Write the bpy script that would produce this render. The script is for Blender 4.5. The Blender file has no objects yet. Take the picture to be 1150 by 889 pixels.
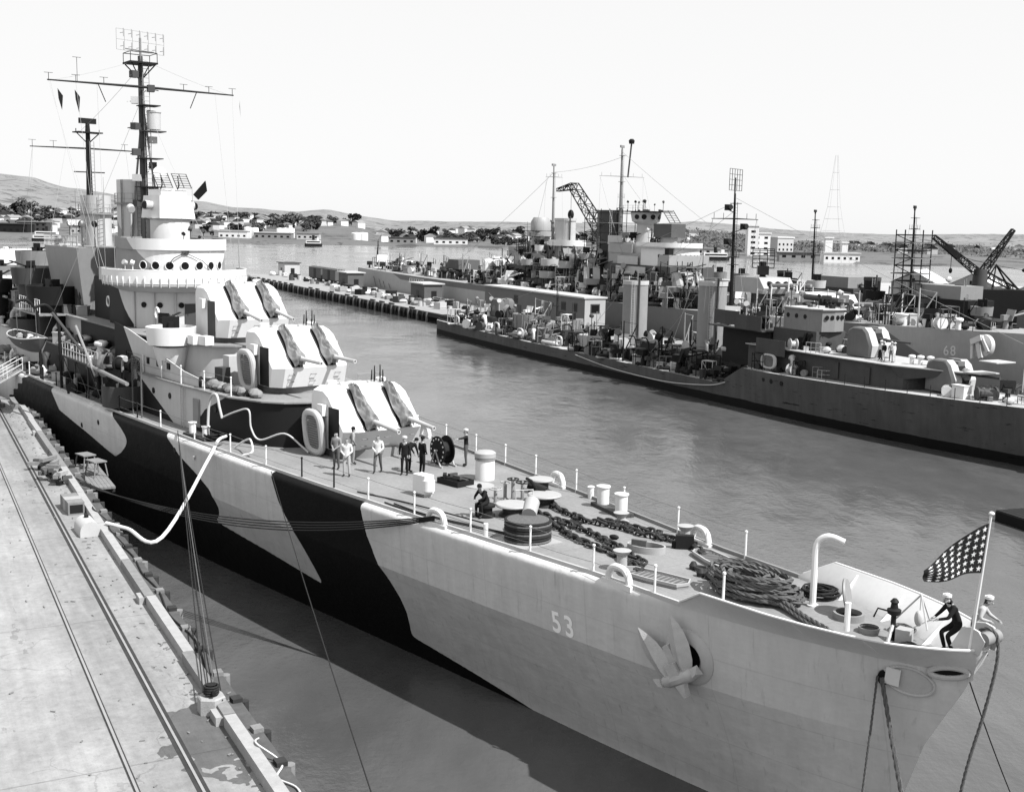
import bpy, bmesh, math, random
import numpy as np
from mathutils import Vector, Matrix, noise as mnoise
R = math.radians
scn = bpy.context.scene
col = scn.collection
random.seed(7)

# ------------------------------------------------------------------ camera
H = 19.6
PITCH = math.atan((444.5 - 254.0) / 1320.0)
ROLL = 0.022
cam_d = bpy.data.cameras.new('camera')
cam_d.sensor_width = 36.0
cam_d.lens = 36.0 * 1320.0 / 1150.0
cam_d.clip_start = 0.5
cam_d.clip_end = 20000.0
cam = bpy.data.objects.new('camera', cam_d)
fw = Vector((0, math.cos(PITCH), -math.sin(PITCH)))
r0 = Vector((1, 0, 0)); u0 = r0.cross(fw)
rr = r0 * math.cos(ROLL) + u0 * math.sin(ROLL)
uu = -r0 * math.sin(ROLL) + u0 * math.cos(ROLL)
m3 = Matrix((rr, uu, -fw)).transposed()
cam.matrix_world = Matrix.Translation((0, 0, H)) @ m3.to_4x4()
col.objects.link(cam); scn.camera = cam

# ------------------------------------------------------------------ light
SUN_EL = R(52.0)
SUN_AZ = math.atan2(-0.55, 0.84)              # direction towards the sun in the xy plane
world = bpy.data.worlds.new('World'); scn.world = world; world.use_nodes = True
wn = world.node_tree.nodes; wl = world.node_tree.links
bg = wn['Background']
sky = wn.new('ShaderNodeTexSky'); sky.sky_type = 'NISHITA'; sky.sun_disc = False
sky.sun_elevation = SUN_EL; sky.sun_rotation = math.pi / 2 - SUN_AZ
sky.dust_density = 1.0; sky.air_density = 1.0; sky.ozone_density = 1.0
# the plate is black-and-white film: the sky enters as luminance
bw = wn.new('ShaderNodeRGBToBW'); wl.new(sky.outputs[0], bw.inputs[0])
fl = wn.new('ShaderNodeMath'); fl.operation = 'POWER'; fl.inputs[1].default_value = .07        # thin bright haze evens the whole sky out
wl.new(bw.outputs[0], fl.inputs[0])
f2 = wn.new('ShaderNodeMath'); f2.operation = 'MULTIPLY'; f2.inputs[1].default_value = 4.6
wl.new(fl.outputs[0], f2.inputs[0]); wl.new(f2.outputs[0], bg.inputs[0])
bg.inputs[1].default_value = 0.112
sun_d = bpy.data.lights.new('sun', 'SUN'); sun_d.energy = 4.9; sun_d.angle = R(0.53); sun_d.color = (1, 1, 1)
sun = bpy.data.objects.new('sun', sun_d)
sd = Vector((math.cos(SUN_EL) * math.cos(SUN_AZ), math.cos(SUN_EL) * math.sin(SUN_AZ), math.sin(SUN_EL)))
sun.rotation_euler = sd.to_track_quat('Z', 'Y').to_euler(); col.objects.link(sun)
vs = scn.view_settings
vs.view_transform = 'Standard'; vs.look = 'None'; vs.exposure = 0.75; vs.gamma = 1.0; vs.use_curve_mapping = False
scn.cycles.max_bounces = 5; scn.cycles.diffuse_bounces = 2; scn.cycles.glossy_bounces = 3
scn.cycles.transparent_max_bounces = 6; scn.cycles.volume_bounces = 0
scn.cycles.caustics_reflective = False; scn.cycles.caustics_refractive = False

# ------------------------------------------------------------------ materials (all greys: the plate is black and white)
MATS = {}
def base_mat(name):
    m = bpy.data.materials.new(name); m.use_nodes = True
    n = m.node_tree.nodes; l = m.node_tree.links
    return m, n, l, n['Principled BSDF']
def mth(n, l, op, a, b=None, c=None, clamp=False):
    x = n.new('ShaderNodeMath'); x.operation = op; x.use_clamp = clamp
    for i, v in enumerate((a, b, c)):
        if v is None: continue
        if isinstance(v, (int, float)): x.inputs[i].default_value = v
        else: l.new(v, x.inputs[i])
    return x.outputs[0]
def grey(n, l, val):
    c = n.new('ShaderNodeCombineColor')
    for k in range(3): l.new(val, c.inputs[k])
    return c.outputs[0]
def noise(n, l, co, scale, detail=4, rough=.55):
    t = n.new('ShaderNodeTexNoise'); t.inputs['Scale'].default_value = scale
    t.inputs['Detail'].default_value = detail; t.inputs['Roughness'].default_value = rough
    l.new(co, t.inputs['Vector']); return t.outputs[0]
def coords(n, l, sc=(1, 1, 1)):
    tc = n.new('ShaderNodeTexCoord')
    if sc == (1, 1, 1): return tc.outputs['Object']
    mp = n.new('ShaderNodeMapping'); mp.inputs['Scale'].default_value = sc
    l.new(tc.outputs['Object'], mp.inputs[0]); return mp.outputs[0]
def mat(name, v, rough=.6, var=.12, scale=1.2, bump=0.0, metal=0.0, streak=0.0, speck=0.0, spec=.5):
    if name in MATS: return MATS[name]
    m, n, l, p = base_mat(name)
    co = coords(n, l)
    a = noise(n, l, co, scale, 5); b = noise(n, l, co, scale * 9, 3)
    f = mth(n, l, 'MULTIPLY_ADD', a, 2.2 * var, 1 - 1.1 * var)
    f = mth(n, l, 'MULTIPLY', f, mth(n, l, 'MULTIPLY_ADD', b, var, 1 - .5 * var))
    if streak:
        s = noise(n, l, coords(n, l, (2.2, 2.2, .12)), 1.6, 4, .6)
        s = mth(n, l, 'SUBTRACT', s, .52, clamp=True)
        f = mth(n, l, 'MULTIPLY', f, mth(n, l, 'MULTIPLY_ADD', s, -5 * streak, 1.0, clamp=True))
    if speck:
        s = noise(n, l, co, 5.0, 6, .75); s = mth(n, l, 'GREATER_THAN', s, .66)
        f = mth(n, l, 'MULTIPLY', f, mth(n, l, 'MULTIPLY_ADD', s, -speck, 1.0))
    l.new(grey(n, l, mth(n, l, 'MULTIPLY', f, v)), p.inputs['Base Color'])
    p.inputs['Roughness'].default_value = rough; p.inputs['Metallic'].default_value = metal
    p.inputs['Specular IOR Level'].default_value = spec if v > .15 else min(spec, .15)
    if bump:
        bn = n.new('ShaderNodeBump'); bn.inputs['Strength'].default_value = bump; bn.inputs['Distance'].default_value = .03
        l.new(noise(n, l, co, scale * 6, 4), bn.inputs['Height']); l.new(bn.outputs[0], p.inputs['Normal'])
    MATS[name] = m
    return m
def camo(name, v, polys, dark=.012, plane='xz', rough=.55, var=.1):
    """paint scheme: convex dark patches with straight borders, in object space"""
    if name in MATS: return MATS[name]
    m, n, l, p = base_mat(name); co = coords(n, l)
    se = n.new('ShaderNodeSeparateXYZ'); l.new(co, se.inputs[0])
    X = se.outputs['xyz'.index(plane[0])]; Y = se.outputs['xyz'.index(plane[1])]
    tot = None
    for poly in polys:
        k = len(poly); ar = sum(poly[i][0] * poly[(i + 1) % k][1] - poly[(i + 1) % k][0] * poly[i][1] for i in range(k))
        mn = None
        for i in range(k):
            (x0, y0), (x1, y1) = poly[i], poly[(i + 1) % k]
            if ar < 0: (x0, y0), (x1, y1) = (x1, y1), (x0, y0)
            ax, ay = -(y1 - y0), (x1 - x0); c = -(ax * x0 + ay * y0)
            d = mth(n, l, 'ADD', mth(n, l, 'MULTIPLY_ADD', X, ax, c), mth(n, l, 'MULTIPLY', Y, ay))
            mn = d if mn is None else mth(n, l, 'MINIMUM', mn, d)
        g = mth(n, l, 'GREATER_THAN', mn, 0.0)
        tot = g if tot is None else mth(n, l, 'MAXIMUM', tot, g)
    a = noise(n, l, co, 1.0, 5); b = noise(n, l, coords(n, l, (2, 2, .15)), 1.6, 4, .6)
    f = mth(n, l, 'MULTIPLY_ADD', a, 2 * var, 1 - var)
    f = mth(n, l, 'MULTIPLY', f, mth(n, l, 'MULTIPLY_ADD', b, .2, .9))
    mix = mth(n, l, 'MULTIPLY_ADD', tot, dark - v, v)
    l.new(grey(n, l, mth(n, l, 'MULTIPLY', mix, f)), p.inputs['Base Color'])
    p.inputs['Roughness'].default_value = rough; p.inputs['Specular IOR Level'].default_value = .12
    MATS[name] = m; return m

M_WHITE = mat('white_paint', .62, .5, .06, streak=.03)
M_LIGHT = mat('light_grey_paint', .40, .5, .10, streak=.06)
M_GREY = mat('haze_grey_paint', .19, .55, .12, streak=.08)
M_MID = mat('ocean_grey_paint', .055, .6, .15, streak=.1)
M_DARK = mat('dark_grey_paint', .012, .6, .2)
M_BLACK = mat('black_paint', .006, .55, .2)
M_STEEL = mat('worn_steel', .10, .5, .35, 4)
M_IRON = mat('chain_iron', .028, .55, .4, 6)
M_ROPE = mat('manila_rope', .10, .9, .4, 12, bump=.6)
M_ROPE_D = mat('tarred_rope', .02, .9, .3, 12)
M_ROPE_L = mat('pale_rope', .45, .9, .15, 12)
M_CANVAS = mat('canvas', .17, .95, .5, 3.5, bump=.9)
M_WOOD = mat('weathered_timber', .16, .9, .35, 3, bump=.4, streak=.1)
M_WOODL = mat('pale_timber', .27, .9, .25, 3, bump=.3)
M_WOODD = mat('creosoted_timber', .03, .9, .35, 2, bump=.4)
M_GLASS = mat('dark_glass', .01, .15, .1)
M_RUST = mat('rusty_plate', .07, .8, .5, 3, speck=.4)

# ------------------------------------------------------------------ mesh toolkit
class MB:
    def __init__(s): s.v = []; s.f = []
    def add(s, vs, fs):
        o = len(s.v); s.v += [tuple(map(float, q)) for q in vs]; s.f += [tuple(i + o for i in f) for f in fs]; return s
    def box(s, x0, x1, y0, y1, z0, z1):
        return s.add([(x0, y0, z0), (x1, y0, z0), (x1, y1, z0), (x0, y1, z0), (x0, y0, z1), (x1, y0, z1), (x1, y1, z1), (x0, y1, z1)],
                     [(0, 3, 2, 1), (4, 5, 6, 7), (0, 1, 5, 4), (1, 2, 6, 5), (2, 3, 7, 6), (3, 0, 4, 7)])
    def obox(s, c, sz, rz=0.0, rx=0.0, ry=0.0):
        mt = Matrix.Rotation(rz, 3, 'Z') @ Matrix.Rotation(ry, 3, 'Y') @ Matrix.Rotation(rx, 3, 'X')
        h = [q / 2 for q in sz]; c = Vector(c)
        vs = [c + mt @ Vector((a * h[0], b * h[1], d * h[2])) for d in (-1, 1) for a, b in ((-1, -1), (1, -1), (1, 1), (-1, 1))]
        return s.add(vs, [(0, 3, 2, 1), (4, 5, 6, 7), (0, 1, 5, 4), (1, 2, 6, 5), (2, 3, 7, 6), (3, 0, 4, 7)])
    def cyl(s, p0, p1, r, r1=None, n=10, caps=True):
        p0 = Vector(p0); p1 = Vector(p1); r1 = r if r1 is None else r1
        d = (p1 - p0).normalized(); a = d.orthogonal().normalized(); b = d.cross(a)
        vs = []
        for P, q in ((p0, r), (p1, r1)):
            for i in range(n):
                t = 2 * math.pi * i / n; vs.append(P + (a * math.cos(t) + b * math.sin(t)) * q)
        fs = [(i, (i + 1) % n, n + (i + 1) % n, n + i) for i in range(n)]
        if caps: fs += [tuple(range(n - 1, -1, -1)), tuple(range(n, 2 * n))]
        return s.add(vs, fs)
    def tube(s, path, r, n=6, closed=False):
        P = [Vector(p) for p in path]; k = len(P); vs = []; fs = []
        rs = r if isinstance(r, (list, tuple)) else [r] * k
        prev = None
        for i in range(k):
            if closed: d = (P[(i + 1) % k] - P[i - 1])
            else: d = P[min(i + 1, k - 1)] - P[max(i - 1, 0)]
            d = d.normalized() if d.length > 1e-9 else Vector((0, 0, 1))
            a = d.orthogonal().normalized() if prev is None else (prev - d * prev.dot(d)).normalized()
            prev = a; b = d.cross(a)
            for j in range(n):
                t = 2 * math.pi * j / n; vs.append(P[i] + (a * math.cos(t) + b * math.sin(t)) * rs[i])
        for i in range(k if closed else k - 1):
            for j in range(n):
                i2 = (i + 1) % k; fs.append((i * n + j, i * n + (j + 1) % n, i2 * n + (j + 1) % n, i2 * n + j))
        if not closed: fs += [tuple(range(n - 1, -1, -1)), tuple(range((k - 1) * n, k * n))]
        return s.add(vs, fs)
    def lathe(s, prof, c=(0, 0, 0), n=16, sx=1.0, sy=1.0, cap0=True, cap1=True):
        vs = []; k = len(prof)
        for r, z in prof:
            for i in range(n):
                t = 2 * math.pi * i / n; vs.append((c[0] + r * sx * math.cos(t), c[1] + r * sy * math.sin(t), c[2] + z))
        fs = [(i * n + j, i * n + (j + 1) % n, (i + 1) * n + (j + 1) % n, (i + 1) * n + j) for i in range(k - 1) for j in range(n)]
        if cap0: fs.append(tuple(range(n - 1, -1, -1)))
        if cap1: fs.append(tuple(range((k - 1) * n, k * n)))
        return s.add(vs, fs)
    def prism(s, poly, z0, z1, top=None):
        k = len(poly); t = top or poly
        vs = [(x, y, z0) for x, y in poly] + [(x, y, z1) for x, y in t]
        ar = sum(poly[i][0] * poly[(i + 1) % k][1] - poly[(i + 1) % k][0] * poly[i][1] for i in range(k))
        fs = [(i, (i + 1) % k, k + (i + 1) % k, k + i) for i in range(k)] + [tuple(range(k - 1, -1, -1)), tuple(range(k, 2 * k))]
        if ar < 0: fs = [f[::-1] for f in fs]
        return s.add(vs, fs)
    def wall(s, path, z0, z1, th, closed=False):
        """upright thin wall along a plan path; z0/z1 numbers or functions of the vertex index"""
        P = [Vector((x, y)) for x, y in path]; k = len(P); vs = []
        for i in range(k):
            d = (P[(i + 1) % k] - P[i - 1]) if closed else (P[min(i + 1, k - 1)] - P[max(i - 1, 0)])
            d.normalize(); nn = Vector((-d.y, d.x)) * th / 2
            a = z0(i) if callable(z0) else z0; b = z1(i) if callable(z1) else z1
            for q in (P[i] + nn, P[i] - nn): vs += [(q.x, q.y, a), (q.x, q.y, b)]
        fs = []
        for i in range(k if closed else k - 1):
            o = i * 4; e = ((i + 1) % k) * 4
            fs += [(o, o + 1, e + 1, e), (o + 3, o + 2, e + 2, e + 3), (o + 1, o + 3, e + 3, e + 1), (o + 2, o, e, e + 2)]
        if not closed: fs += [(0, 2, 3, 1), ((k - 1) * 4, (k - 1) * 4 + 1, (k - 1) * 4 + 3, (k - 1) * 4 + 2)]
        return s.add(vs, fs)
    def grid(s, fn, nu, nv, flip=False):
        vs = [fn(i / nu, j / nv) for i in range(nu + 1) for j in range(nv + 1)]; w = nv + 1
        fs = [(i * w + j, (i + 1) * w + j, (i + 1) * w + j + 1, i * w + j + 1) for i in range(nu) for j in range(nv)]
        if flip: fs = [f[::-1] for f in fs]
        return s.add(vs, fs)
    def ball(s, c, rx, ry=None, rz=None, nu=12, nv=8, jit=0.0):
        ry = rx if ry is None else ry; rz = rx if rz is None else rz
        vs = [(c[0], c[1], c[2] - rz)]
        for j in range(1, nv):
            ph = math.pi * j / nv - math.pi / 2
            for i in range(nu):
                t = 2 * math.pi * i / nu; q = 1 + random.uniform(-jit, jit)
                vs.append((c[0] + rx * q * math.cos(ph) * math.cos(t), c[1] + ry * q * math.cos(ph) * math.sin(t), c[2] + rz * q * math.sin(ph)))
        vs.append((c[0], c[1], c[2] + rz)); L = len(vs) - 1
        fs = [(0, 1 + (i + 1) % nu, 1 + i) for i in range(nu)]
        for j in range(nv - 2):
            a = 1 + j * nu
            fs += [(a + i, a + (i + 1) % nu, a + nu + (i + 1) % nu, a + nu + i) for i in range(nu)]
        a = 1 + (nv - 2) * nu; fs += [(a + i, a + (i + 1) % nu, L) for i in range(nu)]
        return s.add(vs, fs)
    def mesh(s, name, m, smooth=35):
        me = bpy.data.meshes.new(name); me.from_pydata(s.v, [], s.f); me.update()
        for q in (m if isinstance(m, (list, tuple)) else [m]): me.materials.append(q)
        if smooth:
            me.shade_smooth(); me.set_sharp_from_angle(angle=R(smooth))
        return me
    def build(s, name, m, parent=None, loc=None, rz=None, smooth=35):
        return link(name, s.mesh(name, m, smooth), parent, loc, rz)
def link(name, me, parent=None, loc=None, rz=None):
    o = bpy.data.objects.new(name, me); col.objects.link(o)
    if parent is not None: o.parent = parent
    if loc is not None: o.location = loc
    if rz is not None: o.rotation_euler = (0, 0, rz) if isinstance(rz, (int, float)) else rz
    return o
def tag(o, label=None, cat=None, group=None, kind=None):
    if label: o['label'] = label
    if cat: o['category'] = cat
    if group: o['group'] = group
    if kind: o['kind'] = kind
    return o
def empty(name, loc=(0, 0, 0), rz=0.0):
    o = bpy.data.objects.new(name, None); o.empty_display_size = .5; col.objects.link(o)
    o.location = loc; o.rotation_euler = (0, 0, rz); return o
def copy_tree(o, parent=None):
    c = o.copy(); col.objects.link(c); c.parent = parent
    for ch in list(o.children): copy_tree(ch, c)
    return c
def pch(x, X, Y):
    X = np.asarray(X, float); Y = np.asarray(Y, float); m = np.gradient(Y, X); x = np.clip(x, X[0], X[-1])
    i = np.clip(np.searchsorted(X, x) - 1, 0, len(X) - 2); h = X[i + 1] - X[i]; t = (x - X[i]) / h
    return (2 * t**3 - 3 * t * t + 1) * Y[i] + (t**3 - 2 * t * t + t) * h * m[i] + (-2 * t**3 + 3 * t * t) * Y[i + 1] + (t**3 - t * t) * h * m[i + 1]
def sag(p0, p1, drop, n=14):
    p0 = Vector(p0); p1 = Vector(p1)
    return [p0.lerp(p1, i / n) - Vector((0, 0, 4 * drop * (i / n) * (1 - i / n))) for i in range(n + 1)]
def spline(pts, n=8):
    P = [Vector(p) for p in pts]; out = []
    for i in range(len(P) - 1):
        a = P[max(i - 1, 0)]; b = P[i]; c = P[i + 1]; d = P[min(i + 2, len(P) - 1)]
        for k in range(n):
            t = k / n; out.append(.5 * ((2 * b) + (c - a) * t + (2 * a - 5 * b + 4 * c - d) * t * t + (3 * b - a - 3 * c + d) * t**3))
    out.append(P[-1]); return out

# frames: the near cruiser, and the slip (quay, far pier, ships along it)
YAW = .619; TIP = Vector((13.617, 31.928, 0))
PY = .459; PD = Vector((-math.sin(PY), math.cos(PY), 0)); PN = Vector((math.cos(PY), math.sin(PY), 0))
def pw(a, p, z=0.0): return PD * a + PN * p + Vector((0, 0, z))
AFT = Vector((-math.sin(YAW), math.cos(YAW), 0)); STB = Vector((-math.cos(YAW), -math.sin(YAW), 0))
def cw(s, y, z): return TIP + AFT * s + STB * y + Vector((0, 0, z))
# ------------------------------------------------------------------ water
def water_mat():
    m, n, l, p = base_mat('harbour_water'); co = coords(n, l)
    sx = coords(n, l, (1.0, .45, 1.0))
    w1 = noise(n, l, sx, .55, 6, .62); w2 = noise(n, l, co, 2.6, 4, .6); w0 = noise(n, l, sx, .09, 4, .6)
    # wind-ruffled and slack patches
    pt = noise(n, l, coords(n, l, (1.0, .5, 1)), .035, 5, .6)
    pt = mth(n, l, 'MULTIPLY_ADD', pt, 4.5, -1.85, clamp=True)
    h = mth(n, l, 'ADD', mth(n, l, 'MULTIPLY', w1, .55), mth(n, l, 'MULTIPLY', w2, .16))
    h = mth(n, l, 'ADD', mth(n, l, 'MULTIPLY', h, mth(n, l, 'MULTIPLY_ADD', pt, .9, .3)), mth(n, l, 'MULTIPLY', w0, .8))
    bn = n.new('ShaderNodeBump'); bn.inputs['Strength'].default_value = .55; bn.inputs['Distance'].default_value = .55
    l.new(h, bn.inputs['Height']); l.new(bn.outputs[0], p.inputs['Normal'])
    silt = noise(n, l, coords(n, l, (1, .6, 1)), .02, 5, .6)
    v = mth(n, l, 'MULTIPLY_ADD', silt, .125, .016)
    v = mth(n, l, 'MULTIPLY', v, mth(n, l, 'MULTIPLY_ADD', pt, .45, .8))  # ruffled patches lightened in the colour, standing in for reflected sky
    v = mth(n, l, 'MULTIPLY', v, mth(n, l, 'MULTIPLY_ADD', w1, .5, .75))  # ripple height put into the colour too, lighter on the crests
    l.new(grey(n, l, v), p.inputs['Base Color'])
    l.new(mth(n, l, 'MULTIPLY_ADD', pt, .16, .08), p.inputs['Roughness']); p.inputs['IOR'].default_value = 1.333
    return m
mb = MB(); mb.add([(-3500, -200, 0), (3500, -200, 0), (3500, 1500, 0), (-3500, 1500, 0)], [(0, 1, 2, 3)])
tag(mb.build('water', water_mat(), smooth=0), kind='structure')

# ------------------------------------------------------------------ near quay
QY = PY + .024
QD = Vector((-math.sin(QY), math.cos(QY), 0)); QN = Vector((math.cos(QY), math.sin(QY), 0))
QZ = 5.3
def qw(a, p, z=QZ): return QD * a + QN * p + Vector((0, 0, z))
QROT = math.pi / 2 + QY                        # local x runs along the quay, local y = -p
def concrete_mat():
    m, n, l, p = base_mat('quay_concrete'); co = coords(n, l)
    se = n.new('ShaderNodeSeparateXYZ'); l.new(co, se.inputs[0]); X, Y = se.outputs[0], se.outputs[1]
    a = noise(n, l, co, .35, 6, .6); b = noise(n, l, co, 3.0, 5, .6); c = noise(n, l, co, 26, 3, .6)
    along = noise(n, l, coords(n, l, (.12, 2.0, 1)), 1.2, 5, .65)
    f = mth(n, l, 'MULTIPLY_ADD', a, .9, .55)
    f = mth(n, l, 'MULTIPLY', f, mth(n, l, 'MULTIPLY_ADD', b, .6, .7))
    f = mth(n, l, 'MULTIPLY', f, mth(n, l, 'MULTIPLY_ADD', c, .3, .89))
    f = mth(n, l, 'MULTIPLY', f, mth(n, l, 'MULTIPLY_ADD', along, .7, .65))
    mt_ = mth(n, l, 'MULTIPLY_ADD', noise(n, l, co, 7.0, 6, .75), 1.3, .36, clamp=True); f = mth(n, l, 'MULTIPLY', f, mth(n, l, 'MULTIPLY_ADD', mt_, .8, .3))
    oil = mth(n, l, 'GREATER_THAN', noise(n, l, coords(n, l, (.5, 1.4, 1)), .55, 6, .68), .64); f = mth(n, l, 'MULTIPLY', f, mth(n, l, 'MULTIPLY_ADD', oil, -.28, 1.0))
    # dark oily specks
    sp = mth(n, l, 'GREATER_THAN', noise(n, l, co, 1.7, 5, .72), .70)
    f = mth(n, l, 'MULTIPLY', f, mth(n, l, 'MULTIPLY_ADD', sp, -.45, 1.0))
    # band between and beside the tracks is grimier
    bd = mth(n, l, 'SUBTRACT', 1.0, mth(n, l, 'MULTIPLY', mth(n, l, 'ABSOLUTE', mth(n, l, 'ADD', Y, 6.0)), .5), clamp=True)
    gr = mth(n, l, 'MULTIPLY', bd, noise(n, l, co, 1.1, 6, .7))
    f = mth(n, l, 'MULTIPLY', f, mth(n, l, 'MULTIPLY_ADD', gr, -.5, 1.0))
    # crazing
    vo = n.new('ShaderNodeTexVoronoi'); vo.feature = 'DISTANCE_TO_EDGE'; vo.inputs['Scale'].default_value = .32
    wv = n.new('ShaderNodeVectorMath'); wv.operation = 'ADD'; l.new(co, wv.inputs[0]); nv = n.new('ShaderNodeTexNoise'); nv.inputs['Scale'].default_value = .9; nv.inputs['Detail'].default_value = 5; l.new(co, nv.inputs['Vector']); l.new(nv.outputs['Color'], wv.inputs[1])
    l.new(wv.outputs[0], vo.inputs['Vector'])
    ck = mth(n, l, 'MULTIPLY', mth(n, l, 'LESS_THAN', vo.outputs['Distance'], .006), mth(n, l, 'GREATER_THAN', a, .5))
    f = mth(n, l, 'MULTIPLY', f, mth(n, l, 'MULTIPLY_ADD', ck, -.2, 1.0))
    # slab joints
    for ax, per in ((X, 12.2),):
        q = mth(n, l, 'ABSOLUTE', mth(n, l, 'SUBTRACT', mth(n, l, 'FRACT', mth(n, l, 'DIVIDE', ax, per)), .5))
        j = mth(n, l, 'LESS_THAN', q, .0025)
        f = mth(n, l, 'MULTIPLY', f, mth(n, l, 'MULTIPLY_ADD', mth(n, l, 'MULTIPLY', j, b), -.6, 1.0))
    # wet patch round the mooring block
    dx = mth(n, l, 'MULTIPLY', mth(n, l, 'ADD', X, -31.6), .36); dy = mth(n, l, 'MULTIPLY', mth(n, l, 'ADD', Y, 7.2), .95)
    d = mth(n, l, 'SQRT', mth(n, l, 'ADD', mth(n, l, 'MULTIPLY', dx, dx), mth(n, l, 'MULTIPLY', dy, dy)))
    wn_ = noise(n, l, co, .85, 3, .5)
    wet = mth(n, l, 'LESS_THAN', mth(n, l, 'ADD', d, mth(n, l, 'MULTIPLY_ADD', wn_, 2.6, -1.5)), .78)
    f = mth(n, l, 'MULTIPLY', f, mth(n, l, 'MULTIPLY_ADD', wet, -.62, 1.0))
    l.new(grey(n, l, mth(n, l, 'MULTIPLY', f, .20)), p.inputs['Base Color'])
    l.new(mth(n, l, 'MULTIPLY_ADD', wet, -.5, .9), p.inputs['Roughness'])
    bn = n.new('ShaderNodeBump'); bn.inputs['Strength'].default_value = .3; bn.inputs['Distance'].default_value = .02
    l.new(mth(n, l, 'ADD', c, b), bn.inputs['Height']); l.new(bn.outputs[0], p.inputs['Normal'])
    return m
quay = tag(empty('quay', (0, 0, 0), QROT), kind='structure')
poly = [(-60, 90), (-60, -8.55), (93, -8.55), (141, 1.2), (230, 19), (230, 90)]
o = MB().prism(poly, -3, QZ).build('quay_deck', concrete_mat(), quay, smooth=0)
for yy, w in ((-6.28, .30), (-4.775, .16)):
    MB().box(-30, 200, yy - w / 2, yy + w / 2, QZ + .002, QZ + .006).build('rail_groove', mat('rail_groove_tar', .035, .9, .4, 3), quay, smooth=0)
    MB().box(-30, 200, yy - .035, yy + .035, QZ + .004, QZ + .03).build('rail', mat('polished_rail', .30, .35, .2, 2, metal=.3), quay, smooth=0)
# bull rail: squared timbers end to end, blocks where they are scarfed
x = 14.0; k = 0
rng = random.Random(3)
while x < 97:
    L = rng.uniform(5.2, 7.0); e = min(x + L, 98)
    yy = -7.86 + (max(0, x - 92) * .2)
    mb = MB(); mb.obox(((x + e) / 2, yy + rng.uniform(-.03, .03), QZ + .17), (e - x - .06, .34, .34), rz=rng.uniform(-.004, .004), rx=rng.uniform(-.03, .03))
    mb.build('curb_timber', M_WOODL if rng.random() < .65 else M_WOOD, quay, smooth=0)
    if k % 2 == 1:
        MB().obox((x + .4, yy + .26, QZ + .13), (.7, .24, .26)).build('curb_block', M_WOODL, quay, smooth=0)
    x = e; k += 1
# outer wale, a step lower, and the fender pile heads
MB().box(10, 93, -8.56, -8.06, QZ + .004, QZ + .07).build('edge_wale', mat('oiled_timber', .075, .9, .4, 3, bump=.4), quay, smooth=0)
for i, x in enumerate(np.arange(15, 93, 2.3)):
    h = QZ + .12 + rng.uniform(-.1, .12)
    MB().cyl((x, -8.68, -2), (x + rng.uniform(-.05, .05), -8.66, QZ + .03), .17, .16, 8).build('fender_pile', M_WOODD if i % 3 else M_WOOD, quay); MB().obox((x, -8.42, QZ + .13), (.34, .3, .13), rz=rng.uniform(-.1, .1)).build('wale_block', M_WOOD if i % 2 else M_WOODD, quay, smooth=0)

lit = MB()
for i in range(260):
    x = rng.uniform(22, 95); y = -rng.choice([rng.uniform(6.6, 7.6), rng.uniform(2, 7.5), rng.uniform(6.9, 8.4)]); z_ = QZ + .075 if y < -8.06 else QZ + .004
    if 7.66 < -y < 8.06: continue
    lit.obox((x, y, z_ + .02), (rng.uniform(.03, .2), rng.uniform(.02, .06), .03), rz=rng.uniform(0, 3))
tag(lit.build('litter', M_WOOD, quay, smooth=0), kind='stuff')

# ------------------------------------------------------------------ far pier
PROT = math.pi / 2 + PY
fp = tag(empty('far_pier', (0, 0, 0), PROT), kind='structure')
PZ = 2.0
MB().box(60, 389, -109, -90.5, PZ - .5, PZ).build('pier_deck', mat('pier_planking', .22, .9, .25, .6, bump=.2), fp, smooth=0)
MB().box(60, 389.2, -90.5, -90.2, PZ - .9, PZ - .1).build('pier_wale', M_WOODD, fp, smooth=0)
MB().box(60, 388, -107, -92.5, -1, PZ - .8).build('pier_shade_block', M_WOODD, fp, smooth=0)  # solid dark block added for the shade between deck and water
pm = MB().cyl((0, 0, -1), (0, 0, PZ - .15), .28, .28, 8).mesh('pile', M_WOODD)
pm2 = MB().cyl((0, 0, -1), (0, 0, PZ + .1), .3, .28, 8).mesh('pile_pale', mat('barnacled_pile', .12, .9, .4, 3))
for i, a in enumerate(np.arange(222, 388, 2.6)):
    link('pile', pm2 if i % 2 == 0 else pm, fp, (a + rng.uniform(-.3, .3), -89.95 - rng.uniform(0, .1), 0))
bt = MB().box(-1.4, 1.4, -.18, .18, 0, .3).mesh('pier_stringer', M_WOODD)
for a in np.arange(226, 386, 6.2):
    if rng.random() < .75: link('curb_log', bt, fp, (a, -90.75, PZ), 0)

# ------------------------------------------------------------------ far shore
def hor(px): return 254 + .022 * (px - 575)
def at_px(px, py, D):                           # a point at ground distance D for far things only
    return Vector(((px - 575) / 1320 * D, D, H + (hor(px) - py) / 1320 * D))
SHX = [-900, -430, -155, -15, 173, 240, 420, 900, 1500]; SHY = [960, 985, 1036, 1036, 850, 765, 745, 700, 680]
def shore_y(x): return float(np.interp(x, SHX, SHY))
C1X = [-150, 0, 120, 230, 330, 400, 430, 470, 520, 560, 650, 720, 780, 830, 870, 900, 960, 1000, 1150, 1300]
C1Y = [228, 232, 238, 242, 247, 249, 258, 262, 258, 262, 262, 262, 262, 266, 276, 274, 275, 276, 279, 280]
C2X = [-150, 0, 40, 75, 130, 180, 230, 260, 300, 330, 365, 400, 440, 500, 560, 640, 700, 775, 830, 860, 920, 1000, 1150, 1300]
C2Y = [205, 198, 202, 212, 221, 224, 227, 233, 236, 238, 235, 242, 248, 249, 250, 251, 253, 249, 254, 257, 261, 263, 263, 262]
hn = np.random.RandomState(5)
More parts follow.
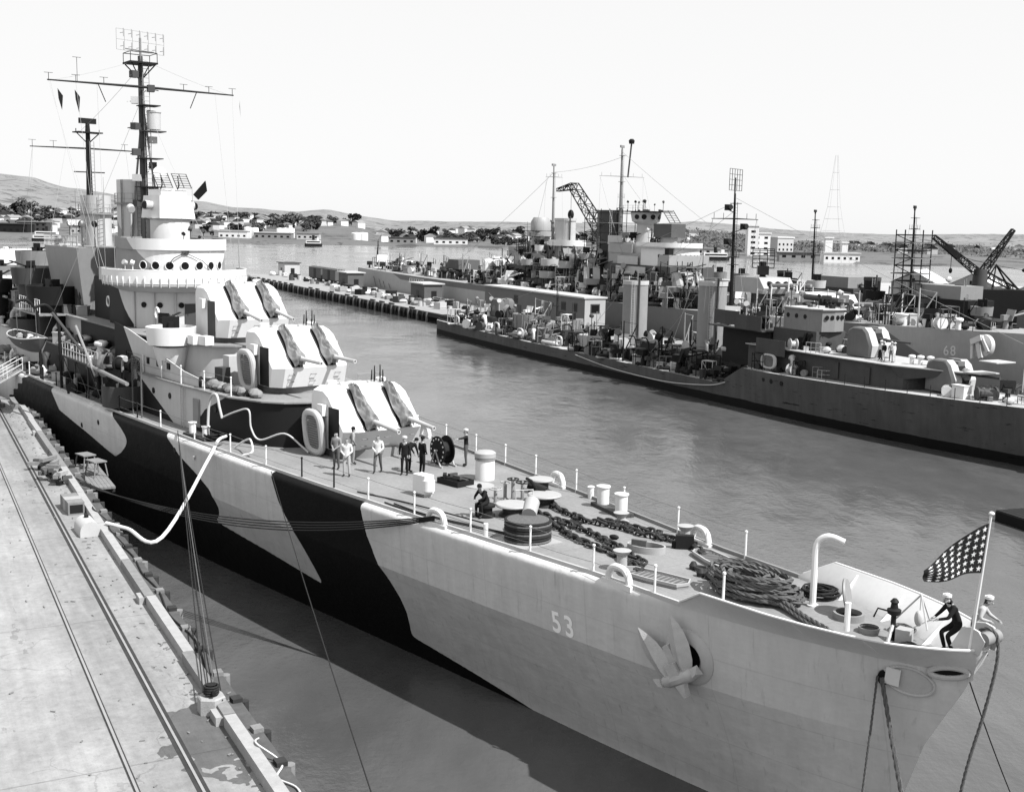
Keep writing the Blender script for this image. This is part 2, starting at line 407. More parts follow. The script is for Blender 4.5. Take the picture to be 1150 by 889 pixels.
ph = hn.uniform(0, 6.28, 24)
def wob(x, y):
    return sum(math.sin(x * (.004 + .003 * i) * 1.7 + y * (.003 + .0021 * i) + ph[i]) / (1 + .6 * i) for i in range(8))
def shore_h(x, y):
    """ground height of the town ridge beyond the water"""
    px = 575 + 1320 * x / y; ys = shore_y(x); D1 = 1650.0
    t = (y - ys) / max(D1 - ys, 50)
    crest = H + (hor(px) - float(np.interp(px, C1X, C1Y))) / 1320 * D1
    if t <= 0: return -1.0 + t * 20
    e = min(t, 1.0); prof = .12 * min(e / .06, 1) + .88 * (max(e - .10, 0) / .90) ** 1.1
    h = 1.2 + prof * (crest - 1.2)
    h += (wob(x, y) * 1.6 + wob(x * 4.1, y * 3.3) * .9) * min(e * 3, 1)
    if t > 1: h -= (t - 1) * 40
    return h
def dry_grass(name, v, haze=0.0):
    m, n, l, p = base_mat(name); co = coords(n, l)
    a = noise(n, l, co, .006, 6, .6); b = noise(n, l, co, .05, 5, .65)
    f = mth(n, l, 'MULTIPLY_ADD', a, .9, .55); f = mth(n, l, 'MULTIPLY', f, mth(n, l, 'MULTIPLY_ADD', b, .8, .6))
    sc = mth(n, l, 'GREATER_THAN', noise(n, l, co, .03, 6, .7), .56)
    f = mth(n, l, 'MULTIPLY', f, mth(n, l, 'MULTIPLY_ADD', sc, -.6, 1.0))
    l.new(grey(n, l, mth(n, l, 'MULTIPLY', f, v)), p.inputs['Base Color']); p.inputs['Roughness'].default_value = .95
    return m
def terr(u, v):
    px = -220 + u * 1600; y = shore_y((px - 575) / 1320 * 950)
    d = (y - 15) * (1 - v) + 1900 * v; x = (px - 575) / 1320 * d
    return (x, d, shore_h(x, d))
tag(MB().grid(terr, 200, 60, flip=False).build('far_shore', dry_grass('shore_ground', .085)), kind='structure')
def hills(u, v):
    px = -220 + u * 1600; D0, D1 = 1750, 3200; d = D0 + (4200 - D0) * v; x = (px - 575) / 1320 * d
    crest = H + (hor(px) - float(np.interp(px, C2X, C2Y))) / 1320 * D1
    t = (d - D0) / (D1 - D0)
    h = -5 + (crest + 5) * (math.sin(min(t, 1) * math.pi / 2) ** 1.3) + (wob(x * .6, d * .6) * 3 + wob(x * 2.6, d * 1.9) * 2.2) * min(t, 1) * (1 - min(t, 1)) * 4
    if t > 1: h -= (t - 1) * 60
    return (x, d, h)
tag(MB().grid(hills, 220, 40).build('hills', dry_grass('hill_grass', .15)), kind='structure')
# ------------------------------------------------------------------ the near cruiser: hull and deck
DZ = 7.2
cruiser = empty('cruiser', TIP, math.pi / 2 + YAW)
tag(cruiser, 'camouflaged light cruiser moored at the near quay, hull number 53 on its bow', 'warship')
SZ = [-1.5, 0, 2.8, 4.5, 5.6, 6.6, 8.1, 9.0]; SS = [3.3, 3.0, 2.35, 1.8, 1.2, .63, 0, -.35]
BT = [0, .8, 2, 3.3, 5.4, 9, 12, 20, 30, 42, 60, 90, 120, 150, 165]; BV = [0, .5, 1.08, 1.6, 2.25, 2.98, 3.4, 4.42, 5.55, 6.5, 7.5, 8.0, 7.9, 6.3, 4.5]
WT = [0, 4, 8, 12, 16, 20, 30, 40, 50, 60, 75, 90, 120, 150, 165]; WV = [0, .62, 1.2, 1.7, 2.1, 2.55, 3.75, 5.0, 6.0, 6.8, 7.5, 7.8, 7.6, 5, 2]
ZK = 4.55
def hb(s, z):
    t = np.maximum(np.asarray(s, float) - np.interp(z, SZ, SS), 0); b = pch(t, BT, BV); w = pch(t, WT, WV)
    k = w + .95 * (b - w)
    return np.where(np.asarray(z) >= ZK, k + (b - k) * (z - ZK) / (7.2 - ZK), w + (k - w) * np.clip(np.asarray(z) / ZK, 0, 1) ** 1.3)
def hbf(s, z): return float(hb(s, z))
ZTOP = 6.92
def rnd(s): return .34 * min(max((s - 9.5) / 4, 0), 1)            # rounded gunwale
LOWX = [0, 16, 18.8, 22, 26.5, 33.2, 38.3, 43.6, 48, 57.4, 62.2, 68.6, 72, 76, 84, 92, 170]
LOWZ = [-.6, -.3, .02, .45, 1.0, 1.8, 2.45, 2.95, 3.6, 4.4, 5.1, 5.85, 8, 8, 4.5, 2.5, 2.5]
R1 = [(36, 9), (35.7, 7.15), (35.1, 5.85), (34.4, 5.1), (33.8, 4.6), (33.6, 3.65), (33.2, 1.7), (33.0, 0), (26.5, 0), (26.4, 1.0), (26.1, 2.2), (26.1, 3.15), (26.3, 4.0), (26.6, 4.6), (27.3, 5.8), (27.5, 6.5), (27.7, 7.3), (27.7, 9)]
R2 = [(49.4, 9), (49, 7.35), (46.7, 6.2), (44.2, 5.4), (43.0, 4.9), (42.5, 4.4), (42.4, 3.9), (42.8, 3.4), (43.6, 2.9), (46, 2), (57.4, 4.3), (56.1, 4.8), (55.2, 5.35), (54.9, 5.7), (55.0, 6.0), (55.7, 6.4), (57.4, 7.1), (59.5, 7.6), (60, 9)]
def pipv(x, y, poly):
    c = np.zeros(x.shape, bool); j = len(poly) - 1
    for i in range(len(poly)):
        xi, yi = poly[i]; xj, yj = poly[j]
        if yi != yj: c ^= ((yi > y) != (yj > y)) & (x < (xj - xi) * (y - yi) / (yj - yi) + xi)
        j = i
    return c
def camo_v(s, z):
    out = np.zeros(s.shape)
    for ds in (-.14, -.07, 0, .07, .14):
        for dz in (-.12, -.06, 0, .06, .12):
            a = s + ds; b = z + dz
            out += (b < np.interp(a, LOWX, LOWZ)) | pipv(a, b, R1) | pipv(a, b, R2)
    return out / 25
def hull_mat():
    m, n, l, p = base_mat('hull_camouflage'); co = coords(n, l)
    at = n.new('ShaderNodeAttribute'); at.attribute_name = 'camo'
    a = noise(n, l, co, .5, 5); b9 = noise(n, l, coords(n, l, (.7, 1, 1)), .9, 3); st = noise(n, l, coords(n, l, (1.6, 1.6, .10)), 1.3, 5, .65)
    f = mth(n, l, 'MULTIPLY_ADD', a, .22, .89); f = mth(n, l, 'MULTIPLY', f, mth(n, l, 'MULTIPLY_ADD', st, .34, .83))
    f = mth(n, l, 'MULTIPLY', f, mth(n, l, 'MULTIPLY_ADD', noise(n, l, co, 9, 3), .08, .96))
    sp = mth(n, l, 'GREATER_THAN', noise(n, l, co, 7, 2), .80)
    sk = mth(n, l, 'SUBTRACT', noise(n, l, coords(n, l, (3.0, 3.0, .07)), 1.5, 4, .6), .60, clamp=True)        # run marks under scuppers
    f = mth(n, l, 'MULTIPLY', f, mth(n, l, 'MULTIPLY_ADD', sk, -1.6, 1.0))
    g = mth(n, l, 'GREATER_THAN', at.outputs['Fac'], .5)
    v = mth(n, l, 'MULTIPLY_ADD', g, .004 - .51, .51)
    l.new(grey(n, l, mth(n, l, 'MULTIPLY', v, f)), p.inputs['Base Color']); p.inputs['Roughness'].default_value = .55; p.inputs['Specular IOR Level'].default_value = .1
    # plate butts and strakes
    se = n.new('ShaderNodeSeparateXYZ'); l.new(co, se.inputs[0]); hgt = None
    for ax, per in ((se.outputs[0], 5.5), (se.outputs[2], 1.62)):
        q = mth(n, l, 'ABSOLUTE', mth(n, l, 'SUBTRACT', mth(n, l, 'FRACT', mth(n, l, 'DIVIDE', ax, per)), .5))
        j = mth(n, l, 'LESS_THAN', q, .004 if per > 3 else .012); hgt = j if hgt is None else mth(n, l, 'MAXIMUM', hgt, j)
    l.new(grey(n, l, mth(n, l, 'MULTIPLY', mth(n, l, 'MULTIPLY', v, f), mth(n, l, 'MULTIPLY_ADD', hgt, -.10, 1.0))), p.inputs['Base Color'])
    bn = n.new('ShaderNodeBump'); bn.inputs['Strength'].default_value = .3; bn.inputs['Distance'].default_value = .03
    l.new(mth(n, l, 'ADD', hgt, mth(n, l, 'MULTIPLY', b9, 8.0)), bn.inputs['Height']); l.new(bn.outputs[0], p.inputs['Normal'])
    return m
def build_hull():
    ss_ = np.concatenate([np.arange(0, 12, .25), np.arange(12, 78, .15), np.arange(78, 165.1, 1.5)])
    zz = np.concatenate([[-1.5, -.4], np.arange(-.13, ZTOP - .05, .12), [ZTOP]])
    S_, Z_ = np.meshgrid(ss_, zz, indexing='ij'); S_ = np.maximum(S_, np.interp(Z_, SZ, SS)); Y_ = hb(S_, Z_)
    rr_ = .34 * np.clip((ss_ - 9.5) / 4, 0, 1); sm = np.maximum(ss_, float(np.interp(DZ, SZ, SS))); gs, gy, gz = [], [], []
    for k in range(1, 6):                        # rounded gunwale up to the deck edge
        t = k / 5 * math.pi / 2
        gs.append(sm); gy.append(np.maximum(hb(sm, np.full(sm.shape, ZTOP + (DZ - ZTOP) * k / 5)) - rr_ * (1 - math.cos(t)), 0)); gz.append(np.full(sm.shape, ZTOP + (DZ - ZTOP) * math.sin(t)))
    S_ = np.c_[S_, np.array(gs).T]; Y_ = np.c_[Y_, np.array(gy).T]; Z_ = np.c_[Z_, np.array(gz).T]
    ns, nz = S_.shape; cam_ = camo_v(S_, Z_).ravel()
    V = np.concatenate([np.stack([S_, sg * Y_, Z_], -1).reshape(-1, 3) for sg in (1, -1)])
    I, J = np.meshgrid(np.arange(ns - 1), np.arange(nz - 1), indexing='ij'); a = (I * nz + J).ravel()
    q = np.stack([a, a + 1, a + nz + 1, a + nz], -1); N_ = ns * nz
    e = (ns - 1) * nz + np.arange(nz - 1)
    fs = np.concatenate([q, q[:, ::-1] + N_, np.stack([e, e + 1, e + 1 + N_, e + N_], -1)])
    me = bpy.data.meshes.new('hull'); me.from_pydata(V.tolist(), [], fs.tolist()); me.update(); me.materials.append(hull_mat())
    at = me.attributes.new('camo', 'FLOAT', 'POINT'); at.data.foreach_set('value', np.r_[cam_, cam_])
    me.shade_smooth(); me.set_sharp_from_angle(angle=R(24))
    ev = np.empty(len(me.edges) * 2, np.int32); me.edges.foreach_get('vertices', ev); ev = ev.reshape(-1, 2)
    kn = (np.abs(V[ev[:, 0], 2] - ZK) < .002) & (np.abs(V[ev[:, 1], 2] - ZK) < .002)
    sa = me.attributes.get('sharp_edge') or me.attributes.new('sharp_edge', 'BOOLEAN', 'EDGE'); cur = np.zeros(len(me.edges), bool); sa.data.foreach_get('value', cur); sa.data.foreach_set('value', cur | kn)
    return link('hull', me, cruiser)
hull = build_hull()
def deck_edge(s): return max(hbf(max(s, .36), DZ) - rnd(s), 0)
def deck_mat():
    m, n, l, p = base_mat('deck_paint'); co = coords(n, l)
    a = noise(n, l, co, .45, 6, .6); b = noise(n, l, co, 5, 5, .65); c = noise(n, l, co, 40, 2)
    f = mth(n, l, 'MULTIPLY_ADD', a, .7, .65); f = mth(n, l, 'MULTIPLY', f, mth(n, l, 'MULTIPLY_ADD', b, .6, .7))
    f = mth(n, l, 'MULTIPLY', f, mth(n, l, 'MULTIPLY_ADD', c, .15, .925))
    sp = mth(n, l, 'GREATER_THAN', noise(n, l, co, 2.3, 6, .72), .67)
    f = mth(n, l, 'MULTIPLY', f, mth(n, l, 'MULTIPLY_ADD', sp, -.3, 1.0))
    se = n.new('ShaderNodeSeparateXYZ'); l.new(co, se.inputs[0])
    for ax, per, w in ((se.outputs[0], 3.7, .0035), (se.outputs[1], 1.55, .007)):
        q = mth(n, l, 'ABSOLUTE', mth(n, l, 'SUBTRACT', mth(n, l, 'FRACT', mth(n, l, 'DIVIDE', ax, per)), .5))
        f = mth(n, l, 'MULTIPLY', f, mth(n, l, 'MULTIPLY_ADD', mth(n, l, 'LESS_THAN', q, w), -.28, 1.0))
    l.new(grey(n, l, mth(n, l, 'MULTIPLY', f, .18)), p.inputs['Base Color']); p.inputs['Roughness'].default_value = .75
    bn = n.new('ShaderNodeBump'); bn.inputs['Strength'].default_value = .2; bn.inputs['Distance'].default_value = .02
    l.new(b, bn.inputs['Height']); l.new(bn.outputs[0], p.inputs['Normal'])
    return m
M_DECK = deck_mat()
ed = [(s, deck_edge(s) + .004) for s in list(np.arange(.45, 12, .4)) + list(np.arange(12, 165.1, 2))]
mb = MB(); k = len(ed)
mb.add([(s, y, DZ) for s, y in ed] + [(s, 0, DZ) for s, y in ed] + [(s, -y, DZ) for s, y in ed],
       [q for i in range(k - 1) for q in ((k + i, k + i + 1, i + 1, i), (2 * k + i, 2 * k + i + 1, k + i + 1, k + i))])
deck = mb.build('deck', M_DECK, cruiser, smooth=0)
# bow bulwark, flaring out from the deck edge
BUX = [0, .2, .7, 1.7, 2.9, 4.2, 5.5, 8.5, 10, 12]; BUY = [0.02, .42, 1.05, 1.92, 2.45, 2.82, 3.08, 3.36, 3.42, 3.5]
def bul_top(s): return DZ + 0.82 * min(max((9.6 - s) / 1.5, 0), 1)
def bulwark(sgn):
    ss_ = np.concatenate([np.arange(0, 2, .1), np.arange(2, 9.65, .17)]); vs = []; nz = 6
    for s in ss_:
        zt = bul_top(s); y1 = float(np.interp(s, BUX, BUY)); y0 = hbf(max(s, .36), DZ) if s > .36 else 0
        for inn in (0, 1):
            for j in range(nz):
                t = j / (nz - 1); z = DZ - .02 + (zt - DZ + .02) * t; e = (z - DZ) / .82
                y = y0 + (y1 - y0) * max(e, 0) ** 1.1; q = max(s, .37 - .37 * max(e, 0))
                vs.append((q + inn * .05, sgn * max(y - inn * .07, 0), z))
    fs = []; w = 2 * nz
    for i in range(len(ss_) - 1):
        for inn in (0, 1):
            for j in range(nz - 1):
                a = i * w + inn * nz + j; f = (a, a + w, a + w + 1, a + 1)
                fs.append(f if (inn == 1) == (sgn > 0) else f[::-1])
        a = i * w + nz - 1; f = (a, a + w, a + w + nz, a + nz); fs.append(f if sgn < 0 else f[::-1])
    b = MB().add(vs, fs).build('bulwark', mat('hull_grey_paint', .52, .55, .12, .8, streak=.05, spec=.1), cruiser)
    path = [(max(s, 0), sgn * float(np.interp(s, BUX, BUY)) * min(1, (bul_top(s) - DZ) / .82) + sgn * (hbf(max(s, .36), DZ)) * (1 - min(1, (bul_top(s) - DZ) / .82)), bul_top(s) + .015) for s in np.arange(0, 9.6, .3)]
    MB().tube(path, .045, 6).build('cap_rail', M_WHITE, cruiser)
    for s in (2.6, 4.7, 6.9):
        y = float(np.interp(s, BUX, BUY)); y0 = hbf(s, DZ)
        MB().add([(s, sgn * (y0 - .42), DZ), (s, sgn * (y0 - .05), DZ), (s, sgn * (y - .09), DZ + .74), (s, sgn * (y - .16), DZ + .74),
                  (s + .07, sgn * (y0 - .42), DZ), (s + .07, sgn * (y0 - .05), DZ), (s + .07, sgn * (y - .09), DZ + .74), (s + .07, sgn * (y - .16), DZ + .74)],
                 [(0, 1, 2, 3), (7, 6, 5, 4), (0, 4, 5, 1), (1, 5, 6, 2), (2, 6, 7, 3), (3, 7, 4, 0)]).build('bulwark_stay', M_WHITE, cruiser, smooth=0)
bulwark(1); bulwark(-1)
# waterway bar along the deck edge
for sgn in (1, -1):
    path = [(s, sgn * (deck_edge(s) - .03)) for s in np.arange(9.4, 150, 1.0)]
    MB().wall(path, DZ - .02, DZ + .14, .10).build('waterway_bar', M_GREY if sgn < 0 else M_LIGHT, cruiser)  # port bar coloured darker for the shade on its inner face
# guardrail stanchions and wires
st = MB(); st.lathe([(.045, 0), (.04, 1.0), (.035, 1.02), (.06, 1.04), (.06, 1.10), (.02, 1.13)], n=8)
stw = st.mesh('stanchion', M_WHITE); stb = st.mesh('stanchion_dark', M_DARK)
near_s = [7.5, 10.6, 13.7, 17.0, 20.5, 24.2, 27.6, 30.4, 33.3, 36.9, 40.9, 45.4, 50.2, 53.9, 57.0, 60.2, 63.5, 67, 70.5, 74, 78, 82, 86, 90]
far_s = [12.2, 16.4, 20.4, 24.4, 28.2, 31.3, 34.5, 38.0, 41.6, 45.2, 49, 53, 57, 61, 65, 69, 73, 78, 83, 88]
for sg, L in ((1, near_s), (-1, far_s)):
    for s in L:
        z0 = DZ if s > 9 else bul_top(s) - .3
        dk = sg > 0 and (29 < s < 35 or 51 < s < 75)
        link('stanchion', stb if dk else stw, cruiser, (s, sg * (deck_edge(s) - .06) if s > 9 else sg * 2.9, z0))
    for hz in (.45, 1.06):
        pts = []
        Ls = [s for s in L if s > 9]
        for a, b in zip(Ls[:-1], Ls[1:]):
            for i in range(5):
                t = i / 5; s = a + (b - a) * t; ya = deck_edge(a) - .06; yb = deck_edge(b) - .06
                pts.append((s, sg * (ya + (yb - ya) * t), DZ + hz - .16 * t * (1 - t)))
        MB().tube(pts, .011 if hz > 1 else .009, 4).build('lifeline', mat('wire_rope', .14, .6, .2), cruiser)
# ------------------------------------------------------------------ reusable ship fittings (shared meshes)
crng = random.Random(11)
M_PORT = mat('open_scuttle', .006, .4, .1)
def shared_fittings():
    F = {}
    mb = MB().box(-.5, .5, -.35, .35, 0, .8); mb.box(-.54, .54, -.39, .39, .8, .86); F['locker'] = mb
    mb = MB().lathe([(.26, 0), (.26, .75), (.42, .8), (.46, .95), (.40, 1.08), (.1, 1.16)], n=12); F['mushroom_vent'] = mb
    mb = MB().tube(spline([(0, 0, 0), (0, 0, .8), (-.08, 0, 1.15), (-.4, 0, 1.35)], 5), [.17] * 11 + [.18, .2, .24, .28, .32], 10); F['cowl_vent'] = mb
    mb = MB().box(-.9, .9, -.6, .6, 0, 1.9); mb.box(-.95, .95, -.65, .65, 1.9, 1.97); mb.box(-.92, -.90, -.3, .3, .1, 1.7); F['deck_house'] = mb
    mb = MB().cyl((-.6, 0, .45), (.6, 0, .45), .38, n=12); mb.cyl((-.75, 0, .45), (-.6, 0, .45), .5, n=12); mb.cyl((.6, 0, .45), (.75, 0, .45), .5, n=12); mb.box(-.7, .7, -.45, .45, 0, .12); F['winch'] = mb
    mb = MB()
    for i in range(4): mb.cyl((-.75 + .5 * i, 0, 0), (-.75 + .5 * i, 0, 1.0), .03, n=5)
    for z in (.5, 1.0): mb.cyl((-.75, 0, z), (.75, 0, z), .025, n=5)
    F['railing'] = mb
    mb = MB(); pts = []
    for i in range(24):
        t = 2 * math.pi * i / 24; c, s = math.cos(t), math.sin(t)
        pts.append((.95 * math.copysign(abs(c)**.6, c), .6 * math.copysign(abs(s)**.6, s), .2))
    mb.tube(pts, .17, 8, closed=True)
    for i in range(-3, 4): mb.box(i * .22 - .03, i * .22 + .03, -.5, .5, .12, .16)
    for i in range(-2, 3): mb.box(-.8, .8, i * .18 - .03, i * .18 + .03, .16, .19)
    F['life_raft'] = mb
    mb = MB().lathe([(.04, 0), (.9, .0), (1.0, .9), (.95, .92), (.88, .05)], n=18, cap1=False); F['gun_tub'] = mb
    mb = MB().cyl((0, 0, 0), (0, 0, .9), .18, .12, 8); mb.obox((-.1, 0, 1.05), (.7, .25, .3)); mb.cyl((-.4, .07, 1.1), (-1.7, .07, 1.45), .04, n=6); mb.cyl((-.4, -.07, 1.1), (-1.7, -.07, 1.45), .04, n=6); mb.box(-.1, -.04, -.45, .45, .8, 1.5); F['light_gun'] = mb
    mb = MB().tube([(0, 0, 0), (0, 0, 2.2)], .06, 6); mb.cyl((-.18, 0, 2.2), (.22, 0, 2.35), .26, .3, 12); F['searchlight'] = mb
    mb = MB().ball((0, 0, .3), .5, .34, .34, 10, 6, .15); F['canvas_bundle'] = mb
    mb = MB(); mb.box(-.3, .3, -.3, .3, 0, .5); F['ready_box'] = mb
    mb = MB()
    for a, b_ in ((-.6, -.4), (.6, -.4), (.6, .4), (-.6, .4)): mb.tube([(a, b_, 0), (a, b_, 1.8)], .045, 4)
    for z in (.9, 1.8): mb.tube([(-.6, -.4, z), (.6, -.4, z), (.6, .4, z), (-.6, .4, z)], .04, 4, closed=True)
    mb.tube([(-.6, .4, 0), (.6, .4, 1.8)], .03, 4); mb.box(-.62, .62, -.42, .42, 1.78, 1.84); F['work_frame'] = mb
    mb = MB().tube([(0, 0, 0), (0, 0, 3.2)], [.09, .05], 6).tube([(0, 0, .5), (-1.3, .3, 2.9)], .05, 5).tube([(0, 0, 3.1), (-1.3, .3, 2.9)], .02, 4).tube([(-1.3, .3, 2.9), (-1.3, .3, 1.6)], .02, 4); F['derrick'] = mb
    mb = MB().cyl((0, 0, 0), (0, 0, .8), .3, .2, 10); mb.obox((0, 0, 1.1), (.9, .7, .5)); mb.obox((-.35, 0, 1.35), (.08, 1.5, 1.1), 0, 0, -.3)
    for y in (-.18, .18): mb.cyl((-.4, y, 1.2), (-2.4, y, 1.7), .07, .05, 7)
    F['shielded_gun'] = mb
    mb = MB().cyl((0, -.3, .5), (0, .3, .5), .28, n=12)
    for y in (-.3, .3): mb.cyl((0, y - .03, .5), (0, y + .03, .5), .5, n=14)
    F['cable_drum'] = mb
    mb = MB()
    for i in range(5): mb.obox((0, -.3 + .15 * i, .06 + .03 * (i % 2)), (2.4, .13, .1), rz=.03 * (i % 3))
    F['plank_stack'] = mb
    return F
FIT = shared_fittings(); FITM = {}
def fitting(kind, parent, loc, rz=0.0, m=None, sc=1.0):
    m = m or M_GREY; key = (kind, m.name)
    if key not in FITM: FITM[key] = FIT[kind].mesh(kind, m)
    o = link(kind, FITM[key], parent, loc, rz); o.scale = (sc, sc, sc) if isinstance(sc, (int, float)) else sc
    return o
def ladder(mb, p0, p1, w=.2, step=.33, axis=(0, 1, 0)):
    p0 = Vector(p0); p1 = Vector(p1); a = Vector(axis) * w
    mb.tube([p0 + a, p1 + a], .03, 4); mb.tube([p0 - a, p1 - a], .03, 4); n = int((p1 - p0).length / step)
    for i in range(1, n): q = p0.lerp(p1, i / n); mb.tube([q - a, q + a], .02, 4)
    return mb

# ------------------------------------------------------------------ twin gun turrets
def gunhouse_mesh(m, fb=-2.35):
    full = [(fb, 0), (-2.72, 1.15), (-.75, 3.05), (-.1, 3.25), (1.2, 3.2), (1.4, 2.8), (1.4, 0)]
    side = [(-1.75, 0), (-2.05, 1.1), (-.45, 2.75), (.1, 3.0), (1.12, 2.98), (1.3, 2.7), (1.3, 0)]
    ys = [(-2.45, side), (-1.95, full), (1.95, full), (2.45, side)]; k = len(full)
    vs = [(x, y, z) for y, pr in ys for x, z in pr]; fs = []
    for r in range(3):
        for i in range(k):
            j = (i + 1) % k; fs.append((r * k + i, (r + 1) * k + i, (r + 1) * k + j, r * k + j))
    fs += [tuple(range(k)), tuple(range(4 * k - 1, 3 * k - 1, -1))]
    mb = MB().add(vs, fs)
    mb.box(-.4, .2, 2.43, 2.75, 1.75, 2.35)                     # sight hoods on the sides
    mb.box(-.4, .2, -2.75, -2.43, 1.75, 2.35)
    mb.box(.5, 1.1, -.5, .4, 3.2, 3.3)
    for y in (-1.6, 1.5): mb.lathe([(.3, 0), (.3, .25), (.22, .32)], (.8, y, 3.15), 10)
    return mb.mesh('gun_turret', m, 20)
def cover_mesh(seed):
    """canvas blast bag crumpled over one gun slot"""
    rg = random.Random(seed); nu, nv = 44, 26; P = spline([(-.5, 0, 3.34), (-.85, 0, 3.2), (-1.3, 0, 2.8), (-1.8, 0, 2.3), (-2.3, 0, 1.85), (-2.72, 0, 1.5), (-2.82, 0, 1.2)], 8)
    W = [.16, .30, .36, .36, .42, .48, .30]; Hh = [.05, .14, .16, .18, .34, .46, .12]
    q = [(rg.uniform(2, 12), rg.uniform(-14, 14), rg.uniform(0, 6.28), rg.uniform(.5, 1)) for _ in range(9)]
    def pt(u, v):
        i = min(int(u * (len(P) - 1)), len(P) - 2); f = u * (len(P) - 1) - i; c = P[i].lerp(P[i + 1], f); k = u * 6; w = float(np.interp(k, range(7), W)); h = float(np.interp(k, range(7), Hh))
        t = (v - .5) * 2; wr = sum(a_ * math.sin(fu * u * 2.2 + fv * v + p_) for fu, fv, p_, a_ in q) / 9
        dome = max(1 - abs(t)**2.2, 0); nz_ = mnoise.noise(Vector((u * 7 + seed * 9, v * 3.2, seed))) + .6 * mnoise.noise(Vector((u * 15, v * 7 + seed, 3))) ; rd = 1 - abs(mnoise.noise(Vector((u * 5 + seed, v * 5, 7)))) * 2.2
        hh = h * dome + (.16 * wr + .17 * nz_ + .13 * rd) * dome**.5
        return (c.x - .68 * hh, w * t * (1 + .16 * math.sin(u * 13 + seed) * abs(t)) + .05 * wr, c.z + .72 * hh)
    fu_ = rg.uniform(18, 26)
    return MB().grid(pt, nu, nv, flip=True).mesh('canvas_cover', M_CANVAS, 60)
GH = gunhouse_mesh(M_WHITE); GH1 = gunhouse_mesh(M_WHITE, -1.75); CVS = [cover_mesh(k) for k in range(4)]
SLOT_SHADE = MB().add([(-.75, -.22, 3.18), (-.75, .42, 3.18), (-2.72, .42, 1.24), (-2.72, -.22, 1.24)], [(0, 1, 2, 3)]).mesh('gun_slot_shade', M_BLACK, 0)  # black gun slot, widened to starboard to paint the cover's shadow
def barrel_mesh():
    mb = MB().lathe([(.17, 0), (.15, .5), (.125, .55), (.105, 2.6), (.115, 2.62), (.115, 2.75)], n=14, cap1=False)
    mb.lathe([(.115, 2.75), (.06, 2.75), (.06, 2.3)], n=14, cap0=False); return mb.mesh('gun_barrel', M_LIGHT)
BR = barrel_mesh()
def raft_big():
    mb = MB(); pts = []
    for i in range(32):
        t = 2 * math.pi * i / 32; c, s = math.cos(t), math.sin(t)
        pts.append((.72 * math.copysign(abs(c)**.62, c), 0, .95 * math.copysign(abs(s)**.62, s)))
    mb.tube(pts, .17, 10, closed=True); return mb.mesh('life_raft', M_LIGHT)
RB = raft_big()
mb = MB()
for i in range(-5, 6): mb.box(i * .11 - .02, i * .11 + .02, -.03, 0, -.74, .74)
for i in range(-6, 7): mb.box(-.52, .52, 0, .03, i * .115 - .02, i * .115 + .02)
RG = mb.mesh('raft_grating', M_GREY, 0)
SEAM = MB().box(-.02, .02, -1.72, 1.72, 0, .02).mesh('roof_seam', M_GREY, 0); RHT = MB().box(-.35, .35, -.35, .35, 0, .09).box(-.05, .05, -.25, .25, .09, .14).mesh('roof_hatch', M_LIGHT, 0); SRL = MB().tube([(-.7, 0, 0), (-.7, 0, .55), (.7, 0, .55), (.7, 0, 0)], .022, 4).mesh('roof_rail', M_GREY)
HHM = MB().tube([(0, -.16, 0), (-.12, -.16, 0), (-.12, .16, 0), (0, .16, 0)], .022, 4).mesh('handhold', M_GREY)
def turret(parent, s, y, z, rz, dep, rafts=True, me=GH):
    t = link('gun_turret', me, parent, (s, y, z), rz)
    MB().lathe([(2.15, -.45), (2.15, .02)], n=28).build('barbette_ring', M_GREY, t)
    for yy in (-1.08, 1.08):
        link('gun_slot_shade', SLOT_SHADE, t, (-.02, yy, -.03)); link('canvas_cover', CVS[int(abs(s * 3 + yy * 2)) % 4], t, (0, yy, 0))
        link('gun_barrel', BR, t, (-2.55, yy, 1.72), (0, -math.pi / 2 - R(dep), 0))
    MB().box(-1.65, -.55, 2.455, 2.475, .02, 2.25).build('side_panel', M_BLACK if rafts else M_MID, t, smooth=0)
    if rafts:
        o = link('life_raft', RB, t, (.45, 2.80, .78), (R(-6), 0, 0)); o.scale = (1.2, 1.1, 1.15); o = link('raft_grating', RG, t, (.45, 2.80, .78), (R(-6), 0, 0)); o.scale = (1.2, 1.1, 1.15); o = MB().box(-.6, .6, -.06, -.05, -.85, .85).build('raft_black_sheet', M_BLACK, t, (.45, 2.74, .78), smooth=0)  # black sheet added behind the open grating so the lattice shows
    for yy in (1.5, -1.5, .1):
        for zz in (.35, .75): link('handhold', HHM, t, (-2.36 - zz * .31, yy, zz))
    for q, zz in ((.3, 3.235),): link('roof_seam', SEAM, t, (q, 0, zz))
    for q in (-.95, .8): link('roof_hatch', RHT, t, (.75, q, 3.19))
    link('roof_rail', SRL, t, (1.1, -1.0, 3.12), 1.57)
    return t
TR = R(3)
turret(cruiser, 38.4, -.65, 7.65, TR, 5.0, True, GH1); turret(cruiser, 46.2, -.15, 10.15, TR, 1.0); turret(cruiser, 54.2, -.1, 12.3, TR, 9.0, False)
turret(cruiser, 101.0, 4.4, 10.6, TR, 2, False)
# antenna jar stand on the roof of the two foremost turrets
for s, y, z in ((39.1, -1.9, 10.8), (46.9, -1.5, 13.3)):
    mb = MB().lathe([(.5, 0), (.5, .08)], n=12)
    for k in range(6): t = k * 1.05; mb.cyl((.32 * math.cos(t), .32 * math.sin(t), .08), (.3 * math.cos(t), .3 * math.sin(t), .5 + .25 * (k % 3)), .05, .03, 6)
    mb.build('fuse_rack', M_DARK, cruiser, (s, y, z))

